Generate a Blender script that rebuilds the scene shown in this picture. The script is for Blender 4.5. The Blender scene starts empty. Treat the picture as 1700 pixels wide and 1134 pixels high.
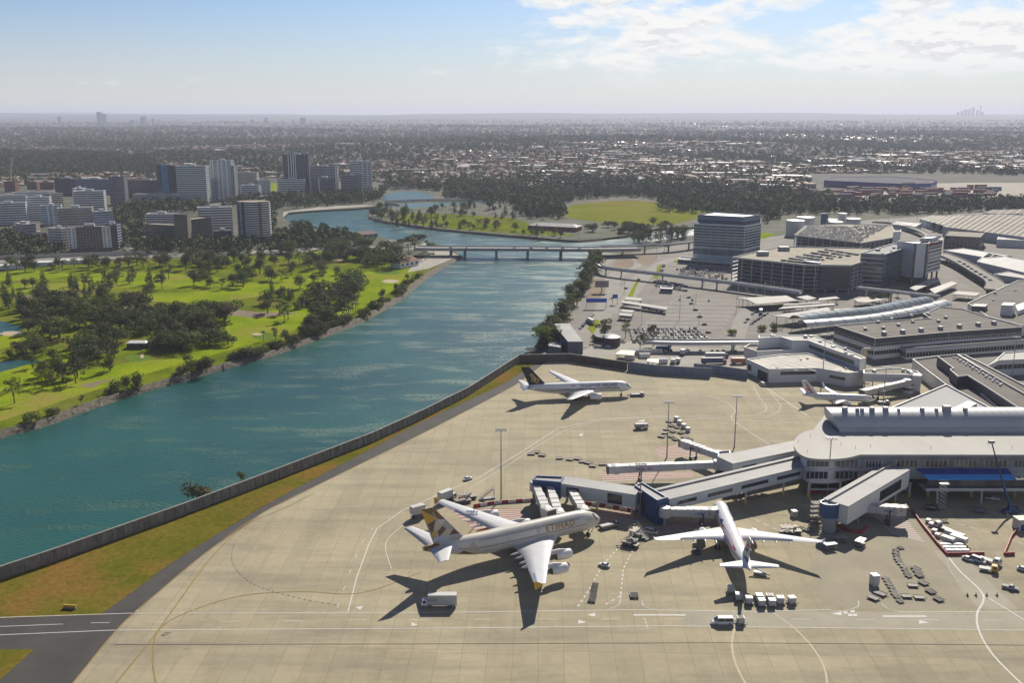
import bpy, bmesh, math, random
import numpy as np
from mathutils import Vector, Matrix
from mathutils.geometry import tessellate_polygon
from math import sin, cos, pi, radians, hypot, atan2
SC = bpy.context.scene
COL = SC.collection
RNG = random.Random(7)
# ---------------------------------------------------------------- camera, sky, sun, exposure
FPX, CAMH, HORIZ = 1616.0, 155.5, 187.0
PITCH = math.atan((567 - HORIZ) / FPX)
cam = bpy.data.objects.new('camera', bpy.data.cameras.new('camera'))
COL.objects.link(cam); SC.camera = cam
cam.location = (0, 0, CAMH); cam.rotation_euler = (pi / 2 - PITCH, 0, 0)
cam.data.sensor_width = 36.0; cam.data.lens = FPX / 1700 * 36.0
cam.data.clip_start = 1.0; cam.data.clip_end = 120000.0
SUN_AZ, SUN_EL = radians(19.5), radians(35.5)
SDIR = Vector((sin(SUN_AZ) * cos(SUN_EL), cos(SUN_AZ) * cos(SUN_EL), sin(SUN_EL)))
sl = bpy.data.lights.new('sun', 'SUN'); sl.energy = 5.0; sl.angle = radians(0.53); sl.color = (1.0, 0.92, 0.79)
so = bpy.data.objects.new('sun', sl); COL.objects.link(so)
so.rotation_euler = SDIR.to_track_quat('Z', 'Y').to_euler(); so.location = (0, 0, 400)
SC.view_settings.view_transform = 'Standard'; SC.view_settings.look = 'None'
SC.view_settings.exposure = 0.37; SC.view_settings.gamma = 1.0
SC.render.engine = 'CYCLES'
SC.cycles.max_bounces = 5; SC.cycles.diffuse_bounces = 2; SC.cycles.glossy_bounces = 3
SC.cycles.volume_bounces = 0; SC.cycles.sample_clamp_direct = 6.0; SC.cycles.sample_clamp_indirect = 3.0
SC.cycles.use_denoising = True
SC.cycles.caustics_reflective = False; SC.cycles.caustics_refractive = False

def make_world():
    w = bpy.data.worlds.new('World'); SC.world = w; w.use_nodes = True
    nt = w.node_tree; N = nt.nodes; L = nt.links; N.clear()
    out = N.new('ShaderNodeOutputWorld'); bg = N.new('ShaderNodeBackground'); bg.inputs[1].default_value = 0.0725
    sky = N.new('ShaderNodeTexSky'); sky.sky_type = 'NISHITA'; sky.sun_disc = False
    sky.sun_elevation = SUN_EL; sky.sun_rotation = SUN_AZ; sky.altitude = 150; sky.air_density = 1.0; sky.dust_density = 0.6; sky.ozone_density = 2.5
    tc = N.new('ShaderNodeTexCoord'); sep = N.new('ShaderNodeSeparateXYZ'); L.new(tc.outputs['Generated'], sep.inputs[0])
    def M(op, a, b=None, c=None, clamp=False):
        n = N.new('ShaderNodeMath'); n.operation = op; n.use_clamp = clamp
        for i, v in enumerate((a, b, c)):
            if v is None: continue
            if isinstance(v, (int, float)): n.inputs[i].default_value = v
            else: L.new(v, n.inputs[i])
        return n.outputs[0]
    def noise(vec, scale, detail, rough=0.55):
        n = N.new('ShaderNodeTexNoise'); n.inputs['Scale'].default_value = scale; n.inputs['Detail'].default_value = detail
        n.inputs['Roughness'].default_value = rough; L.new(vec, n.inputs['Vector']); return n.outputs[0]
    def sstep(v, a, b):
        n = N.new('ShaderNodeMapRange'); n.interpolation_type = 'SMOOTHSTEP'
        for i, q in enumerate((v, a, b)):
            if isinstance(q, (int, float)): n.inputs[i].default_value = q
            else: L.new(q, n.inputs[i])
        return n.outputs[0]
    def mix(f, a, b):
        n = N.new('ShaderNodeMix'); n.data_type = 'RGBA'
        L.new(f, n.inputs[0])
        for i, v in ((6, a), (7, b)):
            if isinstance(v, tuple): n.inputs[i].default_value = v
            else: L.new(v, n.inputs[i])
        return n.outputs[2]
    # banks of cumulus by bearing and elevation: grey undersides, bright tops
    el = sep.outputs[2]; az = M('ARCTAN2', sep.outputs[0], sep.outputs[1])
    def deck(off):
        cb = N.new('ShaderNodeCombineXYZ'); L.new(M('MULTIPLY', az, 7.0), cb.inputs[0]); L.new(M('MULTIPLY', M('ADD', el, off), 21.0), cb.inputs[1]); cb.inputs[2].default_value = 3.1
        return M('ADD', M('MULTIPLY', noise(cb.outputs[0], 0.75, 3, 0.5), 0.5), M('MULTIPLY', noise(cb.outputs[0], 2.6, 9, 0.62), 0.5))
    dens = deck(0.0); up = deck(0.0045)
    edge = M('SUBTRACT', el, M('ADD', 0.084, M('MULTIPLY', M('ADD', az, 0.05), 0.30)))
    bank = M('MULTIPLY', M('MULTIPLY', sstep(az, -0.10, 0.06), sstep(el, 0.030, 0.056)), M('SUBTRACT', 1.0, sstep(edge, 0.0, 0.03)))
    low = M('MULTIPLY', sstep(el, 0.016, 0.028), M('SUBTRACT', 1.0, sstep(el, 0.040, 0.055)))
    th = M('SUBTRACT', 0.66, M('ADD', M('MULTIPLY', bank, 0.25), M('MULTIPLY', low, 0.125)))
    cov = M('MULTIPLY', sstep(M('SUBTRACT', dens, th), -0.01, 0.095), M('ADD', M('MULTIPLY', bank, 0.5), 0.45))
    under = M('MULTIPLY', sstep(M('SUBTRACT', up, dens), -0.012, 0.03), sstep(M('SUBTRACT', dens, th), 0.04, 0.12))
    ccol = mix(under, (10.3, 10.2, 10.0, 1), (8.3, 8.35, 8.6, 1))
    # pale air low over the land
    haze = M('POWER', M('SUBTRACT', 1.0, M('MINIMUM', M('MAXIMUM', M('MULTIPLY', el, 8.0), 0.0), 1.0)), 1.6)
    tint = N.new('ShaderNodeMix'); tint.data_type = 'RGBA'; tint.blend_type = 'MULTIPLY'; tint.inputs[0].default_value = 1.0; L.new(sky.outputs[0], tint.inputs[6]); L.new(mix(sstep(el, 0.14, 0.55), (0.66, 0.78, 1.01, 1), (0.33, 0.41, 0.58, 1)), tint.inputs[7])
    base = mix(M('MULTIPLY', haze, 0.85), tint.outputs[2], (7.9, 7.9, 7.85, 1))
    final = mix(cov, base, ccol)
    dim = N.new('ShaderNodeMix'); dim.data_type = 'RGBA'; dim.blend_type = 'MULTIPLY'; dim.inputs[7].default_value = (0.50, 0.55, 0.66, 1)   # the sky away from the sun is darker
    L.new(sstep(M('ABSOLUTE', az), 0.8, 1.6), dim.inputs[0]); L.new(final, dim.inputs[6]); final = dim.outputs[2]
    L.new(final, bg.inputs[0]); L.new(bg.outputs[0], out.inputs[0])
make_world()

# ---------------------------------------------------------------- helpers
CP, SP = cos(PITCH), sin(PITCH)
def G(px, py, z=0.0):
    """photo pixel -> point of the place at height z"""
    dx, dy = px - 850.0, 567.0 - py
    D = (dx, FPX * CP + dy * SP, -FPX * SP + dy * CP)
    t = (z - CAMH) / D[2]
    return Vector((D[0] * t, D[1] * t, z))
def topz(px, py, ytop):
    """height of something that stands at pixel (px,py) and reaches row ytop"""
    p = G(px, py); dy = 567.0 - ytop
    return CAMH + p.y * (-FPX * SP + dy * CP) / (FPX * CP + dy * SP)
class MB:
    def __init__(s): s.v = []; s.f = []; s.m = []; s.sm = []
    def add(s, vs, fs, m=0, smooth=False):
        o = len(s.v); s.v += [tuple(v) for v in vs]
        for f in fs: s.f.append(tuple(i + o for i in f)); s.m.append(m); s.sm.append(smooth)
        return s
    def box(s, x0, x1, y0, y1, z0, z1, m=0, rot=0.0, c=(0, 0)):
        P = [(x0, y0), (x1, y0), (x1, y1), (x0, y1)]
        if rot or c != (0, 0): P = [(c[0] + x * cos(rot) - y * sin(rot), c[1] + x * sin(rot) + y * cos(rot)) for x, y in P]
        return s.prism(P, z0, z1, m)
    def prism(s, P, z0, z1, m=0, mtop=None, cap=True, bottom=False):
        P = [(p[0], p[1]) for p in P]
        if sum(P[i - 1][0] * P[i][1] - P[i][0] * P[i - 1][1] for i in range(len(P))) < 0: P = P[::-1]
        n = len(P)
        za = z0 if hasattr(z0, '__len__') else [z0] * n; zb = z1 if hasattr(z1, '__len__') else [z1] * n
        vs = [(p[0], p[1], a) for p, a in zip(P, za)] + [(p[0], p[1], b) for p, b in zip(P, zb)]
        s.add(vs, [(i, (i + 1) % n, n + (i + 1) % n, n + i) for i in range(n)], m)
        if cap:
            if n == 4: s.add(vs[n:], [(0, 1, 2, 3)], m if mtop is None else mtop)
            else: s.add(vs[n:], fill(vs[n:]), m if mtop is None else mtop)
        if bottom: s.add(vs[:n][::-1], [tuple(range(n))] if n == 4 else fill(vs[:n][::-1]), m)
        return s
    def slab(s, P, z0, z1, m=0): return s.prism(P, z0, z1, m, None, True, True)
    def poly(s, P, z=None, m=0):
        vs = [(p[0], p[1], z if z is not None else p[2]) for p in P]
        if sum(vs[i - 1][0] * vs[i][1] - vs[i][0] * vs[i - 1][1] for i in range(len(vs))) < 0: vs = vs[::-1]
        return s.add(vs, fill(vs), m)
    def tube(s, pts, r, n=8, m=0, r1=None, cap=True, smooth=True):
        pts = [Vector(p) for p in pts]; vs = []; k = len(pts)
        for i, p in enumerate(pts):
            d = (pts[min(i + 1, k - 1)] - pts[max(i - 1, 0)]).normalized()
            a = d.orthogonal().normalized(); b = d.cross(a)
            rr = r if r1 is None else r + (r1 - r) * i / max(1, k - 1)
            vs += [p + (a * cos(2 * pi * j / n) + b * sin(2 * pi * j / n)) * rr for j in range(n)]
        fs = [(i * n + j, i * n + (j + 1) % n, (i + 1) * n + (j + 1) % n, (i + 1) * n + j) for i in range(k - 1) for j in range(n)]
        s.add(vs, fs, m, smooth)
        if cap: s.add(vs[:n][::-1], [tuple(range(n))], m); s.add(vs[-n:], [tuple(range(n))], m)
        return s
    def lathe(s, prof, c=(0, 0, 0), axis='z', n=16, m=0, smooth=True, flip=False):
        vs = []
        for r, h in prof:
            for j in range(n):
                a = 2 * pi * j / n; u, w = r * cos(a), r * sin(a)
                q = (u, w, h) if axis == 'z' else ((h, u, w) if axis == 'x' else (w, h, u))
                vs.append((c[0] + q[0], c[1] + q[1], c[2] + q[2]))
        k = len(prof); fs = [(i * n + j, i * n + (j + 1) % n, (i + 1) * n + (j + 1) % n, (i + 1) * n + j) for i in range(k - 1) for j in range(n)]
        if flip: fs = [f[::-1] for f in fs]
        return s.add(vs, fs, m, smooth)
    def loft(s, rings, m=0, smooth=True, cap=True, closed=True):
        n = len(rings[0]); vs = [p for r in rings for p in r]; fs = []
        for i in range(len(rings) - 1):
            for j in range(n if closed else n - 1):
                fs.append((i * n + j, i * n + (j + 1) % n, (i + 1) * n + (j + 1) % n, (i + 1) * n + j))
        s.add(vs, fs, m, smooth)
        if cap: s.add(rings[0][::-1], [tuple(range(n))], m); s.add(rings[-1], [tuple(range(n))], m)
        return s
    def ribbon(s, pts, w, z=None, m=0):
        pts = [Vector((p[0], p[1], p[2] if len(p) > 2 else 0)) for p in pts]; k = len(pts); L_, R_ = [], []
        for i, p in enumerate(pts):
            d = pts[min(i + 1, k - 1)] - pts[max(i - 1, 0)]; d.z = 0; d.normalize(); nn = Vector((-d.y, d.x, 0))
            zz = p.z if z is None else z
            a, b = p + nn * w / 2, p - nn * w / 2; L_.append((a.x, a.y, zz)); R_.append((b.x, b.y, zz))
        return s.add(L_ + R_, [(i, k + i, k + i + 1, i + 1) for i in range(k - 1)], m)
    def wall(s, pts, t, z0, z1, m=0, mtop=None):
        pts = [Vector((p[0], p[1], 0)) for p in pts]; k = len(pts); A, B = [], []
        for i, p in enumerate(pts):
            d = (pts[min(i + 1, k - 1)] - pts[max(i - 1, 0)]).normalized(); nn = Vector((-d.y, d.x, 0)) * t / 2
            A.append(p + nn); B.append(p - nn)
        return s.prism([(q.x, q.y) for q in A] + [(q.x, q.y) for q in B[::-1]], z0, z1, m, mtop)
    def build(s, name, mats, parent=None):
        me = bpy.data.meshes.new(name); me.from_pydata(s.v, [], s.f)
        if not isinstance(mats, (list, tuple)): mats = [mats]
        for q in mats: me.materials.append(q)
        me.polygons.foreach_set('material_index', s.m); me.polygons.foreach_set('use_smooth', s.sm); me.update()
        o = bpy.data.objects.new(name, me); COL.objects.link(o)
        if parent is not None: o.parent = parent
        return o
def fill(vs): return [t[::-1] if tri_neg(vs, t) else t for t in tessellate_polygon([[Vector(v) for v in vs]])]
def tri_neg(vs, t):
    a, b, c = (Vector(vs[i]) for i in t)
    nx = 0.0
    if not hasattr(tri_neg, 'x'): pass
    # keep the winding of the outline
    return ((b - a).cross(c - a)).dot(outline_normal(vs)) < 0
def outline_normal(vs):
    n = Vector((0, 0, 0))
    for i in range(len(vs)):
        a, b = Vector(vs[i - 1]), Vector(vs[i]); n += a.cross(b)
    return n
def tag(o, label, cat, group=None, kind=None):
    if label: o['label'] = label
    if cat: o['category'] = cat
    if group: o['group'] = group
    if kind: o['kind'] = kind
    return o
def thing(name, label, cat, loc=(0, 0, 0), rz=0.0, group=None):
    o = bpy.data.objects.new(name, None); COL.objects.link(o); o.empty_display_size = 1.0
    o.location = loc; o.rotation_euler = (0, 0, rz)
    return tag(o, label, cat, group)
def struct(o): o['kind'] = 'structure'; return o
def dup(root, loc, rz=None, label=None, group=None, scale=None):
    r = root.copy(); COL.objects.link(r); r.location = loc
    if rz is not None: r.rotation_euler = (0, 0, rz)
    if scale is not None: r.scale = scale if hasattr(scale, '__len__') else (scale,) * 3
    if label: r['label'] = label
    if group: r['group'] = group
    for ch in list(root.children):
        c = ch.copy(); COL.objects.link(c); c.parent = r
        for g in list(ch.children):
            d = g.copy(); COL.objects.link(d); d.parent = c
    return r
ORD = ['first', 'second', 'third', 'fourth', 'fifth', 'sixth', 'seventh', 'eighth', 'ninth', 'tenth', 'eleventh', 'twelfth', 'thirteenth', 'fourteenth', 'fifteenth', 'sixteenth', 'seventeenth', 'eighteenth', 'nineteenth', 'twentieth',
       '21st', '22nd', '23rd'] + ['%dth' % i for i in range(24, 31)] + ['31st', '32nd', '33rd'] + ['%dth' % i for i in range(34, 41)]
def P2(*pts, z=0.0): return [G(p[0], p[1], z) for p in pts]
def smooth_path(pts, n=8):
    """Catmull-Rom through the points"""
    pts = [Vector(p) for p in pts]; out = []
    for i in range(len(pts) - 1):
        a, b, c, d = pts[max(i - 1, 0)], pts[i], pts[i + 1], pts[min(i + 2, len(pts) - 1)]
        for k in range(n):
            t = k / n
            out.append(0.5 * ((2 * b) + (c - a) * t + (2 * a - 5 * b + 4 * c - d) * t * t + (3 * b - a - 3 * c + d) * t ** 3))
    return out + [pts[-1]]

# ---------------------------------------------------------------- materials
_M = {}
def mat(name, c, rough=0.7, c2=None, scale=0.2, detail=4, metal=0.0, bump=0.0, bscale=None, coords='pos', lo=0.35, hi=0.65, spec=0.4, stretch=None, trans=0.0, rnd=0.0):
    if name in _M: return _M[name]
    m = bpy.data.materials.new(name); m.use_nodes = True; nt = m.node_tree; N, L = nt.nodes, nt.links
    b = N['Principled BSDF']; b.inputs['Roughness'].default_value = rough; b.inputs['Metallic'].default_value = metal
    b.inputs['Specular IOR Level'].default_value = spec
    c = (*c, 1); b.inputs['Base Color'].default_value = c
    if coords == 'pos': src = N.new('ShaderNodeNewGeometry').outputs['Position']
    else: src = N.new('ShaderNodeTexCoord').outputs['Object']
    if stretch:
        mp = N.new('ShaderNodeMapping'); mp.inputs['Scale'].default_value = stretch; L.new(src, mp.inputs[0]); src = mp.outputs[0]
    col = None
    if c2 is not None:
        n = N.new('ShaderNodeTexNoise'); n.inputs['Scale'].default_value = scale; n.inputs['Detail'].default_value = detail; n.inputs['Roughness'].default_value = 0.6
        L.new(src, n.inputs['Vector'])
        r = N.new('ShaderNodeMapRange'); r.inputs[1].default_value = lo; r.inputs[2].default_value = hi; L.new(n.outputs[0], r.inputs[0])
        x = N.new('ShaderNodeMix'); x.data_type = 'RGBA'; x.inputs[6].default_value = c; x.inputs[7].default_value = (*c2, 1)
        L.new(r.outputs[0], x.inputs[0]); col = x.outputs[2]
    if rnd:
        oi = N.new('ShaderNodeObjectInfo'); hs = N.new('ShaderNodeHueSaturation'); hs.inputs['Color'].default_value = c
        if col: L.new(col, hs.inputs['Color'])
        for nm, a in (('Value', rnd), ('Hue', rnd * 0.08), ('Saturation', rnd * 0.6)):
            mm = N.new('ShaderNodeMapRange'); base = 0.5 if nm == 'Hue' else 1.0
            mm.inputs[3].default_value = base - a; mm.inputs[4].default_value = base + a; L.new(oi.outputs['Random'], mm.inputs[0]); L.new(mm.outputs[0], hs.inputs[nm])
        col = hs.outputs[0]
    if col: L.new(col, b.inputs['Base Color'])
    if bump:
        n2 = N.new('ShaderNodeTexNoise'); n2.inputs['Scale'].default_value = bscale or scale * 4; n2.inputs['Detail'].default_value = 3; L.new(src, n2.inputs['Vector'])
        bp = N.new('ShaderNodeBump'); bp.inputs['Strength'].default_value = bump; bp.inputs['Distance'].default_value = 0.3; L.new(n2.outputs[0], bp.inputs['Height']); L.new(bp.outputs[0], b.inputs['Normal'])
    if trans:
        tr = N.new('ShaderNodeBsdfTranslucent'); ms = N.new('ShaderNodeMixShader'); ms.inputs[0].default_value = trans
        if col: L.new(col, tr.inputs[0])
        else: tr.inputs[0].default_value = c
        L.new(b.outputs[0], ms.inputs[1]); L.new(tr.outputs[0], ms.inputs[2]); L.new(ms.outputs[0], N['Material Output'].inputs[0])
    _M[name] = m; return m
WHITE = mat('white_paint', (0.56, 0.56, 0.545), 0.45, (0.47, 0.47, 0.455), 0.12)
WROOF = mat('white_roof', (0.43, 0.42, 0.39), 0.7, (0.36, 0.35, 0.325), 0.05, 6, stretch=(1, 0.3, 1), spec=0.15)
GLASS = mat('dark_glass', (0.018, 0.026, 0.036), 0.08, (0.035, 0.045, 0.055), 0.3, spec=0.7)
BGLASS = mat('blue_glass', (0.05, 0.085, 0.12), 0.1, (0.08, 0.12, 0.155), 0.15, spec=0.8)
GREY = mat('grey_paint', (0.30, 0.31, 0.32), 0.55, (0.25, 0.26, 0.27), 0.2)
LGREY = mat('light_grey_panel', (0.48, 0.49, 0.50), 0.5, (0.42, 0.43, 0.44), 0.1)
DGREY = mat('dark_grey_panel', (0.075, 0.078, 0.085), 0.55, (0.055, 0.058, 0.064), 0.2)
CONC = mat('concrete', (0.33, 0.31, 0.28), 0.85, (0.24, 0.23, 0.21), 0.15, 5)
STEEL = mat('galvanised_steel', (0.33, 0.34, 0.35), 0.45, metal=0.5)
RUBBER = mat('tyre_rubber', (0.02, 0.02, 0.021), 0.85)
ROOFG = mat('weathered_grey_roof', (0.20, 0.185, 0.165), 0.9, (0.15, 0.14, 0.13), 0.06, 6, spec=0.15)
ROOFT = mat('tan_roof', (0.33, 0.30, 0.25), 0.9, (0.25, 0.23, 0.19), 0.07, 6, spec=0.15)
BLUE = mat('deep_blue_panel', (0.035, 0.085, 0.21), 0.45, (0.03, 0.07, 0.18), 0.2)
RED = mat('red_plastic', (0.45, 0.025, 0.03), 0.5)
YELLOW = mat('yellow_paint', (0.55, 0.36, 0.05), 0.6)
# ---------------------------------------------------------------- terrain, river, ground sheets
def hz(x, y):
    """height of the land far off: flat near the airport, low ridges beyond, a long ridge on the horizon"""
    if y < 2150: return 0.0
    a = min(1.0, (y - 2150) / 1500.0)
    h = 9 * sin(x / 610.0 + 1.3) * cos(y / 720.0) + 8 * sin(x / 1430.0 - y / 900.0) + 6 * sin(x / 330.0 + y / 410.0)
    h = max(0.0, h + 8) * a
    if x < -200: h += 16 * a * math.exp(-((y - 2900) / 650.0) ** 2) * min(1, (-200 - x) / 500)
    if y > 14000:
        b = min(1.0, (y - 14000) / 9000.0)
        h = h * (1 - b) + b * (128 + 26 * sin(x / 3100.0 + 0.5) + 14 * sin(x / 1170.0 + 2) + 6 * sin(x / 470.0))
    return h
def terrain():
    ys = [150.0]; 
    while ys[-1] < 34000: ys.append(ys[-1] + max(60.0, ys[-1] * 0.035))
    us = np.linspace(-0.95, 0.95, 150); vs = []; fs = []; n = len(us)
    for y in ys:
        for u in us:
            x = u * (y + 900)
            z = -6.0 if y < 2080 else (-6.0 + 6.0 * min(1, (y - 2080) / 120.0) if y < 2200 else 0) + hz(x, y)
            vs.append((x, y, z))
    for j in range(len(ys) - 1):
        for i in range(n - 1): fs.append((j * n + i, j * n + i + 1, (j + 1) * n + i + 1, (j + 1) * n + i))
    mb = MB(); mb.add(vs, fs, 0, True)
    return struct(mb.build('terrain', mat('suburb_ground', (0.030, 0.036, 0.018), 0.95, (0.075, 0.065, 0.050), 0.012, 9, lo=0.45, hi=0.68)))
terrain()
# banks of the river, photo pixels, going upstream on the west side and back down on the east side
WBANK = [(-300, 815), (-120, 758), (0, 716), (60, 701), (130, 676), (200, 653), (300, 624), (380, 602), (440, 586), (520, 558), (600, 527), (660, 492), (700, 461), (740, 436), (765, 424),
         (752, 412), (728, 405), (692, 399), (650, 397), (622, 391), (606, 386), (575, 386), (545, 382), (520, 377), (498, 376), (480, 368), (470, 360), (474, 354)]
NBANK = [(500, 351), (545, 348), (590, 346), (622, 343), (640, 338), (655, 338), (668, 341), (640, 345), (618, 350), (614, 359), (632, 366), (690, 375), (760, 383), (850, 391), (920, 397), (960, 399), (1000, 396), (1040, 391), (1068, 385), (1088, 380), (1150, 377), (1260, 374)]
EBANK = [(1262, 384), (1150, 391), (1110, 397), (1070, 402), (1040, 409), (1010, 416), (985, 424), (972, 445), (945, 490), (915, 540), (890, 575), (874, 586)]
WALLPX = [(-60, 985), (0, 963), (100, 929), (200, 893), (300, 857), (400, 819), (500, 780), (620, 733), (700, 696), (780, 655), (861, 602)]
WALLW = P2(*WALLPX)
def river_poly():
    e = P2(*EBANK)
    w = [p + Vector((-0.82, 0.57, 0)) * 2.2 for p in WALLW[::-1]]
    w.append(Vector((w[-1].x - 150, w[-1].y - 45, 0)))
    return P2(*WBANK) + P2(*NBANK) + e + w
RIVER = river_poly()
def ground():
    # one sheet of land with the river cut out of it, its banks going down to the river bed
    big = [(-2600, RIVER[0].y - 30)] + [(p.x, p.y) for p in RIVER] 
    P = [(p.x, p.y) for p in RIVER]
    outer = [(P[-1][0], 120), (2400, 120), (2400, 2230), (-2600, 2230), (-2600, P[0][1])]
    mb = MB(); mb.prism(P + outer, -5.0, 0.0)
    return struct(mb.build('ground', mat('city_ground', (0.045, 0.055, 0.022), 0.95, (0.10, 0.09, 0.07), 0.02, 8, lo=0.48, hi=0.66)))
ground()
def water_mat():
    m = bpy.data.materials.new('river_water'); m.use_nodes = True; nt = m.node_tree; N, L = nt.nodes, nt.links
    b = N['Principled BSDF']; b.inputs['IOR'].default_value = 1.33
    g = N.new('ShaderNodeNewGeometry')
    def nz(scale, det, st=(1, 1, 1), rot=0.0, rough=0.5):
        mp = N.new('ShaderNodeMapping'); mp.inputs['Scale'].default_value = st; mp.inputs['Rotation'].default_value = (0, 0, rot); L.new(g.outputs['Position'], mp.inputs[0])
        n = N.new('ShaderNodeTexNoise'); n.inputs['Scale'].default_value = scale; n.inputs['Detail'].default_value = det; n.inputs['Roughness'].default_value = rough
        L.new(mp.outputs[0], n.inputs['Vector']); return n.outputs[0]
    def mr(v, a, b_, c, d):
        n = N.new('ShaderNodeMapRange'); n.interpolation_type = 'SMOOTHSTEP'
        for i, q in enumerate((a, b_, c, d)): n.inputs[i + 1].default_value = q
        L.new(v, n.inputs[0]); return n.outputs[0]
    x = N.new('ShaderNodeMix'); x.data_type = 'RGBA'; x.inputs[6].default_value = (0.006, 0.060, 0.054, 1); x.inputs[7].default_value = (0.014, 0.088, 0.070, 1)
    L.new(mr(nz(0.008, 4), 0.35, 0.65, 0, 1), x.inputs[0]); L.new(x.outputs[2], b.inputs['Base Color'])
    gust = mr(nz(0.018, 7, (1, 3.4, 1), 0.1, 0.68), 0.40, 0.78, 0, 1)
    L.new(mr(gust, 0, 1, 0.28, 0.62), b.inputs['Roughness'])
    bp = N.new('ShaderNodeBump'); bp.inputs['Distance'].default_value = 1.0
    L.new(mr(gust, 0, 1, 0.34, 0.85), bp.inputs['Strength'])
    wv = nz(0.50, 4, (1, 1.8, 1), 0.3, 0.6); L.new(wv, bp.inputs['Height']); L.new(bp.outputs[0], b.inputs['Normal'])
    return m
def river():
    mb = MB(); mb.add([(-2600, 100, -2.4), (1500, 100, -2.4), (1500, 2200, -2.4), (-2600, 2200, -2.4)], [(0, 1, 2, 3)])
    WM = water_mat(); struct(mb.build('river_water', WM))
    mb = MB(); mb.poly(P2((633, 331), (637, 325), (652, 319), (680, 317), (706, 319), (720, 325), (716, 331), (690, 334), (660, 335), (640, 335)), 0.06); struct(mb.build('lake_water', WM))
    mb = MB(); mb.poly(P2((660, 338), (720, 336), (790, 333), (850, 326), (880, 320), (900, 316), (902, 320), (850, 331), (800, 338), (740, 341), (690, 345), (672, 347)), 0.05); struct(mb.build('creek_water', WM))
    mb = MB(); mb.poly(P2((-60, 545), (0, 533), (30, 540), (38, 549), (0, 557), (-60, 562)), 0.07)
    mb.poly(P2((-40, 606), (10, 600), (48, 596), (70, 600), (40, 607), (0, 618), (-40, 626)), 0.07); struct(mb.build('pond_water', WM))
river()
def bank(pts, name, w=5.0, side=1, m=None):
    pts = smooth_path(pts, 6); mb = MB(); n = len(pts); rows = []; rr = random.Random(3)
    for i, p in enumerate(pts):
        d = pts[min(i + 1, n - 1)] - pts[max(i - 1, 0)]; d.normalize(); nn = Vector((-d.y, d.x, 0)) * side
        rows.append([p - nn * (1.5 + rr.random()) + Vector((0, 0, 0.05)), p + Vector((0, 0, 0.3 + 0.3 * rr.random())), p + nn * w * (0.35 + 0.25 * rr.random()) + Vector((0, 0, -1.1)), p + nn * w + Vector((0, 0, -3))])
    vs = [q for r in rows for q in r]
    mb.add(vs, [(i * 4 + j, i * 4 + j + 1, i * 4 + j + 5, i * 4 + j + 4) for i in range(n - 1) for j in range(3)])
    return struct(mb.build(name, m or mat('bank_rock', (0.17, 0.145, 0.11), 0.95, (0.045, 0.04, 0.03), 0.5, 6, bump=0.8, bscale=0.9)))
bank(P2(*WBANK[1:15]), 'river_bank', 5, -1)
bank(P2(*NBANK[7:17]), 'river_bank', 4, -1)
bank(P2(*EBANK[5:]), 'river_bank', 4, -1)
def grass_mat(name, a, b, c, sc=0.02, lo3=0.50):
    m = mat(name, a, 0.95, b, sc, 8, lo=0.38, hi=0.62, spec=0.0)
    nt = m.node_tree; N, L = nt.nodes, nt.links
    p = N['Principled BSDF']; src = p.inputs['Base Color'].links[0].from_socket
    g = N.new('ShaderNodeNewGeometry'); n = N.new('ShaderNodeTexNoise'); n.inputs['Scale'].default_value = sc * 0.55; n.inputs['Detail'].default_value = 9; n.inputs['Roughness'].default_value = 0.68; L.new(g.outputs['Position'], n.inputs['Vector'])
    r = N.new('ShaderNodeMapRange'); r.inputs[1].default_value = lo3; r.inputs[2].default_value = lo3 + 0.16; L.new(n.outputs[0], r.inputs[0])
    x = N.new('ShaderNodeMix'); x.data_type = 'RGBA'; x.inputs[7].default_value = (*c, 1); L.new(src, x.inputs[6]); L.new(r.outputs[0], x.inputs[0]); 
    n2 = N.new('ShaderNodeTexNoise'); n2.inputs['Scale'].default_value = 0.45; n2.inputs['Detail'].default_value = 8; n2.inputs['Roughness'].default_value = 0.75; L.new(g.outputs['Position'], n2.inputs['Vector'])
    r2 = N.new('ShaderNodeMapRange'); r2.inputs[1].default_value = 0.3; r2.inputs[2].default_value = 0.7; r2.inputs[3].default_value = 0.62; r2.inputs[4].default_value = 1.3; L.new(n2.outputs[0], r2.inputs[0])
    vm = N.new('ShaderNodeVectorMath'); vm.operation = 'SCALE'; L.new(x.outputs[2], vm.inputs[0]); L.new(r2.outputs[0], vm.inputs['Scale']); L.new(vm.outputs[0], p.inputs['Base Color'])
    return m
FAIR = grass_mat('fairway_grass', (0.155, 0.225, 0.008), (0.235, 0.295, 0.012), (0.25, 0.225, 0.05), 0.03)
ROUGHG = grass_mat('rough_grass', (0.090, 0.130, 0.008), (0.165, 0.20, 0.012), (0.18, 0.155, 0.045), 0.04)
GREEN = grass_mat('putting_green', (0.10, 0.17, 0.03), (0.13, 0.20, 0.035), (0.12, 0.18, 0.03), 0.08)
STRIPG = grass_mat('airside_grass', (0.105, 0.110, 0.012), (0.145, 0.125, 0.020), (0.195, 0.118, 0.030), 0.05, 0.47)
SAND = mat('bunker_sand', (0.42, 0.34, 0.22), 0.95, (0.36, 0.29, 0.19), 0.4)
DIRT = mat('bare_earth', (0.22, 0.16, 0.10), 0.95, (0.14, 0.105, 0.07), 0.06, 7)
ASPH = mat('asphalt', (0.062, 0.058, 0.055), 0.9, (0.042, 0.040, 0.038), 0.08, 7)
ROAD = mat('worn_road', (0.26, 0.245, 0.215), 0.9, (0.20, 0.19, 0.17), 0.08, 7)
PARKG = mat('car_park_asphalt', (0.20, 0.185, 0.16), 0.9, (0.14, 0.13, 0.115), 0.05, 8)
PAVE = mat('pale_paving', (0.33, 0.31, 0.27), 0.9, (0.26, 0.245, 0.215), 0.07, 6)
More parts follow.
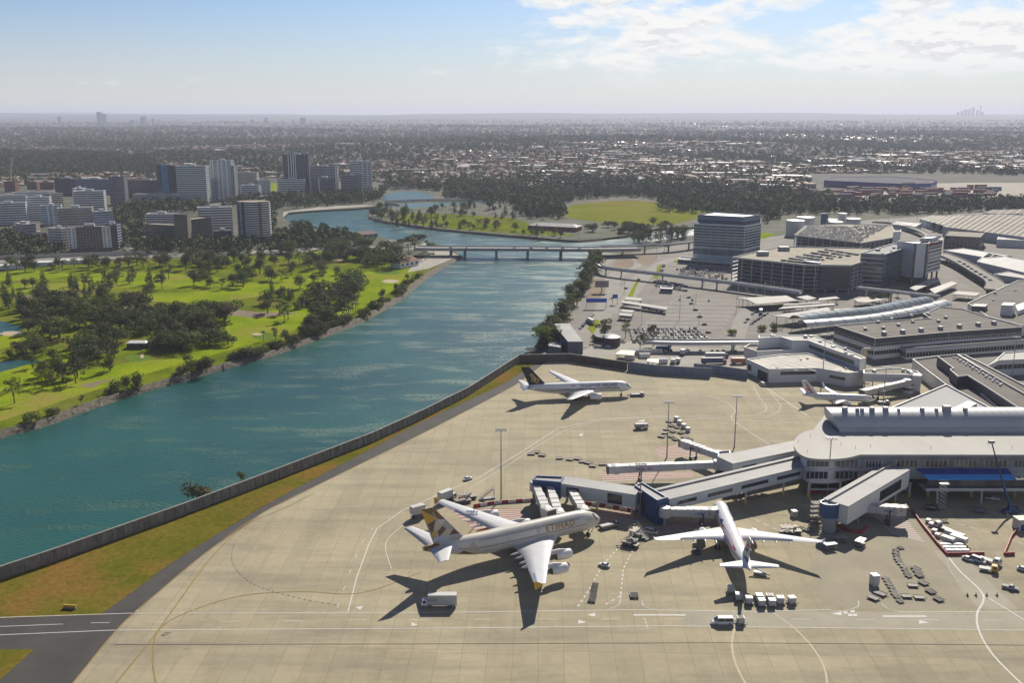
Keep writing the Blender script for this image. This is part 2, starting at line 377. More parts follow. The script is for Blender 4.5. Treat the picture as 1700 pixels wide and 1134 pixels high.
LINE = mat('white_line_paint', (0.62, 0.61, 0.57), 0.8, (0.5, 0.49, 0.46), 0.7, 5)
YLINE = mat('yellow_line_paint', (0.29, 0.20, 0.045), 0.8, (0.22, 0.165, 0.06), 0.5, 5)
def sheet(name, px, z, m, world=False):
    mb = MB(); mb.poly(px if world else P2(*px), z); return struct(mb.build(name, m))
# golf course west of the river
sheet('golf_lawn', [(-300, 813), (-120, 756), (0, 714), (60, 699), (130, 674), (200, 651), (300, 622), (380, 600), (440, 584), (520, 556), (600, 525), (660, 490), (700, 459), (738, 434), (690, 436), (650, 424), (560, 418), (420, 424), (200, 432), (0, 440), (-300, 448)], 0.02, ROUGHG)
fw = [[(0, 700), (110, 664), (240, 622), (400, 576), (470, 556), (500, 540), (470, 530), (410, 545), (380, 566), (300, 592), (200, 604), (110, 625), (0, 660)],
      [(0, 650), (60, 632), (130, 606), (170, 580), (120, 582), (60, 600), (0, 618)],
      [(380, 560), (450, 555), (540, 520), (560, 500), (500, 502), (440, 518), (375, 522)],
      [(585, 508), (640, 490), (680, 458), (700, 440), (660, 442), (590, 456), (560, 470), (575, 492)],
      [(470, 540), (545, 540), (590, 518), (640, 492), (600, 500), (540, 520)],
      [(0, 488), (110, 486), (230, 476), (300, 470), (210, 462), (100, 470), (0, 472)],
      [(150, 470), (260, 480), (330, 478), (420, 470), (330, 458), (220, 452), (150, 456)],
      [(240, 500), (330, 502), (420, 494), (500, 476), (450, 466), (330, 484), (250, 488)],
      [(500, 478), (540, 490), (560, 470), (575, 452), (540, 448), (500, 456), (440, 462)],
      [(0, 580), (40, 566), (60, 548), (20, 554), (0, 560)],
      [(510, 424), (560, 422), (562, 414), (540, 410), (505, 416)], [(500, 405), (545, 402), (548, 394), (520, 388), (495, 396)],
      [(0, 466), (60, 464), (120, 456), (60, 450), (0, 452)]]
mb = MB()
for i, q in enumerate(fw): mb.poly(smooth_path(P2(*q, q[0]), 5)[:-1], 0.045 + 0.0004 * i)
struct(mb.build('fairway_lawn', FAIR))
mb = MB()
for cx, cy, rx, ry in [(228, 595, 20, 6), (642, 452, 22, 4), (440, 558, 22, 6), (120, 612, 14, 4)]: mb.poly(P2(*[(cx + rx * cos(a * pi / 8), cy + ry * sin(a * pi / 8)) for a in range(16)]), 0.06)
struct(mb.build('putting_green_lawn', GREEN))
mb = MB()
for cx, cy, rx, ry in [(418, 585, 12, 3.2), (20, 554, 20, 4), (648, 467, 14, 3), (560, 432, 10, 2), (300, 520, 10, 2), (172, 585, 10, 2.5), (427, 555, 9, 2), (236, 591, 3, 4)]: mb.poly(P2(*[(cx + rx * cos(a * pi / 7) * (1 + 0.2 * sin(3 * a)), cy + ry * sin(a * pi / 7)) for a in range(14)]), 0.075)
struct(mb.build('bunker_sand', SAND))
mb = MB()
for q in [[(90, 610), (150, 585), (180, 583), (110, 607)], [(0, 498), (70, 486), (180, 484), (100, 492)], [(200, 510), (330, 520), (430, 528), (500, 520), (430, 518), (330, 508)], [(110, 512), (260, 510), (300, 516), (200, 522)], [(130, 640), (170, 632), (190, 628), (150, 645)]]: mb.poly(P2(*q), 0.068)
struct(mb.build('bare_ground', DIRT))
# airport ground: apron, shoulder, grass strip
AE = [(1100, 585), (905, 602), (880, 622), (850, 643), (700, 721), (560, 790), (440, 850), (340, 920), (262, 985), (200, 1040), (122, 1134), (60, 1210)]
SE = [(900, 600), (868, 617), (830, 640), (700, 701), (600, 754), (450, 834), (300, 925), (218, 985), (165, 1022)]
def apron_mat():
    m = bpy.data.materials.new('apron_concrete'); m.use_nodes = True; nt = m.node_tree; N, L = nt.nodes, nt.links
    b = N['Principled BSDF']; b.inputs['Roughness'].default_value = 0.9; b.inputs['Specular IOR Level'].default_value = 0.25
    g = N.new('ShaderNodeNewGeometry')
    def mp(st, rot=0.0):
        q = N.new('ShaderNodeMapping'); q.inputs['Scale'].default_value = st; q.inputs['Rotation'].default_value = (0, 0, rot); L.new(g.outputs['Position'], q.inputs[0]); return q.outputs[0]
    def nz(vec, scale, det, rough=0.6):
        n = N.new('ShaderNodeTexNoise'); n.inputs['Scale'].default_value = scale; n.inputs['Detail'].default_value = det; n.inputs['Roughness'].default_value = rough; L.new(vec, n.inputs['Vector']); return n.outputs[0]
    def mr(v, a, c, d, e):
        n = N.new('ShaderNodeMapRange'); 
        for i, q in enumerate((a, c, d, e)): n.inputs[i + 1].default_value = q
        L.new(v, n.inputs[0]); return n.outputs[0]
    def mx(f, a, c, mode='MIX'):
        n = N.new('ShaderNodeMix'); n.data_type = 'RGBA'; n.blend_type = mode
        for i, v in ((0, f), (6, a), (7, c)):
            if isinstance(v, tuple): n.inputs[i].default_value = v
            elif isinstance(v, float): n.inputs[i].default_value = v
            else: L.new(v, n.inputs[i])
        return n.outputs[2]
    base = mx(mr(nz(mp((1, 1, 1)), 0.011, 7), 0.36, 0.64, 0, 1), (0.46, 0.405, 0.265, 1), (0.365, 0.32, 0.215, 1))
    br = N.new('ShaderNodeTexBrick'); br.offset = 0.0; br.inputs['Scale'].default_value = 1.0; br.inputs['Brick Width'].default_value = 7.5; br.inputs['Row Height'].default_value = 52.0
    br.inputs['Mortar Size'].default_value = 0.11; br.inputs['Bias'].default_value = 0.0
    br.inputs['Color1'].default_value = (1.0, 1.0, 1.0, 1); br.inputs['Color2'].default_value = (0.90, 0.905, 0.915, 1); br.inputs['Mortar'].default_value = (0.74, 0.73, 0.71, 1); L.new(mp((1, 1, 1), 0.03), br.inputs['Vector'])
    base = mx(1.0, base, br.outputs[0], 'MULTIPLY')
    b2 = N.new('ShaderNodeTexBrick'); b2.offset = 0.0; b2.inputs['Scale'].default_value = 1.0; b2.inputs['Brick Width'].default_value = 7.5; b2.inputs['Row Height'].default_value = 6.5; b2.inputs['Mortar Size'].default_value = 0.06; b2.inputs['Color1'].default_value = (1, 1, 1, 1); b2.inputs['Color2'].default_value = (0.955, 0.955, 0.96, 1); b2.inputs['Mortar'].default_value = (0.90, 0.90, 0.89, 1); L.new(mp((1, 1, 1), 0.03), b2.inputs['Vector']); base = mx(1.0, base, b2.outputs[0], 'MULTIPLY')
    base = mx(mr(nz(mp((0.25, 1.6, 1), -0.05), 0.05, 8, 0.72), 0.46, 0.72, 0, 0.62), base, (0.15, 0.135, 0.105, 1))   # tyre and fuel streaks along the taxi direction
    base = mx(mr(nz(mp((1.2, 0.3, 1), 0.4), 0.035, 7, 0.72), 0.52, 0.74, 0, 0.5), base, (0.20, 0.16, 0.10, 1))
    base = mx(mr(nz(mp((1, 1, 1)), 0.35, 6, 0.75), 0.3, 0.7, 0, 0.24), base, (0.13, 0.115, 0.09, 1))
    L.new(base, b.inputs['Base Color']); return m
APRON = apron_mat()
sheet('service_area', [(-300, 1500), (-300, 1000), (165, 1022), (218, 985), (300, 925), (450, 834), (600, 754), (700, 701), (830, 640), (868, 617), (900, 600), (1100, 583), (1240, 620), (1700, 560), (2600, 560), (2600, 1500)], 0.02, ASPH)
sheet('apron', AE + [(60, 1400), (2500, 1400), (2500, 700), (1720, 640), (1450, 610), (1240, 628), (1040, 606)], 0.04, APRON)
def ragged(px, a, seed=1, n=14):
    rr = random.Random(seed); return [(p.x + rr.uniform(-a, a), p.y + rr.uniform(-a, a)) for p in smooth_path(P2(*px), n)]
sheet('grass_strip', [(p.x, p.y) for p in WALLW] + ragged(((905, 600), *SE), 0.35, 1, 40) + [(p.x, p.y) for p in P2((-80, 1030),)], 0.05, STRIPG, True)
sheet('grass_patch', [(-200, 1079), (57, 1079), (20, 1112), (-60, 1185), (-200, 1185)], 0.05, STRIPG)
# darker asphalt lanes in the apron by the pier
sheet('asphalt_lane', [(1375, 860), (1560, 860), (1700, 1000), (1700, 1012), (1410, 1012), (1366, 1000), (1345, 940)], 0.052, mat('patched_asphalt', (0.31, 0.275, 0.195), 0.9, (0.255, 0.23, 0.165), 0.08, 7))
sheet('asphalt_lane', [(1130, 1015), (1700, 1018), (1700, 1046), (1130, 1041)], 0.054, mat('grey_lane', (0.355, 0.325, 0.25), 0.9, (0.295, 0.27, 0.21), 0.08, 7))
sheet('asphalt_lane', [(1550, 915), (1590, 915), (1690, 1012), (1625, 1012)], 0.056, mat('grey_lane', (0, 0, 0)))
def lines():
    mb = MB(); z = [0.07]
    def ln(px, w=0.4, m=0, n=1, dash=None):
        z[0] += 0.0006
        pts = P2(*px)
        if n > 1: pts = smooth_path(pts, n)
        if dash is None: mb.ribbon(pts, w, z[0], m); return
        on, off = dash; acc = 0; cur = [pts[0]]; draw = True; lim = on
        for a, b in zip(pts, pts[1:]):
            d = (b - a).length; pos = 0
            while pos < d:
                st = min(lim - acc, d - pos); q0 = a + (b - a) * (pos / d); pos += st; q1 = a + (b - a) * (pos / d); acc += st
                if draw and st > 0.05: mb.ribbon([q0, q1], w, z[0], m)
                if acc >= lim - 1e-6: draw = not draw; acc = 0; lim = on if draw else off
    # service road along the front of the apron
    ln([(0, 1026), (215, 1019), (700, 1018), (1060, 1013), (1245, 1016), (1380, 1013)], 0.32)
    ln([(1490, 1016), (1700, 1017)], 0.32)
    ln([(0, 1055), (190, 1047), (700, 1044), (1100, 1040), (1700, 1047)], 0.32)
    ln([(0, 1041), (105, 1037)], 0.28)
    ln([(150, 1035), (620, 1030), (900, 1029), (1240, 1028), (1700, 1031)], 0.25, dash=(6, 14))
    ln([(215, 1019), (700, 1018)], 0.3, dash=(1.5, 1))
    ln([(1052, 1022), (1138, 1022)], 0.9); ln([(1465, 1024), (1538, 1024)], 0.9)
    # lane past the tails and round to the right
    ln([(578, 1016), (592, 960), (612, 905), (626, 878), (668, 848), (795, 793), (800, 790), (870, 748), (925, 712), (1000, 696), (1130, 692)], 0.38)
    ln([(650, 945), (640, 905), (660, 880), (700, 850)], 0.25, n=4)
    ln([(560, 1010), (585, 940), (608, 890), (640, 862), (690, 838)], 0.25, n=4, dash=(3, 9))
    ln([(765, 820), (835, 778), (890, 742), (940, 714), (985, 702)], 0.25)
    ln([(1000, 696), (1110, 690), (1220, 698)], 0.3)
    ln([(970, 640), (1080, 652), (1160, 655), (1205, 668), (1221, 683), (1216, 697), (1280, 740)], 0.32, n=4)
    ln([(1065, 653), (1200, 661), (1345, 666)], 0.25)
    ln([(1250, 640), (1262, 662), (1273, 678), (1258, 688), (1225, 692), (1130, 697)], 0.28, n=4)
    ln([(1272, 644), (1286, 660), (1296, 675), (1290, 685), (1270, 694)], 0.25, n=4)
    ln([(1272, 644), (1340, 690)], 0.5); ln([(1227, 698), (1330, 702)], 0.3)
    # stand leads in white
    ln([(1556, 900), (1590, 945), (1632, 988), (1622, 1020), (1626, 1050), (1650, 1090), (1700, 1140)], 0.6, n=6)
    ln([(1632, 988), (1700, 1030)], 0.5)
    ln([(1282, 1017), (1320, 1045), (1352, 1080), (1370, 1115), (1374, 1160)], 0.6, 2, n=6)
    ln([(1220, 1043), (1215, 1070), (1222, 1105), (1240, 1140)], 0.6, 2, n=6)
    ln([(1425, 998), (1424, 1008), (1405, 1014), (1380, 1016)], 0.25, n=4); ln([(1461, 1000), (1475, 1012), (1492, 1016)], 0.25, n=4)
    ln([(1066, 998), (1070, 1008), (1090, 1013)], 0.25, n=4); ln([(1031, 985), (1028, 1004), (1010, 1012)], 0.25, n=4)
    # broken boundary lines between the stands
    ln([(1040, 895), (1000, 940), (975, 985), (958, 1010)], 0.5, dash=(1.6, 1.6)); ln([(1050, 915), (1035, 945), (1030, 990), (1000, 1008)], 0.5, dash=(1.6, 1.6))
    ln([(1240, 857), (1300, 885), (1345, 902)], 0.5, dash=(2.5, 2)); ln([(1590, 870), (1660, 890), (1700, 905)], 0.35, dash=(2.5, 2))
    ln([(1070, 1028), (1076, 1045)], 0.5, dash=(1, 1)); ln([(1572, 925), (1576, 945), (1600, 985)], 0.3, dash=(0.6, 1.2))
    for q in [[(683, 1034), (694, 1038), (683, 1041)], [(960, 1030), (975, 1034), (960, 1037)], [(988, 1018), (974, 1022), (988, 1025)], [(590, 1009), (603, 1007), (598, 1014)], [(1380, 1020), (1397, 1016), (1397, 1023)], [(1526, 1030), (1542, 1035), (1526, 1037)], [(960, 722), (968, 720), (966, 725)], [(1056, 700), (1070, 697), (1070, 701)]]:
        z[0] += 0.0006; mb.poly(P2(*q), z[0])
    for x, y in [(1400, 1020), (1408, 1024), (1412, 1018), (1416, 1024)]: z[0] += 0.0006; mb.poly(P2((x, y), (x + 7, y), (x + 7, y - 4), (x, y - 4)), z[0])
    # yellow taxi lines and apron edge
    ln([p for p in AE[2:]], 0.45, 1, n=4)
    ln([(180, 1150), (252, 1062), (300, 995), (352, 925), (410, 872), (470, 845), (520, 820)], 0.55, 1, n=6)
    ln([(262, 1150), (254, 1100), (262, 1050), (305, 1020), (400, 990), (500, 983), (600, 985), (700, 950)], 0.45, 1, n=6)
    ln([(225, 1015), (345, 1014)], 0.5, 2, dash=(1, 1))
    ln([(388, 905), (386, 935), (420, 970), (500, 995), (560, 1005)], 0.25, 3, n=6, dash=(1, 1.2))
    ln([(0, 1081), (122, 1077)], 0.2, 3) if False else None
    ln([(190, 1071), (700, 1070), (1200, 1068), (1700, 1072)], 0.22, 3)
    for x in (268,): ln([(x, 1056), (x + 8, 1051), (x + 14, 1051), (x + 6, 1056), (x, 1056)], 0.4, 3)
    return struct(mb.build('apron_markings', [LINE, YLINE, mat('cream_line_paint', (0.50, 0.45, 0.30), 0.8, (0.40, 0.36, 0.24), 0.6), mat('dark_seal', (0.11, 0.10, 0.085), 0.9)]))
lines()
def hatch(px, step, name, mats, base=None):
    """striped no-parking patch: stripes run along the first side"""
    a, b, c, d = P2(*px); mb = MB(); n = step
    if base: mb.poly([a, b, c, d], 0.058, 1)
    for i in range(n):
        t0, t1 = (i + 0.0) / n, (i + 0.55) / n
        mb.poly([a.lerp(d, t0), b.lerp(c, t0), b.lerp(c, t1), a.lerp(d, t1)], 0.064, 0)
    return struct(mb.build(name, mats))
PINK = mat('faded_red_paint', (0.30, 0.15, 0.115), 0.85, (0.25, 0.14, 0.11), 0.4)
WPINK = mat('faded_white_paint', (0.50, 0.43, 0.38), 0.85, (0.44, 0.38, 0.33), 0.4)
hatch([(745, 845), (860, 845), (900, 868), (800, 890)], 9, 'stand_markings', [PINK, WPINK], True)
hatch([(975, 850), (1060, 846), (1090, 862), (990, 872)], 9, 'stand_markings', [PINK, WPINK], True)
hatch([(1020, 880), (1170, 862), (1190, 872), (1110, 884)], 6, 'stand_markings', [PINK, WPINK], True)
hatch([(1085, 745), (1120, 738), (1172, 757), (1096, 760)], 8, 'stand_markings', [PINK, WPINK], True)
hatch([(1000, 782), (1150, 784), (1150, 792), (1000, 800)], 5, 'stand_markings', [PINK, WPINK], True)
hatch([(1450, 857), (1498, 855), (1537, 903), (1482, 888)], 14, 'stand_markings', [mat('stand_white', (0.50, 0.46, 0.40), 0.85), mat('stand_brown', (0.22, 0.15, 0.13), 0.85)], True)
# ---------------------------------------------------------------- aircraft
def subtri(t, n):
    if n == 0: return [t]
    a, b, c = (tuple(p[:2]) for p in t); ab, bc, ca = [((p[0] + q[0]) / 2, (p[1] + q[1]) / 2) for p, q in ((a, b), (b, c), (c, a))]
    return [x for s in ((a, ab, ca), (ab, b, bc), (ca, bc, c), (ab, bc, ca)) for x in subtri(s, n - 1)]
def decal(mb, P, fn, m=0, n=2):
    """a 2-D outline laid on a surface given by fn(u, v)"""
    for t in tessellate_polygon([[Vector((p[0], p[1], 0)) for p in P]]):
        for q in subtri(tuple(tuple(P[i]) for i in t), n): mb.add([fn(*p) for p in q], [(0, 1, 2)], m)
def text_mesh(s, size, align='LEFT', bold=0.0, shear=0.0, space=1.0):
    cu = bpy.data.curves.new('lettering', 'FONT'); cu.body = s; cu.size = size; cu.align_x = align; cu.offset = bold; cu.resolution_u = 2; cu.shear = shear; cu.space_character = space
    o = bpy.data.objects.new('lettering', cu); COL.objects.link(o); me = o.to_mesh()
    vs = [tuple(v.co) for v in me.vertices]; fs = [tuple(p.vertices) for p in me.polygons]
    o.to_mesh_clear(); bpy.data.objects.remove(o); bpy.data.curves.remove(cu); return vs, fs
def lettering(s, size, fn, m, parent, name='lettering', **k):
    vs, fs = text_mesh(s, size, **k); mb = MB()
    for f in fs:
        for i in range(1, len(f) - 1):
            for q in subtri((vs[f[0]], vs[f[i]], vs[f[i + 1]]), 2 if size > 0.5 else 0): mb.add([fn(p[0], p[1]) for p in q], [(0, 1, 2)])
    return mb.build(name, m, parent)
def flat_text(s, size, o, ux, uy, m, parent, name='lettering', **k):
    """lettering on a plane: o origin, ux along, uy up"""
    o, ux, uy = Vector(o), Vector(ux).normalized(), Vector(uy).normalized(); nn = ux.cross(uy) * 0.04
    return lettering(s, size, lambda x, y: o + ux * x + uy * y + nn, m, parent, name, **k)
class Fus:
    def __init__(s, L, rw, rh, zc, nl, nz, tl, tz, tr, droop=1.6):
        s.__dict__.update(L=L, rw=rw, rh=rh, zc=zc, nl=nl, nz=nz, tl=tl, tz=tz, tr=tr, dr=droop)
    def sec(s, x):
        if x < s.nl:
            t = max(0.0, x / s.nl); k = max(0.012, 1 - (1 - t) ** 2.3) ** 0.60
            return s.zc + (s.nz - s.zc) * (1 - t) ** s.dr, s.rw * k, s.rh * k
        xt = s.L - s.tl
        if x > xt:
            t = min(1.0, (x - xt) / s.tl); k = t ** 1.65
            return s.zc + (s.tz - s.zc) * t ** 1.35, s.rw * (1 - k) + s.tr * 0.8 * k, s.rh * (1 - k) + s.tr * k
        return s.zc, s.rw, s.rh
    def at(s, x, a, off=0.0):
        z, w, h = s.sec(x); return (-x, -(w + off) * cos(a), z + (h + off) * sin(a))
    def mesh(s, m, n=36):
        xs = [s.nl * (i / 12.0) ** 1.8 for i in range(13)] + [s.nl + (s.L - s.tl - s.nl) * i / 6 for i in range(1, 7)] + [s.L - s.tl + s.tl * i / 14 for i in range(1, 15)]
        mb = MB(); mb.loft([[s.at(x, 2 * pi * j / n) for j in range(n)] for x in xs], m); return mb
AIRF = [(0, 0), (0.04, 0.35), (0.14, 0.75), (0.35, 1.0), (0.65, 0.7), (1, 0.06), (1, -0.02), (0.65, -0.22), (0.35, -0.42), (0.12, -0.38)]
def wing_rings(secs, side):
    return [[(-(xl + c * u), side * y, z + v * c * tc * 0.6) for u, v in AIRF] for y, xl, c, z, tc in secs]
def nacelle(mb, r, ln, c, m_in=1):
    x, y, z = c   # x is the intake lip, the nacelle runs aft of it
    prof = [(0.80, -0.35), (0.84, 0.0), (0.93, -0.02), (1.0, -0.12), (1.04, -0.30), (1.0, -0.6), (0.86, -0.93), (0.78, -1.0)]
    mb.lathe([(r * a, ln * b) for a, b in prof], (x, y, z), 'x', 24, 0)
    mb.lathe([(r * 0.80, -0.30 * ln), (r * 0.22, -0.28 * ln), (0.02, -0.12 * ln)], (x, y, z), 'x', 20, m_in)
    mb.lathe([(r * 0.78, -1.0 * ln), (r * 0.5, -0.9 * ln), (r * 0.42, -1.12 * ln), (0.05, -1.28 * ln)], (x, y, z), 'x', 16, 2)
def winmat(bm):
    m = bm.copy(); m.name = bm.name + '_window_row'; nt = m.node_tree; N, L = nt.nodes, nt.links; b = N['Principled BSDF']; src = b.inputs['Base Color'].links[0].from_socket
    tc = N.new('ShaderNodeTexCoord'); sp = N.new('ShaderNodeSeparateXYZ'); L.new(tc.outputs['Object'], sp.inputs[0]); w = N.new('ShaderNodeMath'); w.operation = 'MULTIPLY'; w.inputs[1].default_value = 1 / 0.56; L.new(sp.outputs[0], w.inputs[0]); fr = N.new('ShaderNodeMath'); fr.operation = 'FRACT'; L.new(w.outputs[0], fr.inputs[0]); gt = N.new('ShaderNodeMath'); gt.operation = 'LESS_THAN'; gt.inputs[1].default_value = 0.5; L.new(fr.outputs[0], gt.inputs[0])
    x = N.new('ShaderNodeMix'); x.data_type = 'RGBA'; x.inputs[7].default_value = (0.02, 0.025, 0.035, 1); L.new(gt.outputs[0], x.inputs[0]); L.new(src, x.inputs[6]); L.new(x.outputs[2], b.inputs['Base Color']); return m
def airliner(S):
    root = thing(S['name'], S['label'], 'airliner', (S['pos'][0], S['pos'][1], 0.06), S['th'])
    F = Fus(*S['fus']); body = F.mesh(0).build('fuselage', S['body'], root)
    dark = GLASS
    # cockpit windows, cabin windows, doors
    for sg in (0, 1):
        mb = MB()
        for k in range(3):
            x0, x1, a0, a1 = S['cock'][k]
            q = [(x0, a0), (x1, a0), (x1, a1), (x0, a1)]
            decal(mb, [(x, a if sg == 0 else pi - a) for x, a in q], lambda x, a: F.at(x, a, 0.03), 0, 2)
        mb.build('cockpit_window', dark, root)
    for a, x0, x1 in S['rows']:
        for sg in (0, 1):
            mb = MB(); X = np.linspace(x0, x1, int((x1 - x0) / 1.5)); hh = 0.42 / F.rh; V = []
            for x in X: V += [F.at(x, b if sg == 0 else pi - b, 0.03) for b in (a, a + hh)]
            mb.add(V, [(2 * i, 2 * i + 1, 2 * i + 3, 2 * i + 2) for i in range(len(X) - 1)])
            mb.build('window_row', winmat(S['body']), root)
    for d in S['doors']:
        for sg in (0, 1):
            mb = MB(); a = S['rows'][0][0]
            for (u0, u1, v0, v1) in ((-0.55, -0.45, -1.0, 0.9), (0.45, 0.55, -1.0, 0.9), (-0.45, 0.45, 0.8, 0.9)):
                mb.add([F.at(d + u, (a + v / F.rh) if sg == 0 else pi - (a + v / F.rh), 0.02) for u, v in ((u0, v0), (u1, v0), (u1, v1), (u0, v1))], [(0, 1, 2, 3)])
            mb.build('cabin_door', GREY, root)
    # belly fairing
    x0, x1, w, h = S['belly']; mb = MB(); n = 16; rings = []
    for i in range(9):
        t = i / 8; k = max(0.05, sin(pi * t)) ** 0.5
        rings.append([(-(x0 + (x1 - x0) * t), F.rw * w * k * cos(2 * pi * j / n), F.zc - F.rh * 0.55 + h * k * sin(2 * pi * j / n)) for j in range(n)])
    mb.loft(rings, 0).build('belly_fairing', S.get('belly_mat', S['body']), root)
    # wings
    for sg in (1, -1):
        mb = MB(); mb.loft(wing_rings(S['wing'], sg), 0); w = mb.build('wing', S['wing_mat'], root)
        secs = S['wing']
        def on(y, u):
            for A, B in zip(secs, secs[1:]):
                if A[0] <= y <= B[0]:
                    t = (y - A[0]) / (B[0] - A[0]); xl, c, z = (A[i] + (B[i] - A[i]) * t for i in (1, 2, 3)); return Vector((-(xl + c * u), sg * y, z)), c
        for y in S['flaps']:
            p, c = on(y, 0.62); L_ = c * 0.62; mb = MB(); rr = S['flap_r']
            mb.lathe([(0.02, 0), (rr * 0.8, -L_ * 0.2), (rr, -L_ * 0.5), (rr * 0.6, -L_ * 0.85), (0.02, -L_)], (p.x, p.y, p.z - rr * 0.9), 'x', 8)
            mb.build('flap_fairing', S['wing_mat'], w)
        # aileron and flap panels seen darker than the wing skin
        for y0, y1, u0, mm in S['panels']:
            mb = MB(); rows = []
            for i in range(5):
                y = y0 + (y1 - y0) * i / 4; a, c = on(y, u0); b, c = on(y, 0.99)
                tc = 0.11; up = lambda u: c * tc * 0.6 * np.interp(u, [0.35, 0.65, 1], [1, 0.7, 0.06]) + 0.06
                rows.append((a + Vector((0, 0, up(u0))), a.lerp(b, 0.5) + Vector((0, 0, up((u0 + 0.99) / 2))), b + Vector((0, 0, up(0.99)))))
            vs = [q for r in rows for q in r]; fs = [(i * 3 + j, i * 3 + j + 1, i * 3 + j + 4, i * 3 + j + 3) for i in range(4) for j in range(2)]
            if sg > 0: fs = [f[::-1] for f in fs]
            mb.add(vs, fs); mb.build('aileron', mm, w)
        tipp = secs[-1]; mb = MB(); y, xl, c, z = tipp[:4]
        if S['tip'] == 'fence':
            mb.prism([(0, 0)], 0, 0) if False else None
            P = [(xl + c * 0.2, z), (xl + c * 0.9, z + 1.6), (xl + c * 1.1, z + 1.5), (xl + c * 1.05, z), (xl + c * 1.0, z - 1.2), (xl + c * 0.8, z - 1.2)]
            for s2, o_ in ((1, 0.06), (-1, -0.06)): mb.add([(-a, sg * (y + o_), b) for a, b in (P if s2 * sg < 0 else P[::-1])], [tuple(range(6))])
            for i in range(6):
                a, b = P[i - 1], P[i]; mb.add([(-a[0], sg * (y - 0.06), a[1]), (-b[0], sg * (y - 0.06), b[1]), (-b[0], sg * (y + 0.06), b[1]), (-a[0], sg * (y + 0.06), a[1])], [(0, 1, 2, 3)])
            mb.build('winglet', S['tip_mat'], w)
        elif S['tip'] == 'winglet':
            hgt, outw, sw = S['tipdim']
            rr = [[(-(xl + k2 * sw + c * (1 - 0.55 * k2) * u), sg * (y + outw * k1), z + hgt * k2 + v * c * 0.04) for u, v in AIRF] for k1, k2 in ((0, 0), (0.45, 0.12), (0.75, 0.42), (1, 1))]
            mb.loft(rr, 0); mb.build('winglet', S['tip_mat'], w)
        for (ey, ex, ez, er, el) in S['engines']:
            mb = MB(); nacelle(mb, er, el, (-ex, sg * ey, ez)); e = mb.build('engine', [S['eng_mat'], mat('fan_dark', (0.03, 0.03, 0.033), 0.4, metal=0.5), mat('exhaust_metal', (0.14, 0.12, 0.10), 0.4, metal=0.8)], root)
            p, c = on(ey, 0.30); mb = MB(); x0_, x1_ = -ex - el * 0.25, p.x
            mb.loft([[(x0_, sg * ey - 0.2, ez + er * 0.95), (x0_, sg * ey + 0.2, ez + er * 0.95), (x0_, sg * ey + 0.2, ez + er * 1.02), (x0_, sg * ey - 0.2, ez + er * 1.02)],
                     [(-ex - el * 0.8, sg * ey - 0.3, ez + er * 0.4), (-ex - el * 0.8, sg * ey + 0.3, ez + er * 0.4), (-ex - el * 0.8, sg * ey + 0.3, p.z + 0.3), (-ex - el * 0.8, sg * ey - 0.3, p.z + 0.3)],
                     [(x1_ - 2, sg * ey - 0.2, p.z - 0.5), (x1_ - 2, sg * ey + 0.2, p.z - 0.5), (x1_ - 2, sg * ey + 0.2, p.z + 0.2), (x1_ - 2, sg * ey - 0.2, p.z + 0.2)]], 0, False)
            mb.build('engine_pylon', S['wing_mat'], e)
        mb = MB(); mb.loft(wing_rings(S['tail'], sg), 0); mb.build('tailplane', S.get('tail_mat', S['wing_mat']), root)
    # fin: outline (root LE, root TE, tip TE, tip LE) as x aft, z
    (rl, rt, zr), (tl_, tt, zt) = S['fin']
    def fpt(u, v, side, off=0.0):
        xl = rl + (tl_ - rl) * v; xt = rt + (tt - rt) * v; z = zr + (zt - zr) * v; c = xt - xl
        th = c * 0.045 * np.interp(u, [0, 0.06, 0.35, 1], [0.05, 0.5, 1, 0.05]) + off
        return (-(xl + c * u), -side * th, z)
    us = [0, 0.06, 0.2, 0.35, 0.6, 0.8, 1]; mb = MB(); rings = []
    for v in np.linspace(0, 1, 6): rings.append([fpt(u, v, 1) for u in us] + [fpt(u, v, -1) for u in us[::-1]])
    mb.loft(rings, 0); fin = mb.build('tail_fin', S['fin_mat'], root)
    # landing gear
    for (gx, gy, gr, nw, zt_) in S['gear']:
        mb = MB(); mb.tube([(-gx, gy, gr), (-gx, gy, zt_)], 0.22, 8, 0)
        mb.tube([(-gx + 1.2, gy, zt_), (-gx, gy, gr + 0.8)], 0.1, 6, 0)
        for k in range(nw):
            for q in (-1, 1):
                x = -gx + (k - (nw - 1) / 2) * gr * 2.5
                mb.lathe([(gr * 0.4, -0.22), (gr, -0.2), (gr, 0.2), (gr * 0.4, 0.22), (0.02, 0.22)], (x, gy + q * 0.55, gr), 'y', 14, 1, False)
                mb.lathe([(0.02, -0.22), (gr * 0.4, -0.22)], (x, gy + q * 0.55, gr), 'y', 14, 0, False)
        if nw > 1: mb.tube([(-gx - gr * 1.25 * (nw - 1), gy, gr), (-gx + gr * 1.25 * (nw - 1), gy, gr)], 0.14, 6, 0)
        mb.build('landing_gear', [LGREY, RUBBER], root)
    return root, F, fin, fpt, body
AW = mat('aircraft_white', (0.76, 0.76, 0.75), 0.28, (0.70, 0.70, 0.70), 0.3, coords='obj')
AWG = mat('aircraft_wing_grey', (0.60, 0.61, 0.62), 0.35, (0.54, 0.55, 0.56), 0.25, coords='obj')
WDARK = mat('aileron_grey', (0.17, 0.19, 0.24), 0.45)
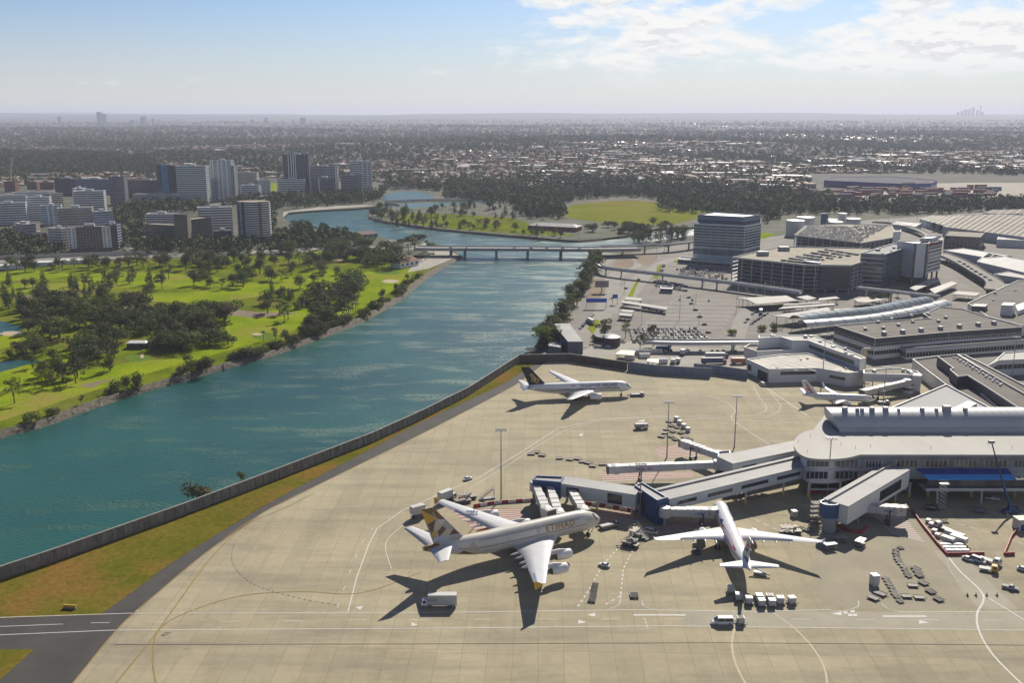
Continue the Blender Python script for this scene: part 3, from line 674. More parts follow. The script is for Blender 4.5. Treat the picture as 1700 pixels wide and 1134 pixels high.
# double-deck airliner in champagne livery
CHAMP = mat('champagne_paint', (0.62, 0.595, 0.53), 0.28, (0.56, 0.535, 0.475), 0.15, coords='obj')
GOLD = mat('gold_paint', (0.60, 0.33, 0.03), 0.4); BRONZE = mat('bronze_paint', (0.20, 0.115, 0.03), 0.4); BROWN = mat('brown_paint', (0.14, 0.065, 0.045), 0.4)
FG1 = mat('facet_pale', (0.56, 0.54, 0.52), 0.4); FG2 = mat('facet_grey', (0.40, 0.38, 0.35), 0.4); FG3 = mat('facet_blue_grey', (0.45, 0.47, 0.54), 0.4); FG4 = mat('facet_beige', (0.52, 0.45, 0.34), 0.4)
A, F, fin, fpt, body = airliner(dict(name='airliner', label='huge double deck cream airliner with gold and brown patterned tail', pos=(33.2, 343.3), th=0.4923,
    fus=(72.4, 3.57, 4.15, 6.75, 11.5, 5.7, 25.0, 9.6, 0.75, 1.5), body=CHAMP, wing_mat=AWG, fin_mat=FG2,
    cock=[(2.5, 3.5, 0.34, 0.52), (2.9, 4.0, 0.56, 0.74), (3.2, 4.3, 0.8, 1.2)],
    rows=[(-0.08, 8, 60), (0.60, 11, 52)], doors=[7.5, 16.5, 29, 41, 55], belly=(19, 43, 1.12, 2.7),
    wing=[(2.6, 20.0, 18.5, 4.0, 0.13), (8, 24.6, 15.0, 4.6, 0.12), (14, 29.2, 11.4, 5.2, 0.11), (26, 37.6, 7.8, 6.6, 0.10), (39.6, 46.6, 4.0, 8.2, 0.10)],
    tail=[(1.2, 61.5, 9.2, 9.6, 0.10), (15.2, 69.6, 3.6, 11.2, 0.09)], fin=((55.5, 68.0, 9.3), (68.3, 72.9, 24.1)),
    flaps=[8.5, 12.5, 17.5, 21.5], flap_r=0.62, panels=[(30, 38.5, 0.74, WDARK)], tip='fence', tip_mat=GOLD,
    engines=[(14.9, 22.0, 3.0, 1.75, 6.2), (25.7, 30.2, 4.1, 1.75, 6.2)], eng_mat=AW,
    gear=[(5.0, 0, 0.62, 1, 3), (32, 2.4, 0.7, 3, 4), (32, -2.4, 0.7, 3, 4), (29.5, 6.2, 0.7, 2, 4), (29.5, -6.2, 0.7, 2, 4)]))
def inv_bil(p, q):
    """crop point -> fin coordinates; q = tipTE, tipLE, rootLE, rootTE"""
    u, v = 0.5, 0.5
    for _ in range(30):
        f = lambda u, v: [(1 - v) * ((1 - u) * q[2][i] + u * q[3][i]) + v * ((1 - u) * q[1][i] + u * q[0][i]) for i in (0, 1)]
        a = f(u, v); du = f(u + 1e-4, v); dv = f(u, v + 1e-4)
        j = [[(du[i] - a[i]) / 1e-4, (dv[i] - a[i]) / 1e-4] for i in (0, 1)]; det = j[0][0] * j[1][1] - j[0][1] * j[1][0]
        e0, e1 = p[0] - a[0], p[1] - a[1]
        u += (e0 * j[1][1] - e1 * j[0][1]) / det; v += (e1 * j[0][0] - e0 * j[1][0]) / det
    return min(1, max(0, u)), min(1, max(0, v))
Q = [(375, 200), (570, 168), (1135, 605), (690, 785)]
FACETS = [([(375, 200), (570, 168), (760, 328), (640, 330), (622, 302)], 1), ([(375, 200), (622, 322), (515, 430)], 0), ([(620, 340), (518, 430), (600, 565), (628, 520), (612, 440)], 2), ([(625, 335), (770, 332), (720, 420)], 3),
          ([(625, 345), (718, 420), (690, 500), (612, 520)], 4), ([(735, 430), (798, 460), (715, 605), (680, 520)], 2), ([(775, 335), (905, 450), (800, 480), (735, 420)], 6), ([(905, 455), (995, 522), (852, 556)], 2), ([(610, 525), (682, 535), (660, 605), (613, 645)], 0),
          ([(862, 572), (995, 532), (1085, 602), (900, 692)], 6), ([(720, 602), (858, 562), (880, 692), (700, 682)], 5), ([(700, 690), (872, 690), (780, 762), (690, 785)], 0), ([(640, 650), (715, 605), (700, 685), (665, 715)], 3), ([(800, 480), (890, 460), (850, 558), (740, 585)], 4)]
mb = MB()
for P, m in FACETS:
    uv = [inv_bil(p, Q) for p in P]
    for sd in (1, -1): decal(mb, uv, lambda u, v: fpt(u, v, sd, 0.03), m, 2)
mb.build('tail_pattern', [GOLD, BRONZE, BROWN, FG1, FG4, FG3, FG2], fin)
mb = MB(); fn = lambda x, a: F.at(x, a, 0.03)
for P, m in [([(66.5, -1.57), (66.5, 1.2), (72.3, 1.57), (72.3, -1.57)], 1), ([(66.5, 1.94), (66.5, 4.7), (72.3, 4.7), (72.3, 1.57)], 1), ([(60.5, -0.9), (52.5, -0.95), (58.2, -0.25)], 1), ([(63.5, -0.4), (58, -0.2), (61.5, 0.85)], 3), ([(58, -0.2), (52, -0.35), (54.5, 0.6)], 2), ([(66.4, -0.2), (63.7, -0.35), (62, 0.8), (65.5, 1.0)], 4),
             ([(46, 1.62), (46, 2.1), (58, 2.3), (60, 1.75)], 0), ([(60.5, 4.0), (52.5, 4.1), (58.2, 3.4)], 1)]: decal(mb, P, fn, m, 3)
mb.build('fuselage_pattern', [GOLD, BRONZE, FG4, FG3, FG1], body)
LG = mat('gold_lettering', (0.36, 0.19, 0.03), 0.4)
for sd in (0, 1):
    f2 = (lambda x, y: F.at(25.6 - x, 0.12 + y / 4.15, 0.08)) if sd == 0 else (lambda x, y: F.at(11.4 + x, pi - (0.12 + y / 4.15), 0.08))
    lettering('ETIHAD', 3.3, f2, LG, body, bold=0.05, space=1.12)
    f3 = (lambda x, y: F.at(8.2 - x, 0.32 + y / 4.15, 0.08)) if sd == 0 else (lambda x, y: F.at(5.6 + x, pi - (0.32 + y / 4.15), 0.05))
    lettering('AIRWAYS', 0.62, f3, LG, body)
    mb = MB(); a0 = 0.42 if sd == 0 else pi - 0.42
    for k in range(2): decal(mb, [(28.6 + (0.8 - 0.25 * k) * cos(t * pi / 5), a0 + (1.0 - 0.3 * k) / 4.15 * sin(t * pi / 5)) for t in range(10)], lambda x, a: F.at(x, a, 0.04 + 0.02 * k), k, 1)
    mb.build('crest', [LG, CHAMP], body)
# twin jet with a dark tail, on tow by the wall
NAVY = mat('dark_tail_paint', (0.018, 0.015, 0.03), 0.35); GOLD2 = mat('pale_gold', (0.46, 0.31, 0.10), 0.4); INK = mat('dark_lettering', (0.05, 0.05, 0.11), 0.4)
A, F, fin, fpt, body = airliner(dict(name='airliner', label='white airliner with dark tail and gold bird emblem parked near the long wall', pos=(67.5, 528.7), th=0.126,
    fus=(63.4, 3.1, 3.1, 5.6, 8.5, 4.6, 21.0, 7.0, 0.45, 1.5), body=AW, wing_mat=AW, fin_mat=NAVY,
    cock=[(2.0, 2.9, 0.34, 0.56), (2.3, 3.3, 0.6, 0.82), (2.6, 3.5, 0.9, 1.25)], rows=[(0.06, 8, 55)], doors=[6.5, 15.5, 27, 39, 52], belly=(18, 38, 1.1, 2.1), belly_mat=AWG,
    wing=[(2.6, 19.5, 14.5, 4.2, 0.13), (9.5, 25.4, 9.6, 4.9, 0.11), (28.5, 39.0, 3.6, 7.4, 0.10), (30.4, 41.2, 1.2, 7.9, 0.10)],
    tail=[(0.8, 55.5, 6.8, 7.0, 0.10), (10.7, 61.2, 2.4, 8.0, 0.09)], fin=((48.8, 58.6, 7.9), (58.6, 63.2, 18.5)),
    flaps=[6.5, 11, 16, 20], flap_r=0.4, panels=[], tip='none', tip_mat=AW, engines=[(9.6, 19.5, 2.7, 1.75, 6.6)], eng_mat=AW,
    gear=[(5.9, 0, 0.55, 1, 3), (32, 5.4, 0.68, 3, 4), (32, -5.4, 0.68, 3, 4)]))
mb = MB()
for sd in (1, -1):
    f4 = lambda u, v: fpt(u, v, sd, 0.03)
    bird = [[(0.30, 0.62), (0.44, 0.66), (0.40, 0.42), (0.58, 0.24), (0.62, 0.12), (0.45, 0.20), (0.22, 0.36)], [(0.47, 0.60), (0.58, 0.58), (0.56, 0.40), (0.70, 0.24), (0.72, 0.14), (0.62, 0.24), (0.46, 0.40)], [(0.12, 0.30), (0.36, 0.12), (0.60, 0.06), (0.30, 0.24), (0.16, 0.40)]]
    for b in bird: decal(mb, b, f4, 0, 2)
mb.build('tail_emblem', GOLD2, fin)
mb = MB(); fn = lambda x, a: F.at(x, a, 0.02)
for sd in (0, 1):
    X = np.linspace(7.5, 56, 40)
    for x0, x1 in zip(X, X[1:]):
        lo = lambda x: -0.16 - 0.30 * max(0, (x - 30) / 26) ** 1.5; hi = lambda x: -0.01 - 0.28 * max(0, (x - 36) / 20) ** 1.5; md = lambda x: lo(x) * 0.6 + hi(x) * 0.4
        for l, h, m in ((lo, md, 0), (md, hi, 1)):
            q = [(x0, l(x0)), (x1, l(x1)), (x1, h(x1)), (x0, h(x0))]; mb.add([fn(x, a if sd == 0 else pi - a) for x, a in (q if sd else q[::-1])], [(0, 1, 2, 3)], m)
mb.build('cheat_line', [mat('bronze_line', (0.33, 0.19, 0.08), 0.4), mat('brown_line', (0.13, 0.075, 0.06), 0.4)], body)
for sd in (0, 1):
    f2 = (lambda x, y: F.at(30.2 - x, 0.30 + y / 3.1, 0.08)) if sd == 0 else (lambda x, y: F.at(8 + x, pi - (0.30 + y / 3.1), 0.08))
    lettering('SINGAPORE AIRLINES', 2.1, f2, INK, body, bold=0.03, space=1.06)
    mb = MB(); x0 = 32.8; y0 = 0.36
    for k, (b0, b1) in enumerate(((0, 0.5), (0.5, 1))): decal(mb, [(x0 + p, (y0 + (b0 + q * 0.5) / 3.1) if sd == 0 else pi - (y0 + (b0 + q * 0.5) / 3.1)) for p, q in ((0, 0), (1.8, 0), (1.8, 1), (0, 1))], lambda x, a: F.at(x, a, 0.05), k, 1)
    mb.build('flag', [AW, RED], body)
# twin jet nose-in at the pier
MBLUE = mat('livery_blue', (0.03, 0.055, 0.22), 0.4); MRED = mat('livery_red', (0.52, 0.03, 0.035), 0.4)
A, F, fin, fpt, body = airliner(dict(name='airliner', label='white airliner with red side streak parked nose in at the blue pier end', pos=(81.6, 361.0), th=1.534,
    fus=(63.4, 2.82, 2.82, 5.0, 7.0, 4.2, 20.0, 7.4, 0.4, 1.5), body=AW, wing_mat=AW, fin_mat=LGREY,
    cock=[(1.8, 2.6, 0.34, 0.58), (2.1, 2.9, 0.62, 0.86), (2.4, 3.1, 0.9, 1.25)], rows=[(0.12, 7, 54)], doors=[5.5, 17, 38, 53], belly=(19, 39, 1.12, 2.0), belly_mat=AWG,
    wing=[(2.4, 21.8, 12.4, 4.2, 0.13), (9.5, 26.6, 8.2, 5.1, 0.11), (29.0, 40.4, 2.7, 8.0, 0.10)],
    tail=[(0.8, 55.2, 6.6, 7.0, 0.10), (9.7, 60.4, 2.5, 8.0, 0.09)], fin=((50.0, 59.3, 7.5), (58.6, 62.4, 17.2)),
    flaps=[6.5, 10.5, 14.5, 19], flap_r=0.4, panels=[(20, 28, 0.70, WDARK)], tip='winglet', tip_mat=AW, tipdim=(1.5, 1.1, 1.6), engines=[(9.4, 21.5, 2.6, 1.45, 5.6)], eng_mat=AW,
    gear=[(6.2, 0, 0.5, 1, 3), (32, 5.3, 0.68, 2, 4), (32, -5.3, 0.68, 2, 4)]))
mb = MB()
for sd in (0, 1):
    fn = lambda x, a: F.at(x, a if sd == 0 else pi - a, 0.03)
    decal(mb, [(19, 0.55), (22.5, 0.95), (23.5, 0.25), (21, 0.35)], fn, 1, 3)
    X = np.linspace(22.5, 48, 26)
    for x0, x1 in zip(X, X[1:]):
        w = lambda x: 0.26 * sin(pi * min(1, (x - 22.0) / 27)) ** 0.7; c = lambda x: 0.42 + 0.012 * (x - 22)
        q = [(x0, c(x0) - w(x0)), (x1, c(x1) - w(x1)), (x1, c(x1) + w(x1)), (x0, c(x0) + w(x0))]; mb.add([fn(*p) for p in (q if sd else q[::-1])], [(0, 1, 2, 3)], 0)
mb.build('livery_streak', [MRED, MBLUE], body)
for sd in (0, 1):
    f2 = (lambda x, y: F.at(18 - x, 0.45 + y / 2.82, 0.08)) if sd == 0 else (lambda x, y: F.at(7.5 + x, pi - (0.45 + y / 2.82), 0.08))
    lettering('malaysia', 2.2, f2, MBLUE, body, bold=0.04)
mb = MB()
for sd in (1, -1):
    f4 = lambda u, v: fpt(u, v, sd, 0.03)
    decal(mb, [(0.25, 0.55), (0.55, 0.80), (0.80, 0.62), (0.55, 0.62)], f4, 0, 2); decal(mb, [(0.30, 0.42), (0.55, 0.55), (0.78, 0.50), (0.52, 0.32)], f4, 1, 2); decal(mb, [(0.0, 0.0), (1, 0.0), (1, 0.22), (0.5, 0.12)], f4, 1, 2)
mb.build('tail_emblem', [MRED, MBLUE], fin)
# small twin jet by the long gate building
A, F, fin, fpt, body = airliner(dict(name='airliner', label='small white twin jet with red lettering on its tail beside a jet bridge', pos=(197.1, 509.4), th=-0.1496,
    fus=(38.0, 1.88, 2.0, 3.55, 5.0, 2.9, 13.0, 4.9, 0.35, 1.4), body=AW, wing_mat=AW, fin_mat=AW,
    cock=[(1.3, 2.0, 0.34, 0.62), (1.5, 2.2, 0.66, 0.9), (1.7, 2.3, 0.95, 1.25)], rows=[(0.15, 5, 32)], doors=[4, 31], belly=(12, 24, 1.1, 1.3), belly_mat=AWG,
    wing=[(1.6, 13.0, 8.0, 2.6, 0.13), (5.6, 15.6, 5.2, 3.1, 0.11), (16.6, 22.4, 1.7, 4.5, 0.10)],
    tail=[(0.5, 33.2, 4.2, 5.0, 0.10), (7.2, 36.9, 1.5, 5.6, 0.09)], fin=((29.4, 36.0, 5.3), (35.8, 38.9, 12.5)),
    flaps=[3.5, 8, 11.5], flap_r=0.25, panels=[], tip='winglet', tip_mat=mat('aircraft_white', (0, 0, 0)), tipdim=(2.5, 0.7, 1.7), engines=[(4.85, 12.6, 1.75, 1.02, 4.2)], eng_mat=AW,
    gear=[(4.0, 0, 0.36, 1, 2), (19.5, 2.9, 0.5, 1, 2.5), (19.5, -2.9, 0.5, 1, 2.5)]))
for sd in (1, -1):
    f5 = (lambda x, y: fpt(0.62 - y * 0.16 + 0.0 * x, 0.92 - x * 0.135, 1, 0.08)) if sd == 1 else (lambda x, y: fpt(0.30 + y * 0.16, 0.92 - x * 0.135, -1, 0.05))
    lettering('virgin', 3.6, f5, MRED, fin, bold=0.10, shear=0.2)
    f2 = (lambda x, y: F.at(23 - x, 0.40 + y / 2.0, 0.04)) if sd == 1 else (lambda x, y: F.at(7 + x, pi - (0.40 + y / 2.0), 0.04))
    lettering('virgin australia', 1.9, f2, mat('faint_violet', (0.33, 0.32, 0.46), 0.4), body)
# ---------------------------------------------------------------- terminal and pier
def part(mb, name, mats, root):
    """a part built in the coordinates of the place, hung on its thing"""
    l = root.location; mb.v = [(v[0] - l.x, v[1] - l.y, v[2] - l.z) for v in mb.v]
    return mb.build(name, mats, root)
def cen(P): return (sum(p[0] for p in P) / len(P), sum(p[1] for p in P) / len(P), 0.0)
def ccw(P):
    P = [Vector((p[0], p[1], 0)) for p in P]
    return P if sum(P[i - 1].x * P[i].y - P[i].x * P[i - 1].y for i in range(len(P))) > 0 else P[::-1]
def grow(P, d):
    P = ccw(P); n = len(P); out = []
    for i in range(n):
        a = (P[i] - P[i - 1]).normalized(); b = (P[(i + 1) % n] - P[i]).normalized()
        na, nb = Vector((a.y, -a.x, 0)), Vector((b.y, -b.x, 0)); k = na + nb
        out.append(P[i] + k * (d / max(0.35, k.length_squared / 2)) / 1.0 * 1.0 if k.length > 1e-3 else P[i] + na * d)
    return out
def edifice(name, label, cat, P, z0, z1, wall, roof, bands=(), parapet=0.9, pm=None, group=None, root=None):
    """a building on outline P: walls, sunken roof, parapet, and belts (z0, z1, material, proud, mullion step, part name)"""
    P = ccw(P)
    if root is None: root = thing(name, label, cat, cen(P), 0, group)
    mb = MB(); mb.prism(P, z0, z1, 0, None, False); part(mb, 'wall', wall, root)
    mb = MB(); mb.poly(P, z1 - parapet, 0); part(mb, 'roof', roof, root)
    if parapet > 0.3:
        mb = MB(); Q = grow(P, 0.12); R = grow(P, -0.35); n = len(P)
        vs = [(p.x, p.y, z1 - parapet * 0.9) for p in Q] + [(p.x, p.y, z1 + 0.1) for p in Q] + [(p.x, p.y, z1 + 0.1) for p in R] + [(p.x, p.y, z1 - parapet) for p in R]
        mb.add(vs, [(k * n + i, k * n + (i + 1) % n, (k + 1) * n + (i + 1) % n, (k + 1) * n + i) for k in range(3) for i in range(n)])
        part(mb, 'parapet', pm or wall, root)
    for b in bands: belt(root, P, *b)
    return root
def belt(root, P, z0, z1, m, proud=0.06, step=0, name='window_band', edges=None):
    P = ccw(P); n = len(P); mb = MB()
    for i in range(n):
        a, b = P[i], P[(i + 1) % n]; d = b - a; L = d.length
        if L < 1.0: continue
        d.normalize(); nn = Vector((d.y, -d.x, 0))
        if edges is not None:
            if i not in edges: continue
        elif nn.dot(-(a + b) / 2) < -0.25 * (a + b).length / 2: continue     # far sides the place never shows from here
        a2, b2 = a + nn * proud + d * 0.25, b + nn * proud - d * 0.25
        A_ = a - nn * 0.05 + d * 0.25; B_ = b - nn * 0.05 - d * 0.25
        mb.prism([a2, b2, B_, A_], z0, z1, 0, None, True, True)
        if step:
            k = max(1, int(L / step)); 
            for j in range(k + 1):
                q = a + d * (0.25 + (L - 0.5) * j / k) + nn * (proud + 0.06)
                mb.prism([q - d * 0.14, q + d * 0.14, q + d * 0.14 - nn * 0.3, q - d * 0.14 - nn * 0.3], z0, z1, 1, None, False)
    if mb.v: return part(mb, name, [m, LGREY], root)
def face_panel(root, a, b, t0, t1, z0, z1, m, name='window', proud=0.05, toward=None):
    """one opening in the wall that runs from a to b"""
    a, b = Vector((a[0], a[1], 0)), Vector((b[0], b[1], 0)); d = (b - a); nn = Vector((d.y, -d.x, 0)).normalized()
    if nn.dot(-(a + b)) < 0: nn = -nn
    p, q = a + d * t0, a + d * t1; mb = MB()
    mb.prism([p + nn * proud, q + nn * proud, q - nn * 0.1, p - nn * 0.1], z0, z1, 0, None, True, True); return part(mb, name, m, root)
def roof_bits(root, P, z, n, seed=1, s=1.6, m=None, name='roof_vent'):
    rr = random.Random(seed); P = ccw(P); xs = [p.x for p in P]; ys = [p.y for p in P]; k = 0; t = 0
    while k < n and t < 500:
        t += 1; x, y = rr.uniform(min(xs), max(xs)), rr.uniform(min(ys), max(ys))
        if not inside(P, x, y): continue
        w, l, h = s * rr.uniform(0.6, 1.4), s * rr.uniform(0.6, 1.6), s * rr.uniform(0.5, 1.0); mb = MB(); mb.box(-w / 2, w / 2, -l / 2, l / 2, z, z + h, 0, 0.1, (x, y)); part(mb, name, m or GREY, root); k += 1
def inside(P, x, y):
    c = False; n = len(P)
    for i in range(n):
        a, b = P[i - 1], P[i]
        if (a[1] > y) != (b[1] > y) and x < (b[0] - a[0]) * (y - a[1]) / (b[1] - a[1]) + a[0]: c = not c
    return c
PANEL = mat('grey_white_cladding', (0.52, 0.54, 0.56), 0.5, (0.46, 0.48, 0.50), 0.1, stretch=(1, 1, 0.3))
WALLW_ = mat('white_cladding', (0.66, 0.66, 0.65), 0.5, (0.58, 0.585, 0.58), 0.09, 5)
SHADE = mat('undercroft_dark', (0.05, 0.05, 0.055), 0.8, (0.08, 0.075, 0.07), 0.3)  # dark colour stands in for the shade in the undercroft and openings
# the pier: white roof with a rounded end, a barrel vault along it, open undercroft on columns
EZ = 18.0
fr = [G(x, y, EZ) for x, y in [(1350, 714), (1335, 717), (1323, 725), (1318, 737), (1321, 747), (1331, 756), (1346, 761), (1375, 762.5), (1405, 760.5), (1428, 755), (1720, 755.3)]]
XR = fr[-1].x + 14; YB = fr[0].y + 22
fr = smooth_path(fr[:10], 4) + [Vector((XR, fr[-1].y, EZ))]
PIERP = [(p.x, p.y) for p in fr] + [(XR, YB), (fr[0].x + 12, YB)]
pier = thing('pier_terminal', 'white roofed airport pier building with rounded end and long barrel vault', 'terminal', cen(PIERP))
mb = MB(); mb.prism(PIERP, EZ - 1.0, EZ, 0, None, True, True); part(mb, 'roof', WROOF, pier)
INN = grow(PIERP, -3.0)
mb = MB(); mb.prism(INN, 6.2, EZ - 1.0, 0, None, False, True); part(mb, 'wall', WALLW_, pier)
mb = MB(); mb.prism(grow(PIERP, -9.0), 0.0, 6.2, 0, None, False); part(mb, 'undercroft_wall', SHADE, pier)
yf = min(p.y for p in INN)
xl = G(1345, 790, 10).x
for i, (x0, x1) in enumerate([(1352, 1390), (1403, 1441), (1453, 1480), (1505, 1542), (1555, 1592), (1605, 1643), (1656, 1694), (1706, 1740)]):
    a, b = G(x0, 790, 14).x, G(x1, 790, 14).x
    yy = min(p.y for p in INN if abs(p.x - (a + b) / 2) < 14) if any(abs(p.x - (a + b) / 2) < 14 for p in INN) else yf
    yy = yf
    for z0, z1 in ((13.6, 16.4), (8.4, 11.4)):
        if i > 2 and z0 < 10: continue
        f = mb2 = MB(); mb2.box(a, b, yy - 0.12, yy + 0.05, z0, z1); f = part(mb2, 'window', GLASS, pier)
        mb2 = MB()
        for k in range(6): xx = a + (b - a) * k / 5; mb2.box(xx - 0.12, xx + 0.12, yy - 0.2, yy - 0.12, z0, z1)
        o = part(mb2, 'mullion', LGREY, pier); o.parent = f; 
mb = MB(); mb.box(xl, XR, yf - 0.1, yf + 0.1, 12.2, 12.6); part(mb, 'string_course', LGREY, pier)
for x in (1344, 1396, 1460, 1512, 1543, 1615, 1687):
    p = G(x, 816, 3); mb = MB(); mb.tube([(p.x, yf + 0.8, 0), (p.x, yf + 0.8, 6.4)], 0.55, 10, 0); mb.tube([(p.x, yf + 0.8, 0), (p.x, yf + 0.8, 1.6)], 0.75, 10, 1); part(mb, 'column', [WHITE, YELLOW], pier)
mb = MB(); mb.box(xl, G(1505, 810, 3).x, yf + 1.5, yf + 1.9, 2.6, 3.4); part(mb, 'rail_beam', LGREY, pier)
# barrel vault
vf = G(1500, 718, EZ).y; vx0, vx1 = G(1393, 718, EZ).x, XR; vw, vh = 19.0, 7.5
mb = MB(); rings = []
for x in (vx0, vx1): rings.append([(x - (3.0 if x == vx0 and k not in () else 0) * sin(pi * k / 18), vf + vw / 2 - vw / 2 * cos(pi * k / 18), EZ - 0.2 + 0.9 + vh * sin(pi * k / 18)) for k in range(19)])
vs = rings[0] + rings[1]; mb.add(vs, [(k, k + 1, 19 + k + 1, 19 + k) for k in range(18)], 0, True); mb.add(rings[0], fill(rings[0]), 1)
VAULT = mat('vault_sheet', (0.46, 0.475, 0.49), 0.4, (0.40, 0.415, 0.43), 0.08, stretch=(1, 0.2, 0.2)); va = part(mb, 'barrel_vault', [VAULT, PANEL], pier)
mb = MB(); mb.box(vx0, vx1, vf - 0.5, vf, EZ, EZ + 2.0); part(mb, 'gutter', LGREY, pier)
for x, r in ((1415, 1.1), (1436, 0.7), (1444, 0.7), (1461, 1.0), (1484, 1.1), (1506, 0.5), (1546, 0.8), (1570, 0.6), (1588, 1.6), (1619, 0.8)):
    p = G(x, 694, EZ + vh); mb = MB(); mb.box(p.x - r, p.x + r, vf + 6.5, vf + 7.4 + r, EZ + vh - 0.8, EZ + vh + 0.8 + r); part(mb, 'roof_vent', GREY, pier)
for k in range(24):
    x = vx0 + (vx1 - vx0) * (k + 0.5) / 24; mb = MB(); mb.add([(x - 0.06, vf + vw / 2 - vw / 2 * 1.004 * cos(pi * j / 18), EZ + 0.74 + vh * 1.006 * sin(pi * j / 18)) for j in range(19)] + [(x + 0.06, vf + vw / 2 - vw / 2 * 1.004 * cos(pi * j / 18), EZ + 0.74 + vh * 1.006 * sin(pi * j / 18)) for j in range(19)], [(j, 19 + j, 20 + j, j + 1) for j in range(18)]); part(mb, 'vault_seam', LGREY, pier)
for x, y in ((1325, 735), (1340, 752), (1345, 725), (1378, 735), (1396, 738), (1420, 745), (1445, 742), (1545, 745), (1640, 738), (1680, 745), (1560, 720), (1455, 722)):
    p = G(x, y, EZ); mb = MB(); mb.tube([(p.x, p.y, EZ), (p.x, p.y, EZ + 1.4)], 0.07, 6); part(mb, 'roof_vent', GREY, pier)
# roof deck behind the vault, a grey triangle that runs back to the link
TRI = [G(x, y, 15) for x, y in ((1571, 638), (1450, 689), (1470, 690), (1663, 687))]
tri = edifice('triangular_hall', 'flat grey triangular roof running behind the white barrel vault', 'terminal', TRI, 0, 15, PANEL, mat('pale_grey_roof', (0.33, 0.34, 0.345), 0.8, (0.28, 0.29, 0.295), 0.05, 5), parapet=0.7, pm=WHITE)
p = G(1600, 680, 15); mb = MB(); mb.prism([G(x, y, 15.6) for x, y in ((1565, 686), (1607, 665), (1622, 670), (1590, 687))], 14, 15.6); part(mb, 'plant_deck', GREY, tri)
# blue glass awning and balcony on the pier front
aw = pier
bx0, bx1 = G(1511, 772, 12.6).x, G(1663, 772, 12.6).x; bx2 = XR
mb = MB(); yo, yi = yf - 7.5, yf - 0.15
B1 = mat('awning_dark_blue', (0.012, 0.045, 0.26), 0.25, (0.015, 0.055, 0.30), 0.3); B2 = mat('awning_sky_blue', (0.05, 0.30, 0.68), 0.25, (0.06, 0.33, 0.72), 0.3)
ym = (yo + yi) / 2 - 0.6
mb.add([(bx0, yi, 12.9), (bx1, yi, 12.9), (bx1, ym, 11.9), (bx0 + 1.5, ym, 11.9)], [(0, 3, 2, 1)], 0); mb.add([(bx0 + 1.5, ym, 11.85), (bx1, ym, 11.85), (bx1, yo, 10.6), (bx0 + 3, yo, 10.6)], [(0, 3, 2, 1)], 1)
part(mb, 'blue_awning', [B1, B2], pier)
mb = MB(); mb.box(bx0 + 3, bx2, yo + 1.0, yo + 1.15, 6.6, 10.4); part(mb, 'glass_screen', mat('shaded_glass', (0.03, 0.04, 0.06), 0.15, (0.05, 0.06, 0.08), 0.4), pier)
mb = MB(); mb.box(bx0 + 2, bx2, yo, yi, 5.9, 6.4); mb.box(bx0 + 2, bx2, yo - 0.2, yo, 5.9, 7.2); part(mb, 'balcony', LGREY, pier)
mb = MB(); mb.box(bx1, bx2, yo, yo + 0.3, 10.7, 11.0); mb.box(bx1, bx2, ym, ym + 0.3, 11.7, 12.0)
for k in range(12): mb.box(bx1 + k * 2.4, bx1 + k * 2.4 + 0.25, yo, ym + 0.3, 10.9, 11.3)
part(mb, 'awning_frame', WHITE, pier)
for x in (1543, 1615, 1687):
    p = G(x, 825, 0); mb = MB(); mb.tube([(p.x, yo + 1.2, 0), (p.x - 0.4, yo + 1.2, 6.2)], 0.45, 10, 0); part(mb, 'column', WHITE, pier)
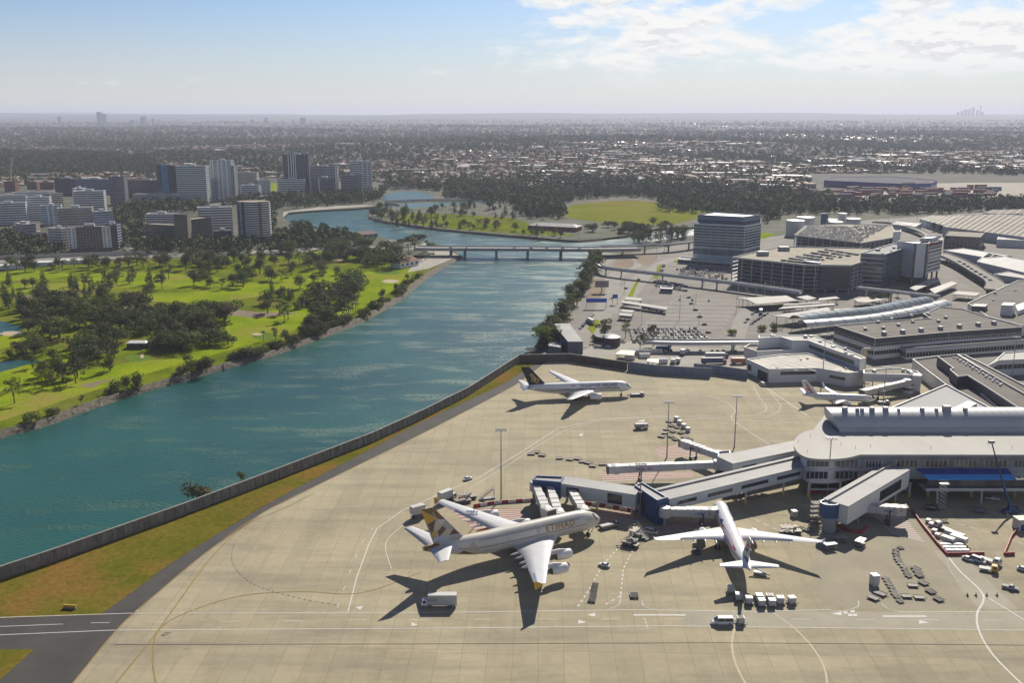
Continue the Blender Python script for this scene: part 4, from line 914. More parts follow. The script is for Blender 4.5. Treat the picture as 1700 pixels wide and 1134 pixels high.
# raised corridors
def corridor(name, label, path, w, zt, h, wall, roof, wins=(), cols=(), ends=None, ridge=False, cat='walkway'):
    path = [Vector((p.x, p.y, 0)) for p in path]; root = thing(name, label, cat, (path[0].x, path[0].y, 0))
    n = len(path); zt = zt if hasattr(zt, '__len__') else [zt] * n; L_, R_ = [], []
    for i, p in enumerate(path):
        d = (path[min(i + 1, n - 1)] - path[max(i - 1, 0)]).normalized(); nn = Vector((-d.y, d.x, 0)) * w / 2; L_.append(p + nn); R_.append(p - nn)
    ring = [[(l.x, l.y, z - h), (r.x, r.y, z - h), (r.x, r.y, z), (l.x, l.y, z)] for l, r, z in zip(L_, R_, zt)]
    mb = MB(); vs = [q for r in ring for q in r]; F_ = []
    for i in range(n - 1):
        for j in (0, 1, 3): F_.append((i * 4 + j, (i + 1) * 4 + j, (i + 1) * 4 + (j + 1) % 4, i * 4 + (j + 1) % 4))
    F_ += [(0, 1, 2, 3), tuple((n - 1) * 4 + k for k in (3, 2, 1, 0))]; mb.add(vs, F_); part(mb, 'wall', wall, root)
    mb = MB()
    for i in range(n - 1):
        a, b, c, d = ring[i][2], ring[i][3], ring[i + 1][3], ring[i + 1][2]; up = [(q[0], q[1], q[2] + 0.35) for q in (a, b, c, d)]
        mb.add([(q[0], q[1], q[2] + 0.02) for q in (a, b, c, d)] + up, [(4, 5, 6, 7)[::-1], (0, 1, 5, 4)[::-1], (1, 2, 6, 5)[::-1], (2, 3, 7, 6)[::-1], (3, 0, 4, 7)[::-1]])
        if ridge:
            A, B = Vector(b).lerp(Vector(a), 0.22), Vector(c).lerp(Vector(d), 0.22); A2, B2_ = Vector(b).lerp(Vector(a), 0.27), Vector(c).lerp(Vector(d), 0.27)
            mb.add([A + Vector((0, 0, .3)), B + Vector((0, 0, .3)), B2_ + Vector((0, 0, .3)), A2 + Vector((0, 0, .3)), A + Vector((0, 0, 1)), B + Vector((0, 0, 1)), B2_ + Vector((0, 0, 1)), A2 + Vector((0, 0, 1))], [(4, 5, 6, 7), (0, 1, 5, 4), (3, 2, 6, 7), (0, 3, 7, 4), (1, 2, 6, 5)])
    part(mb, 'roof', roof, root)
    a, b = path[0], path[-1]; d = b - a; nn = Vector((-d.y, d.x, 0)).normalized() * (w / 2)
    if nn.dot(-a) < 0: nn = -nn
    for t0, t1, f0, f1 in wins:
        z = lambda t: zt[0] + (zt[-1] - zt[0]) * t
        p, q = a + d * t0 + nn * 1.012, a + d * t1 + nn * 1.012; mb = MB()
        mb.add([(p.x, p.y, z(t0) - h * f0), (q.x, q.y, z(t1) - h * f0), (q.x, q.y, z(t1) - h * f1), (p.x, p.y, z(t0) - h * f1)], [(0, 1, 2, 3)]); part(mb, 'window', GLASS, root)
    for t, k in cols:
        p = a + d * t + nn * k; mb = MB(); mb.tube([(p.x, p.y, 0), (p.x, p.y, zt[0] + (zt[-1] - zt[0]) * t - h)], 0.35, 8, 0); mb.tube([(p.x, p.y, 0), (p.x, p.y, 1.2)], 0.5, 8, 1); part(mb, 'column', [WHITE, YELLOW], root)
    return root
CROOF = mat('corridor_roof', (0.36, 0.36, 0.35), 0.65, (0.30, 0.30, 0.295), 0.1, 6, spec=0.2)
a1 = [G(1203, 765, 10.5), G(1320, 741, 10.5), G(1340, 737, 10.5)]
corridor('boarding_corridor', 'grey roofed upper corridor from rounded pier end to two jet bridges', a1, 10.5, 10.5, 5.2, PANEL, CROOF, [(0.12, 0.28, 0.35, 0.6), (0.45, 0.7, 0.35, 0.6)], [(0.05, 0.8), (0.5, 0.8)])
a2 = [G(1097, 822, 9.5), G(1345, 763, 11.5)]
corridor('boarding_corridor', 'long sloping grey roofed corridor from pier to the middle blue stair block', a2, 11.5, [9.5, 11.5], 4.6, PANEL, CROOF, [(0.05, 0.17, 0.3, 0.62), (0.24, 0.40, 0.3, 0.62), (0.46, 0.64, 0.3, 0.62), (0.70, 0.86, 0.3, 0.62)], [(0.5, 0.85), (0.76, 0.85), (0.96, 0.85)], ridge=True)
a3 = [G(934, 798, 9.5), G(1060, 817, 9.5)]
corridor('boarding_corridor', 'white corridor with two dark window bays between the two blue blocks', a3, 8.5, 9.5, 5.4, PANEL, CROOF, [(0.10, 0.27, 0.12, 0.88), (0.64, 0.83, 0.12, 0.88)], [(0.5, 0.8), (0.95, 0.8)])
a4 = [G(1387, 836, 11.5), G(1490, 776, 13.5)]
corridor('boarding_corridor', 'white sloping corridor from pier front down to the rounded blue tower', a4, 10.5, [11.5, 13.5], 7.0, WALLW_, CROOF, [(0.50, 0.86, 0.22, 0.8)], [(0.9, 0.5)], ridge=True)
def blue_block(label, P, z0, z1, roofm=CROOF):
    root = thing('stair_block', label, 'stair tower', cen(P)); mb = MB(); mb.prism(P, z0, z1, 0, None, False, True); part(mb, 'wall', BLUE, root)
    mb = MB(); mb.poly(P, z1 - 0.5); part(mb, 'roof', roofm, root); mb = MB(); Q, R = grow(P, 0.1), grow(P, -0.5); n = len(Q)
    vs = [(p.x, p.y, z1 - 0.8) for p in Q] + [(p.x, p.y, z1 + 0.15) for p in Q] + [(p.x, p.y, z1 + 0.15) for p in R] + [(p.x, p.y, z1 - 0.5) for p in R]
    mb.add(vs, [(k * n + i, k * n + (i + 1) % n, (k + 1) * n + (i + 1) % n, (k + 1) * n + i) for k in range(3) for i in range(n)]); part(mb, 'parapet', BLUE, root); return root
b1 = blue_block('square blue block heading the three jet bridges at the double deck airliner', [G(x, y, 10.5) for x, y in ((884, 797), (931, 801), (936, 792), (890, 790))], 3.2, 10.5)
for x, y in ((886, 836), (928, 838)): p = G(x, y, 0); mb = MB(); mb.tube([(p.x, p.y + 2, 0), (p.x, p.y + 2, 3.3)], 0.4, 8); part(mb, 'leg', GREY, b1)
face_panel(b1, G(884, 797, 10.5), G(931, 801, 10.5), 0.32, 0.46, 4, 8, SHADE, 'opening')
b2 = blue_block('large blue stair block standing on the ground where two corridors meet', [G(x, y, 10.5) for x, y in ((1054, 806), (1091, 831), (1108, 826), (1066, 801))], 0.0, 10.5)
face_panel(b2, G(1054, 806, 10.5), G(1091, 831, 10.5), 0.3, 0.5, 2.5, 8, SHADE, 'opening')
b3 = blue_block('narrow blue block at the end of the upper grey corridor', [G(x, y, 10.4) for x, y in ((1192, 759), (1213, 757), (1212, 748), (1192, 750))], 1.0, 10.4)
t5 = [G(x, y, 11.6) for x, y in ((1361, 832), (1362, 835), (1368, 838), (1378, 839.5), (1388, 839), (1396, 837), (1402, 832), (1378, 826))]
b4 = blue_block('rounded blue tower on a dark stem beside the striped ground patch', t5, 6.0, 11.6)
pc = cen(t5); mb = MB(); mb.lathe([(2.6, 0), (2.6, 6.1)], (pc[0], pc[1], 0), 'z', 12); part(mb, 'stem', GREY, b4)
# jet bridges: rotunda, two nested tunnels, cab, wheel carriage
JW = mat('bridge_white', (0.50, 0.50, 0.475), 0.5, (0.42, 0.42, 0.40), 0.25); JP = mat('bridge_lilac', (0.50, 0.50, 0.60), 0.5, (0.46, 0.46, 0.56), 0.3)
def jet_bridge(label, a, b, za, zb, ad=None, body=None, cabturn=0.0, r0=2.4, panel=True):
    """a: world point at the fixed end, b: at the aircraft; za, zb heights of the tunnel floor"""
    body = body or JW; a, b = Vector((a[0], a[1], 0)), Vector((b[0], b[1], 0)); root = thing('jet_bridge', label, 'jet bridge', (a.x, a.y, 0), group='jet bridges at the stands')
    d = b - a; L = d.length; u = d.normalized(); n = Vector((-u.y, u.x, 0)); fl = lambda t: za + (zb - za) * t / L
    mb = MB(); mb.lathe([(r0, za - 0.4), (r0, za + 3.0), (r0 * 0.9, za + 3.4), (0.05, za + 3.6)], (a.x, a.y, 0), 'z', 16, 0, False); part(mb, 'rotunda', body, root)
    mb = MB(); mb.tube([(a.x, a.y, 0), (a.x, a.y, za)], 0.6, 10); part(mb, 'column', GREY, root)
    def tun(t0, t1, w, h, nm, m, k=0.0):
        A, B = a + u * t0, a + u * t1; mb = MB(); R = []
        for q, z in ((A, fl(t0) + k), (B, fl(t1) + k)): R.append([q + n * w + Vector((0, 0, z)), q - n * w + Vector((0, 0, z)), q - n * w + Vector((0, 0, z + h)), q + n * w + Vector((0, 0, z + h))])
        mb.loft(R, 0, False); return part(mb, nm, m, root)
    t1 = tun(r0 * 0.7, L * 0.55, 1.45, 2.9, 'tunnel', body, 0.12); t2 = tun(L * 0.42, L - 2.2, 1.65, 3.2, 'tunnel', body)
    for f in (0.2, 0.32, 0.55, 0.70, 0.84):
        A = a + u * L * f; mb = MB(); w = 1.52 if f < 0.42 else 1.72; h = 3.05 if f < 0.42 else 3.28
        for s in (1, -1): mb.prism([A + n * s * w, A + n * s * (w - 0.15), A + n * s * (w - 0.15) + u * 0.25, A + n * s * w + u * 0.25], fl(L * f) - 0.1, fl(L * f) + h)
        mb.prism([A + n * w, A - n * w, A - n * w + u * 0.25, A + n * w + u * 0.25], fl(L * f) + h - 0.05, fl(L * f) + h + 0.1); part(mb, 'tunnel_rib', LGREY, root)
    c = a + u * (L - 1.2); mb = MB(); cr = atan2(u.y, u.x) + cabturn
    mb.lathe([(2.1, zb - 0.3), (2.1, zb + 3.3), (0.05, zb + 3.7)], (c.x, c.y, 0), 'z', 14, 0, False); mb.box(0.3, 3.4, -1.7, 1.7, zb - 0.2, zb + 3.2, 0, cr, (c.x, c.y)); mb.box(3.4, 4.0, -1.9, 1.9, zb - 0.3, zb + 3.4, 1, cr, (c.x, c.y)); part(mb, 'cab', [body, DGREY], root)
    g = a + u * L * 0.74; mb = MB(); zg = fl(L * 0.74)
    for s in (1, -1): mb.prism([g + n * s * 2.0 - u * 0.3, g + n * s * 2.0 + u * 0.3, g + n * s * 1.75 + u * 0.3, g + n * s * 1.75 - u * 0.3], 0.9, zg + 1.5)
    mb.prism([g + n * 2.2 - u * 0.35, g - n * 2.2 - u * 0.35, g - n * 2.2 + u * 0.35, g + n * 2.2 + u * 0.35], 0.7, 1.3); cr_ = part(mb, 'carriage', DGREY, root)
    for s in (1, -1):
        mb = MB(); w = g + n * s * 1.6
        for q in (-0.35, 0.35): mb.tube([w + n * (q - 0.2) + Vector((0, 0, 0.55)), w + n * (q + 0.2) + Vector((0, 0, 0.55))], 0.55, 12)
        o = part(mb, 'wheel', RUBBER, root); o.parent = cr_
    if panel:
        s = -1 if n.dot(-a) < 0 else 1; nn = n * s
        t0, t1 = L * 0.56, L * 0.80; A, B = a + u * t0, a + u * t1
        mb = MB(); mb.add([A + nn * 1.68 + Vector((0, 0, fl(t0) + 0.5)), B + nn * 1.68 + Vector((0, 0, fl(t1) + 0.5)), B + nn * 1.68 + Vector((0, 0, fl(t1) + 2.7)), A + nn * 1.68 + Vector((0, 0, fl(t0) + 2.7))], [(0, 1, 2, 3)]); pn = part(mb, 'advert_panel', JP, root)
        l = root.location; rt = u if (Vector((u.x, u.y, 0)).x > 0) else -u
        st = (A if rt.dot(u) > 0 else B); o0 = st + nn * 1.70 + rt * 0.4 + Vector((0, 0, min(fl(t0), fl(t1)) + 1.0)) - Vector((l.x, l.y, 0))
        flat_text('HSBC', 1.7, o0, (rt.x, rt.y, 0), (0, 0, 1), INK, pn, bold=0.03)
        mb = MB(); q0 = o0 + rt * 5.0 + nn * 0.06 + Vector((0, 0, 0.1))
        for i, P in enumerate(([(0, .55), (.55, 0), (.55, 1.1)], [(1.9, .55), (1.35, 0), (1.35, 1.1)], [(.55, 1.1), (1.35, 1.1), (.95, .55)], [(.55, 0), (1.35, 0), (.95, .55)])): mb.add([q0 + rt * x + Vector((0, 0, y)) for x, y in P], [(0, 1, 2)])
        mb.build('emblem', mat('emblem_red', (0.50, 0.02, 0.04), 0.5), pn)
    return root
jet_bridge('white jet bridge farthest aft of three at the double deck airliner', G(889, 803, 8), G(907, 856, 7), 5.4, 6.6, panel=False, cabturn=0.5)
jet_bridge('white jet bridge in the middle of three at the double deck airliner', G(912, 805, 8), G(927, 852, 7), 5.4, 4.6, panel=False, cabturn=0.3)
jet_bridge('white jet bridge nearest the nose of the double deck airliner', G(942, 802, 8), G(968, 847, 7), 5.2, 4.6, panel=False, cabturn=0.2)
jet_bridge('white jet bridge at the door of the airliner with red streak', G(1104, 848, 6.5), G(1188, 847, 6.5), 4.6, 4.0, cabturn=0.3)
jet_bridge('white jet bridge beside the rounded blue tower pointing at an empty stand', G(1425, 840, 7), G(1494, 843, 7), 4.8, 4.4)
jet_bridge('long lilac grey jet bridge lying parallel to the pier over an empty stand', G(1192, 766, 8), G(1018, 777, 6), 5.0, 4.0, body=PANEL)
jet_bridge('lilac grey jet bridge pointing up the apron from the upper corridor end', G(1192, 752, 8), G(1138, 735, 6.5), 5.2, 4.2, body=PANEL)
jet_bridge('cream jet bridge reaching the small twin jet with red tail lettering', G(1506, 634, 6.5), G(1436, 650, 5.5), 4.6, 3.4, panel=False)
# light masts
MASTM = mat('mast_steel', (0.30, 0.31, 0.32), 0.4, metal=0.4)
def mast(label, px, py, h, head=True):
    p = G(px, py); root = thing('light_mast', label, 'light mast', p, group='floodlight masts on the apron'); mb = MB(); mb.tube([(0, 0, 0), (0, 0, h)], 0.34, 10, 0, 0.16); mb.tube([(0, 0, h * 0.45), (0, 0, h * 0.45 + 0.5)], 0.5, 10); mb.build('pole', MASTM, root)
    mb = MB(); mb.tube([(-1.6, 0, h), (1.6, 0, h)], 0.08, 6); mb.tube([(0, -1.0, h), (0, 1.0, h)], 0.08, 6); mb.tube([(-1.8, 0.8, h + .1), (1.8, 0.8, h + .1)], 0.06, 6); mb.tube([(-1.8, -0.8, h + .1), (1.8, -0.8, h + .1)], 0.06, 6); mb.build('head_frame', MASTM, root)
    for i in range(8):
        x, y = (-1.8 + (i % 4) * 1.2), (0.9 if i < 4 else -0.9); mb = MB(); mb.prism([(x - .38, y - .2), (x + .38, y - .2), (x + .38, y + .2), (x - .38, y + .2)], h - 0.25, h + 0.3, 0, None, True, True); mb.build('floodlight', mat('lamp_housing', (0.42, 0.43, 0.44), 0.3, metal=0.3), root)
    return root
for lab, x, y, yt in (('tall floodlight mast standing alone beside the red and white barriers', 832, 829, 714), ('floodlight mast on the pink stand patch beside parked cargo dollies', 1107, 760, 668), ('floodlight mast rising behind the upper boarding corridor', 1219, 743, 658), ('floodlight mast in front of the large blue stair block', 1062, 857, 772), ('floodlight mast before the white pier front near the sloping corridor', 1373, 823, 728), ('floodlight mast by the small twin jet and its jet bridge', 1465, 683, 610), ('floodlight mast at the front of the low white gate building', 1365, 633, 556), ('floodlight mast beside the white block at the dark strip roof', 1679, 632, 560)):
    mast(lab, x, y, max(14, topz(x, y, yt)))
# low white gate building by the small jet, the long white block behind, and their neighbours
GA = [G(x, y, 8.5) for x, y in ((1240, 596), (1277, 612.7), (1357, 610.6), (1406.5, 619), (1433, 617), (1341, 586.6), (1298, 588))]
ga = edifice('gate_building', 'low white gate building with tan and grey flat roof', 'terminal', GA, 0, 8.5, WALLW_, mat('two_tone_roof', (0.46, 0.42, 0.36), 0.8, (0.36, 0.34, 0.31), 0.03, 3, lo=0.48, hi=0.52), parapet=0.5)
face_panel(ga, GA[1], GA[2], 0.24, 0.97, 4.6, 6.6, GLASS); face_panel(ga, GA[2], GA[3], 0.42, 0.95, 3.6, 5.4, GLASS)
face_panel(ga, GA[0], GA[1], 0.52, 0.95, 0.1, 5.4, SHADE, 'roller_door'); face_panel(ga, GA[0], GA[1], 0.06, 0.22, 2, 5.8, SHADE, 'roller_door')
for i in range(5):
    q0, q1 = GA[0].lerp(GA[6], (i + 1) / 6), GA[1].lerp(GA[4], (i + 0.6) / 5.2); mb = MB(); mb.ribbon([q0, q1], 0.35, 8.04); part(mb, 'roof_seam', WHITE, ga)
roof_bits(ga, GA, 8.0, 7, 5, 0.9)
GB = [G(x, y, 14.5) for x, y in ((1341, 565), (1428, 596), (1437, 594), (1350, 556), (1296, 556), (1260, 557), (1260, 561), (1296, 559), (1315, 565))]
gb = edifice('gate_block', 'long narrow white block with ribbon window above the low gate building', 'terminal', GB, 0, 14.5, WALLW_, WROOF, parapet=0.5)
face_panel(gb, GB[0], GB[1], 0.03, 0.90, 9.8, 12.2, mat('tinted_glass', (0.04, 0.065, 0.055), 0.1, (0.07, 0.10, 0.085), 0.2))
roof_bits(gb, GB, 14.0, 10, 8, 1.6, LGREY)
edifice('gate_annex', 'low annex with deep white fascia beside the white gate block', 'terminal', [G(x, y, 8.5) for x, y in ((1235.6, 576), (1257, 583), (1326, 580), (1310, 571), (1245, 571))], 0, 8.5, WALLW_, ROOFT, parapet=1.2)
PIPE = mat('cream_duct', (0.50, 0.46, 0.33), 0.5, (0.42, 0.38, 0.27), 0.4)
for i, x in enumerate((1429, 1432.5, 1436)):
    p = G(x, 606, 6); q = thing('duct_stack', ('outermost', 'middle', 'innermost')[i] + ' of three tall cream duct pipes at the white block end', 'pipe', (p.x, p.y, 0), group='cream ducts at the gate block'); mb = MB(); mb.tube([(0, 0, 0), (0, 0, 14.5), (0.5, 0, 15.8), (2.2, 0, 16.3), (3.2, 0, 15.4)], 0.6, 10); mb.build('pipe', PIPE, q); mb = MB(); mb.tube([(0, 0, 0), (0, 0, 1)], 0.8, 10); mb.build('base', GREY, q)
GC = [G(x, y, 9.5) for x, y in ((1434, 620), (1515, 622), (1531, 623), (1522, 616), (1490, 611), (1434, 614))]
gc = edifice('gate_lounge', 'white raised gate lounge on columns above the small jet bridge', 'terminal', GC, 4.6, 9.5, WALLW_, ROOFT, [(6.2, 7.8, PANEL, 0.05, 0, 'cladding_band')], parapet=0.5)
for x in (1437, 1450, 1470, 1490): p = G(x, 621, 9.5); mb = MB(); mb.tube([(p.x, p.y, 0), (p.x, p.y, 4.7)], 0.35, 8); part(mb, 'column', WHITE, gc)
mb = MB(); mb.prism([G(x, y, 9.5) for x, y in ((1515, 623), (1530, 624), (1529, 620), (1516, 619))], 0, 9.4); part(mb, 'stair_core', WALLW_, gc)
roof_bits(gc, GC, 9.0, 5, 3, 1.8, LGREY)
p = G(1507, 652); ct = thing('round_stair', 'white cylindrical stair drum under the gate lounge', 'stair tower', p); mb = MB(); mb.lathe([(2.9, 0), (2.9, 4.6)], (0, 0, 0), 'z', 20); mb.build('drum', WALLW_, ct); mb = MB(); mb.lathe([(2.95, 1.9), (2.95, 3.2)], (0, 0, 0), 'z', 20); mb.build('window', GLASS, ct)
LK = [G(x, y, 8) for x, y in ((1515, 596), (1556, 591), (1600, 628), (1672, 688), (1660, 690), (1573, 640))]
lk = edifice('link_building', 'dark flat link roof edged by long white wall leading to the triangular roof', 'terminal', LK, 0, 8, WALLW_, ROOFG, parapet=0.9, pm=WHITE)
mb = MB(); 
for k in range(26): q = LK[0].lerp(LK[5], (k + 0.5) / 26) + Vector((1.2, 0.6, 0)); mb.box(-0.5, 0.5, -0.4, 0.4, 7.2, 8.0, 0, 0.5, (q.x, q.y))
part(mb, 'duct_run', mat('rusty_duct', (0.20, 0.13, 0.10), 0.8), lk)
SD = [G(x, y, 13) for x, y in ((1556, 591), (1588.5, 588), (1677, 640), (1790, 704), (1760, 722), (1634, 640), (1606, 623), (1590, 625), (1577, 613), (1583, 611))]
sd_ = edifice('dark_strip_building', 'long dark walled building with strip roof and a row of small vents', 'terminal', SD, 0, 13, DGREY, ROOFG, parapet=0.9, pm=GREY)
for k in range(22): q = SD[1].lerp(SD[2], 0.08 + 0.042 * k) + Vector((-4.5 + (k % 3), -1.0, 0)); mb = MB(); mb.box(-0.45, 0.45, -0.45, 0.45, 12.1, 13.0 + 0.3 * (k % 2), 0, 0, (q.x, q.y)); part(mb, 'roof_vent', LGREY, sd_)
SE_ = [G(x, y, 11) for x, y in ((1590, 588), (1602, 589), (1640, 608), (1700, 639), (1800, 698), (1790, 704), (1677, 641))]
edifice('dark_strip_building', 'lower dark roof strip with white edge running beside the vented strip roof', 'terminal', SE_, 0, 11, DGREY, ROOFG, parapet=0.8, pm=WHITE)
# main terminal with its broad weathered roof
MT = [G(x, y, 14) for x, y in ((1385.5, 540), (1453, 562), (1576, 551), (1697, 543), (1683, 537), (1640, 526), (1600, 513), (1560, 509), (1533, 521), (1545, 528), (1460, 534))]
mt = edifice('terminal_building', 'broad terminal with weathered flat roof, vents and dark upper fascia', 'terminal', MT, 0, 14, WALLW_, ROOFG, [(10.4, 13.9, DGREY, 0.16, 0, 'fascia'), (8.4, 10.2, GLASS, 0.08, 2.2), (3.0, 5.6, GLASS, 0.08, 2.2)], parapet=0.6, pm=GREY)
for i, (t, s) in enumerate([(0.12, 0.2), (0.25, 0.2), (0.38, 0.2), (0.52, 0.2), (0.66, 0.2), (0.8, 0.2), (0.92, 0.2), (0.1, 0.55), (0.22, 0.5), (0.36, 0.55), (0.5, 0.6), (0.66, 0.5), (0.78, 0.6), (0.3, 0.8), (0.44, 0.85), (0.62, 0.85), (0.75, 0.8)]):
    q = (MT[1].lerp(MT[3], t)).lerp(MT[0].lerp(MT[7], t), s); mb = MB(); r = 1.3 if i < 7 else 0.9; mb.box(-r, r, -r, r, 13.4, 13.4 + 1.8 * r, 0, 0.1, (q.x, q.y)); part(mb, 'roof_vent', GREY, mt)
for s in (0.22, 0.42, 0.62, 0.8): mb = MB(); mb.ribbon([MT[1].lerp(MT[0], s), MT[3].lerp(MT[7], s * 0.8)], 0.7, 13.44); part(mb, 'roof_seam', PAVE, mt)
mb = MB(); mb.ribbon([MT[2].lerp(MT[1], 0.15), MT[2].lerp(MT[10], 0.55)], 0.6, 13.45); part(mb, 'roof_seam', PAVE, mt)
TR = [G(x, y, 7.5) for x, y in ((1491, 572), (1505, 578.5), (1740, 561), (1740, 549), (1576, 557))]
edifice('terrace_wing', 'lower wing with pale parapet along the front of the broad terminal', 'terminal', TR, 0, 7.5, WALLW_, ROOFG, [(5.0, 7.6, PANEL, 0.12, 0, 'parapet_band'), (1.5, 4.4, GLASS, 0.06, 2.4)], parapet=0.8)
FT = [G(x, y, 14) for x, y in ((1607, 503), (1690, 465.5), (1790, 452), (1790, 540), (1697, 540), (1683, 536), (1640, 525))]
ft = edifice('terminal_annex', 'second weathered terminal roof with white edge beside the ramp road', 'terminal', FT, 0, 14, WALLW_, ROOFG, parapet=0.7, pm=WHITE)
mb = MB(); mb.prism([G(x, y, 21) for x, y in ((1662, 506), (1681, 507), (1686, 503), (1667, 502))], 13, 21); part(mb, 'plant_room', WALLW_, ft)
mb = MB(); mb.prism([G(x, y, 16.5) for x, y in ((1686, 507), (1760, 480), (1770, 486), (1690, 516))], 13, 16.5); part(mb, 'plant_room', WALLW_, ft)
mb = MB(); mb.prism([G(x, y, 17) for x, y in ((1613, 508), (1636, 509), (1640, 505), (1618, 504))], 13, 17); part(mb, 'plant_room', DGREY, ft)
roof_bits(ft, FT, 13.3, 8, 4, 1.5)
RW = [G(x, y, 10) for x, y in ((1637, 608), (1655, 597), (1780, 588), (1780, 597), (1656, 602))]
rw = edifice('white_wing', 'white wing with pointed flat roof and dark ribbon window', 'terminal', [G(x, y, 10) for x, y in ((1637, 609), (1653, 598), (1667, 585), (1790, 575), (1790, 592), (1658, 598))], 0, 10, WALLW_, WROOF, [(4.2, 7.0, mat('brown_glass', (0.07, 0.055, 0.05), 0.2), 0.06, 3.0)], parapet=0.6)
# arched glass canopies over the forecourt
def arch_canopy(label, px, z, r, n=5, glassy=False):
    c = smooth_path([G(x, y, z) for x, y in px], n); root = thing('arched_canopy', label, 'canopy', (c[0].x, c[0].y, 0)); rows = []
    for i, p in enumerate(c):
        d = (c[min(i + 1, len(c) - 1)] - c[max(i - 1, 0)]); d.z = 0; d.normalize(); nn = Vector((-d.y, d.x, 0))
        rows.append([p + nn * r * cos(pi * k / 10) + Vector((0, 0, r * 0.6 * sin(pi * k / 10) - r * 0.2)) for k in range(11)])
    m = 11; mb = MB(); mb.add([q for R in rows for q in R], [(i * m + k, (i + 1) * m + k, (i + 1) * m + k + 1, i * m + k + 1) for i in range(len(c) - 1) for k in range(10)], 0, True)
    part(mb, 'shell', mat('canopy_sheet', (0.50, 0.52, 0.52), 0.35, (0.42, 0.44, 0.44), 0.2) if not glassy else mat('canopy_glass', (0.26, 0.31, 0.31), 0.15, (0.40, 0.43, 0.43), 0.35, 6), root)
    for i in range(0, len(c), 2):
        mb = MB(); mb.tube([rows[i][k] + Vector((0, 0, 0.1)) for k in range(11)], 0.22, 5); part(mb, 'rib', GREY, root)
    for i in range(1, len(c), 4):
        for k in (0, 10): q = rows[i][k]; mb = MB(); mb.tube([(q.x, q.y, 0), (q.x, q.y, q.z)], 0.2, 6); part(mb, 'post', GREY, root)
    return root
arch_canopy('curved arched glass canopy over the forecourt, farther strip of two', [(1322, 530), (1362, 524), (1400, 520), (1450, 514), (1490, 506), (1515, 501), (1538, 498)], 9, 6.5, 5, True)
arch_canopy('curved arched pale canopy along the broad terminal, nearer strip of two', [(1332, 538), (1385, 534), (1438, 529), (1490, 521), (1530, 513), (1568, 503)], 9, 6.0, 5)
def flat_canopy(label, px, z=6.0, tilt=0.0, m=None, th=0.5):
    P = [G(x, y, z) for x, y in px]; root = thing('flat_canopy', label, 'canopy', cen(P)); mb = MB(); mb.slab(P, z - th, z); part(mb, 'roof', m or WROOF, root); n = len(P)
    for i in range(n):
        for t in (0.1, 0.5, 0.9): q = P[i].lerp(P[(i + 1) % n], t).lerp(Vector((root.location.x, root.location.y, z)), 0.08); mb = MB(); mb.tube([(q.x, q.y, 0), (q.x, q.y, z - th)], 0.16, 6); part(mb, 'post', LGREY, root)
    return root
flat_canopy('wide white flat canopy beside the curved glass canopy, with stepped end', [(1281, 524), (1330, 517), (1374, 510), (1384, 520), (1322, 528)], 6.5)
flat_canopy('long bright white flat canopy behind the curved glass canopy', [(1384, 513), (1470, 508), (1484, 508), (1450, 515), (1388, 520)], 6.5)
cn = flat_canopy('sloped white canopy hung from leaning masts at the car park edge', [(1222, 495), (1240, 497), (1256, 505), (1324, 499), (1306, 490.5)], 6)
for x, y in ((1225, 493), (1240, 492), (1255, 490), (1269, 489), (1284, 488)): q = G(x, y); mb = MB(); mb.tube([(q.x, q.y, 0), (q.x, q.y, 11)], 0.3, 6); mb.tube([(q.x, q.y, 11), (q.x + 9, q.y - 4, 6)], 0.1, 5); part(mb, 'mast', WHITE, cn)
flat_canopy('narrow white canopy strip, first of two below the car park ramp', [(1292, 513), (1388, 506), (1384, 503.5), (1300, 509)], 5)
flat_canopy('thin white canopy strip behind the narrow white canopy', [(1300, 507), (1366, 502.5), (1362, 501), (1302, 505)], 5)
flat_canopy('small pale canopy at the foot of the grey stair tower', [(1322, 493), (1340, 498), (1356, 495), (1340, 490)], 5)
flat_canopy('long pale canopy before the dark screened car park', [(1358, 499), (1394, 495), (1388, 492), (1360, 495)], 5)
flat_canopy('pale canopy by the trees at the end of the white footbridge', [(1417, 496), (1440, 493), (1470, 497), (1440, 502), (1424, 501)], 5)
flat_canopy('white bus shelter roof on the ramp forecourt', [(1580, 488), (1620, 491), (1628, 486), (1590, 483)], 5)
flat_canopy('pale ribbed canopy beside the hotel garden', [(1543, 480), (1580, 467), (1590, 470), (1552, 487)], 5, m=CROOF)
flat_canopy('white canopy with shaded end in front of the lettered hotel', [(1510, 478), (1548, 461), (1560, 465), (1520, 482)], 6)
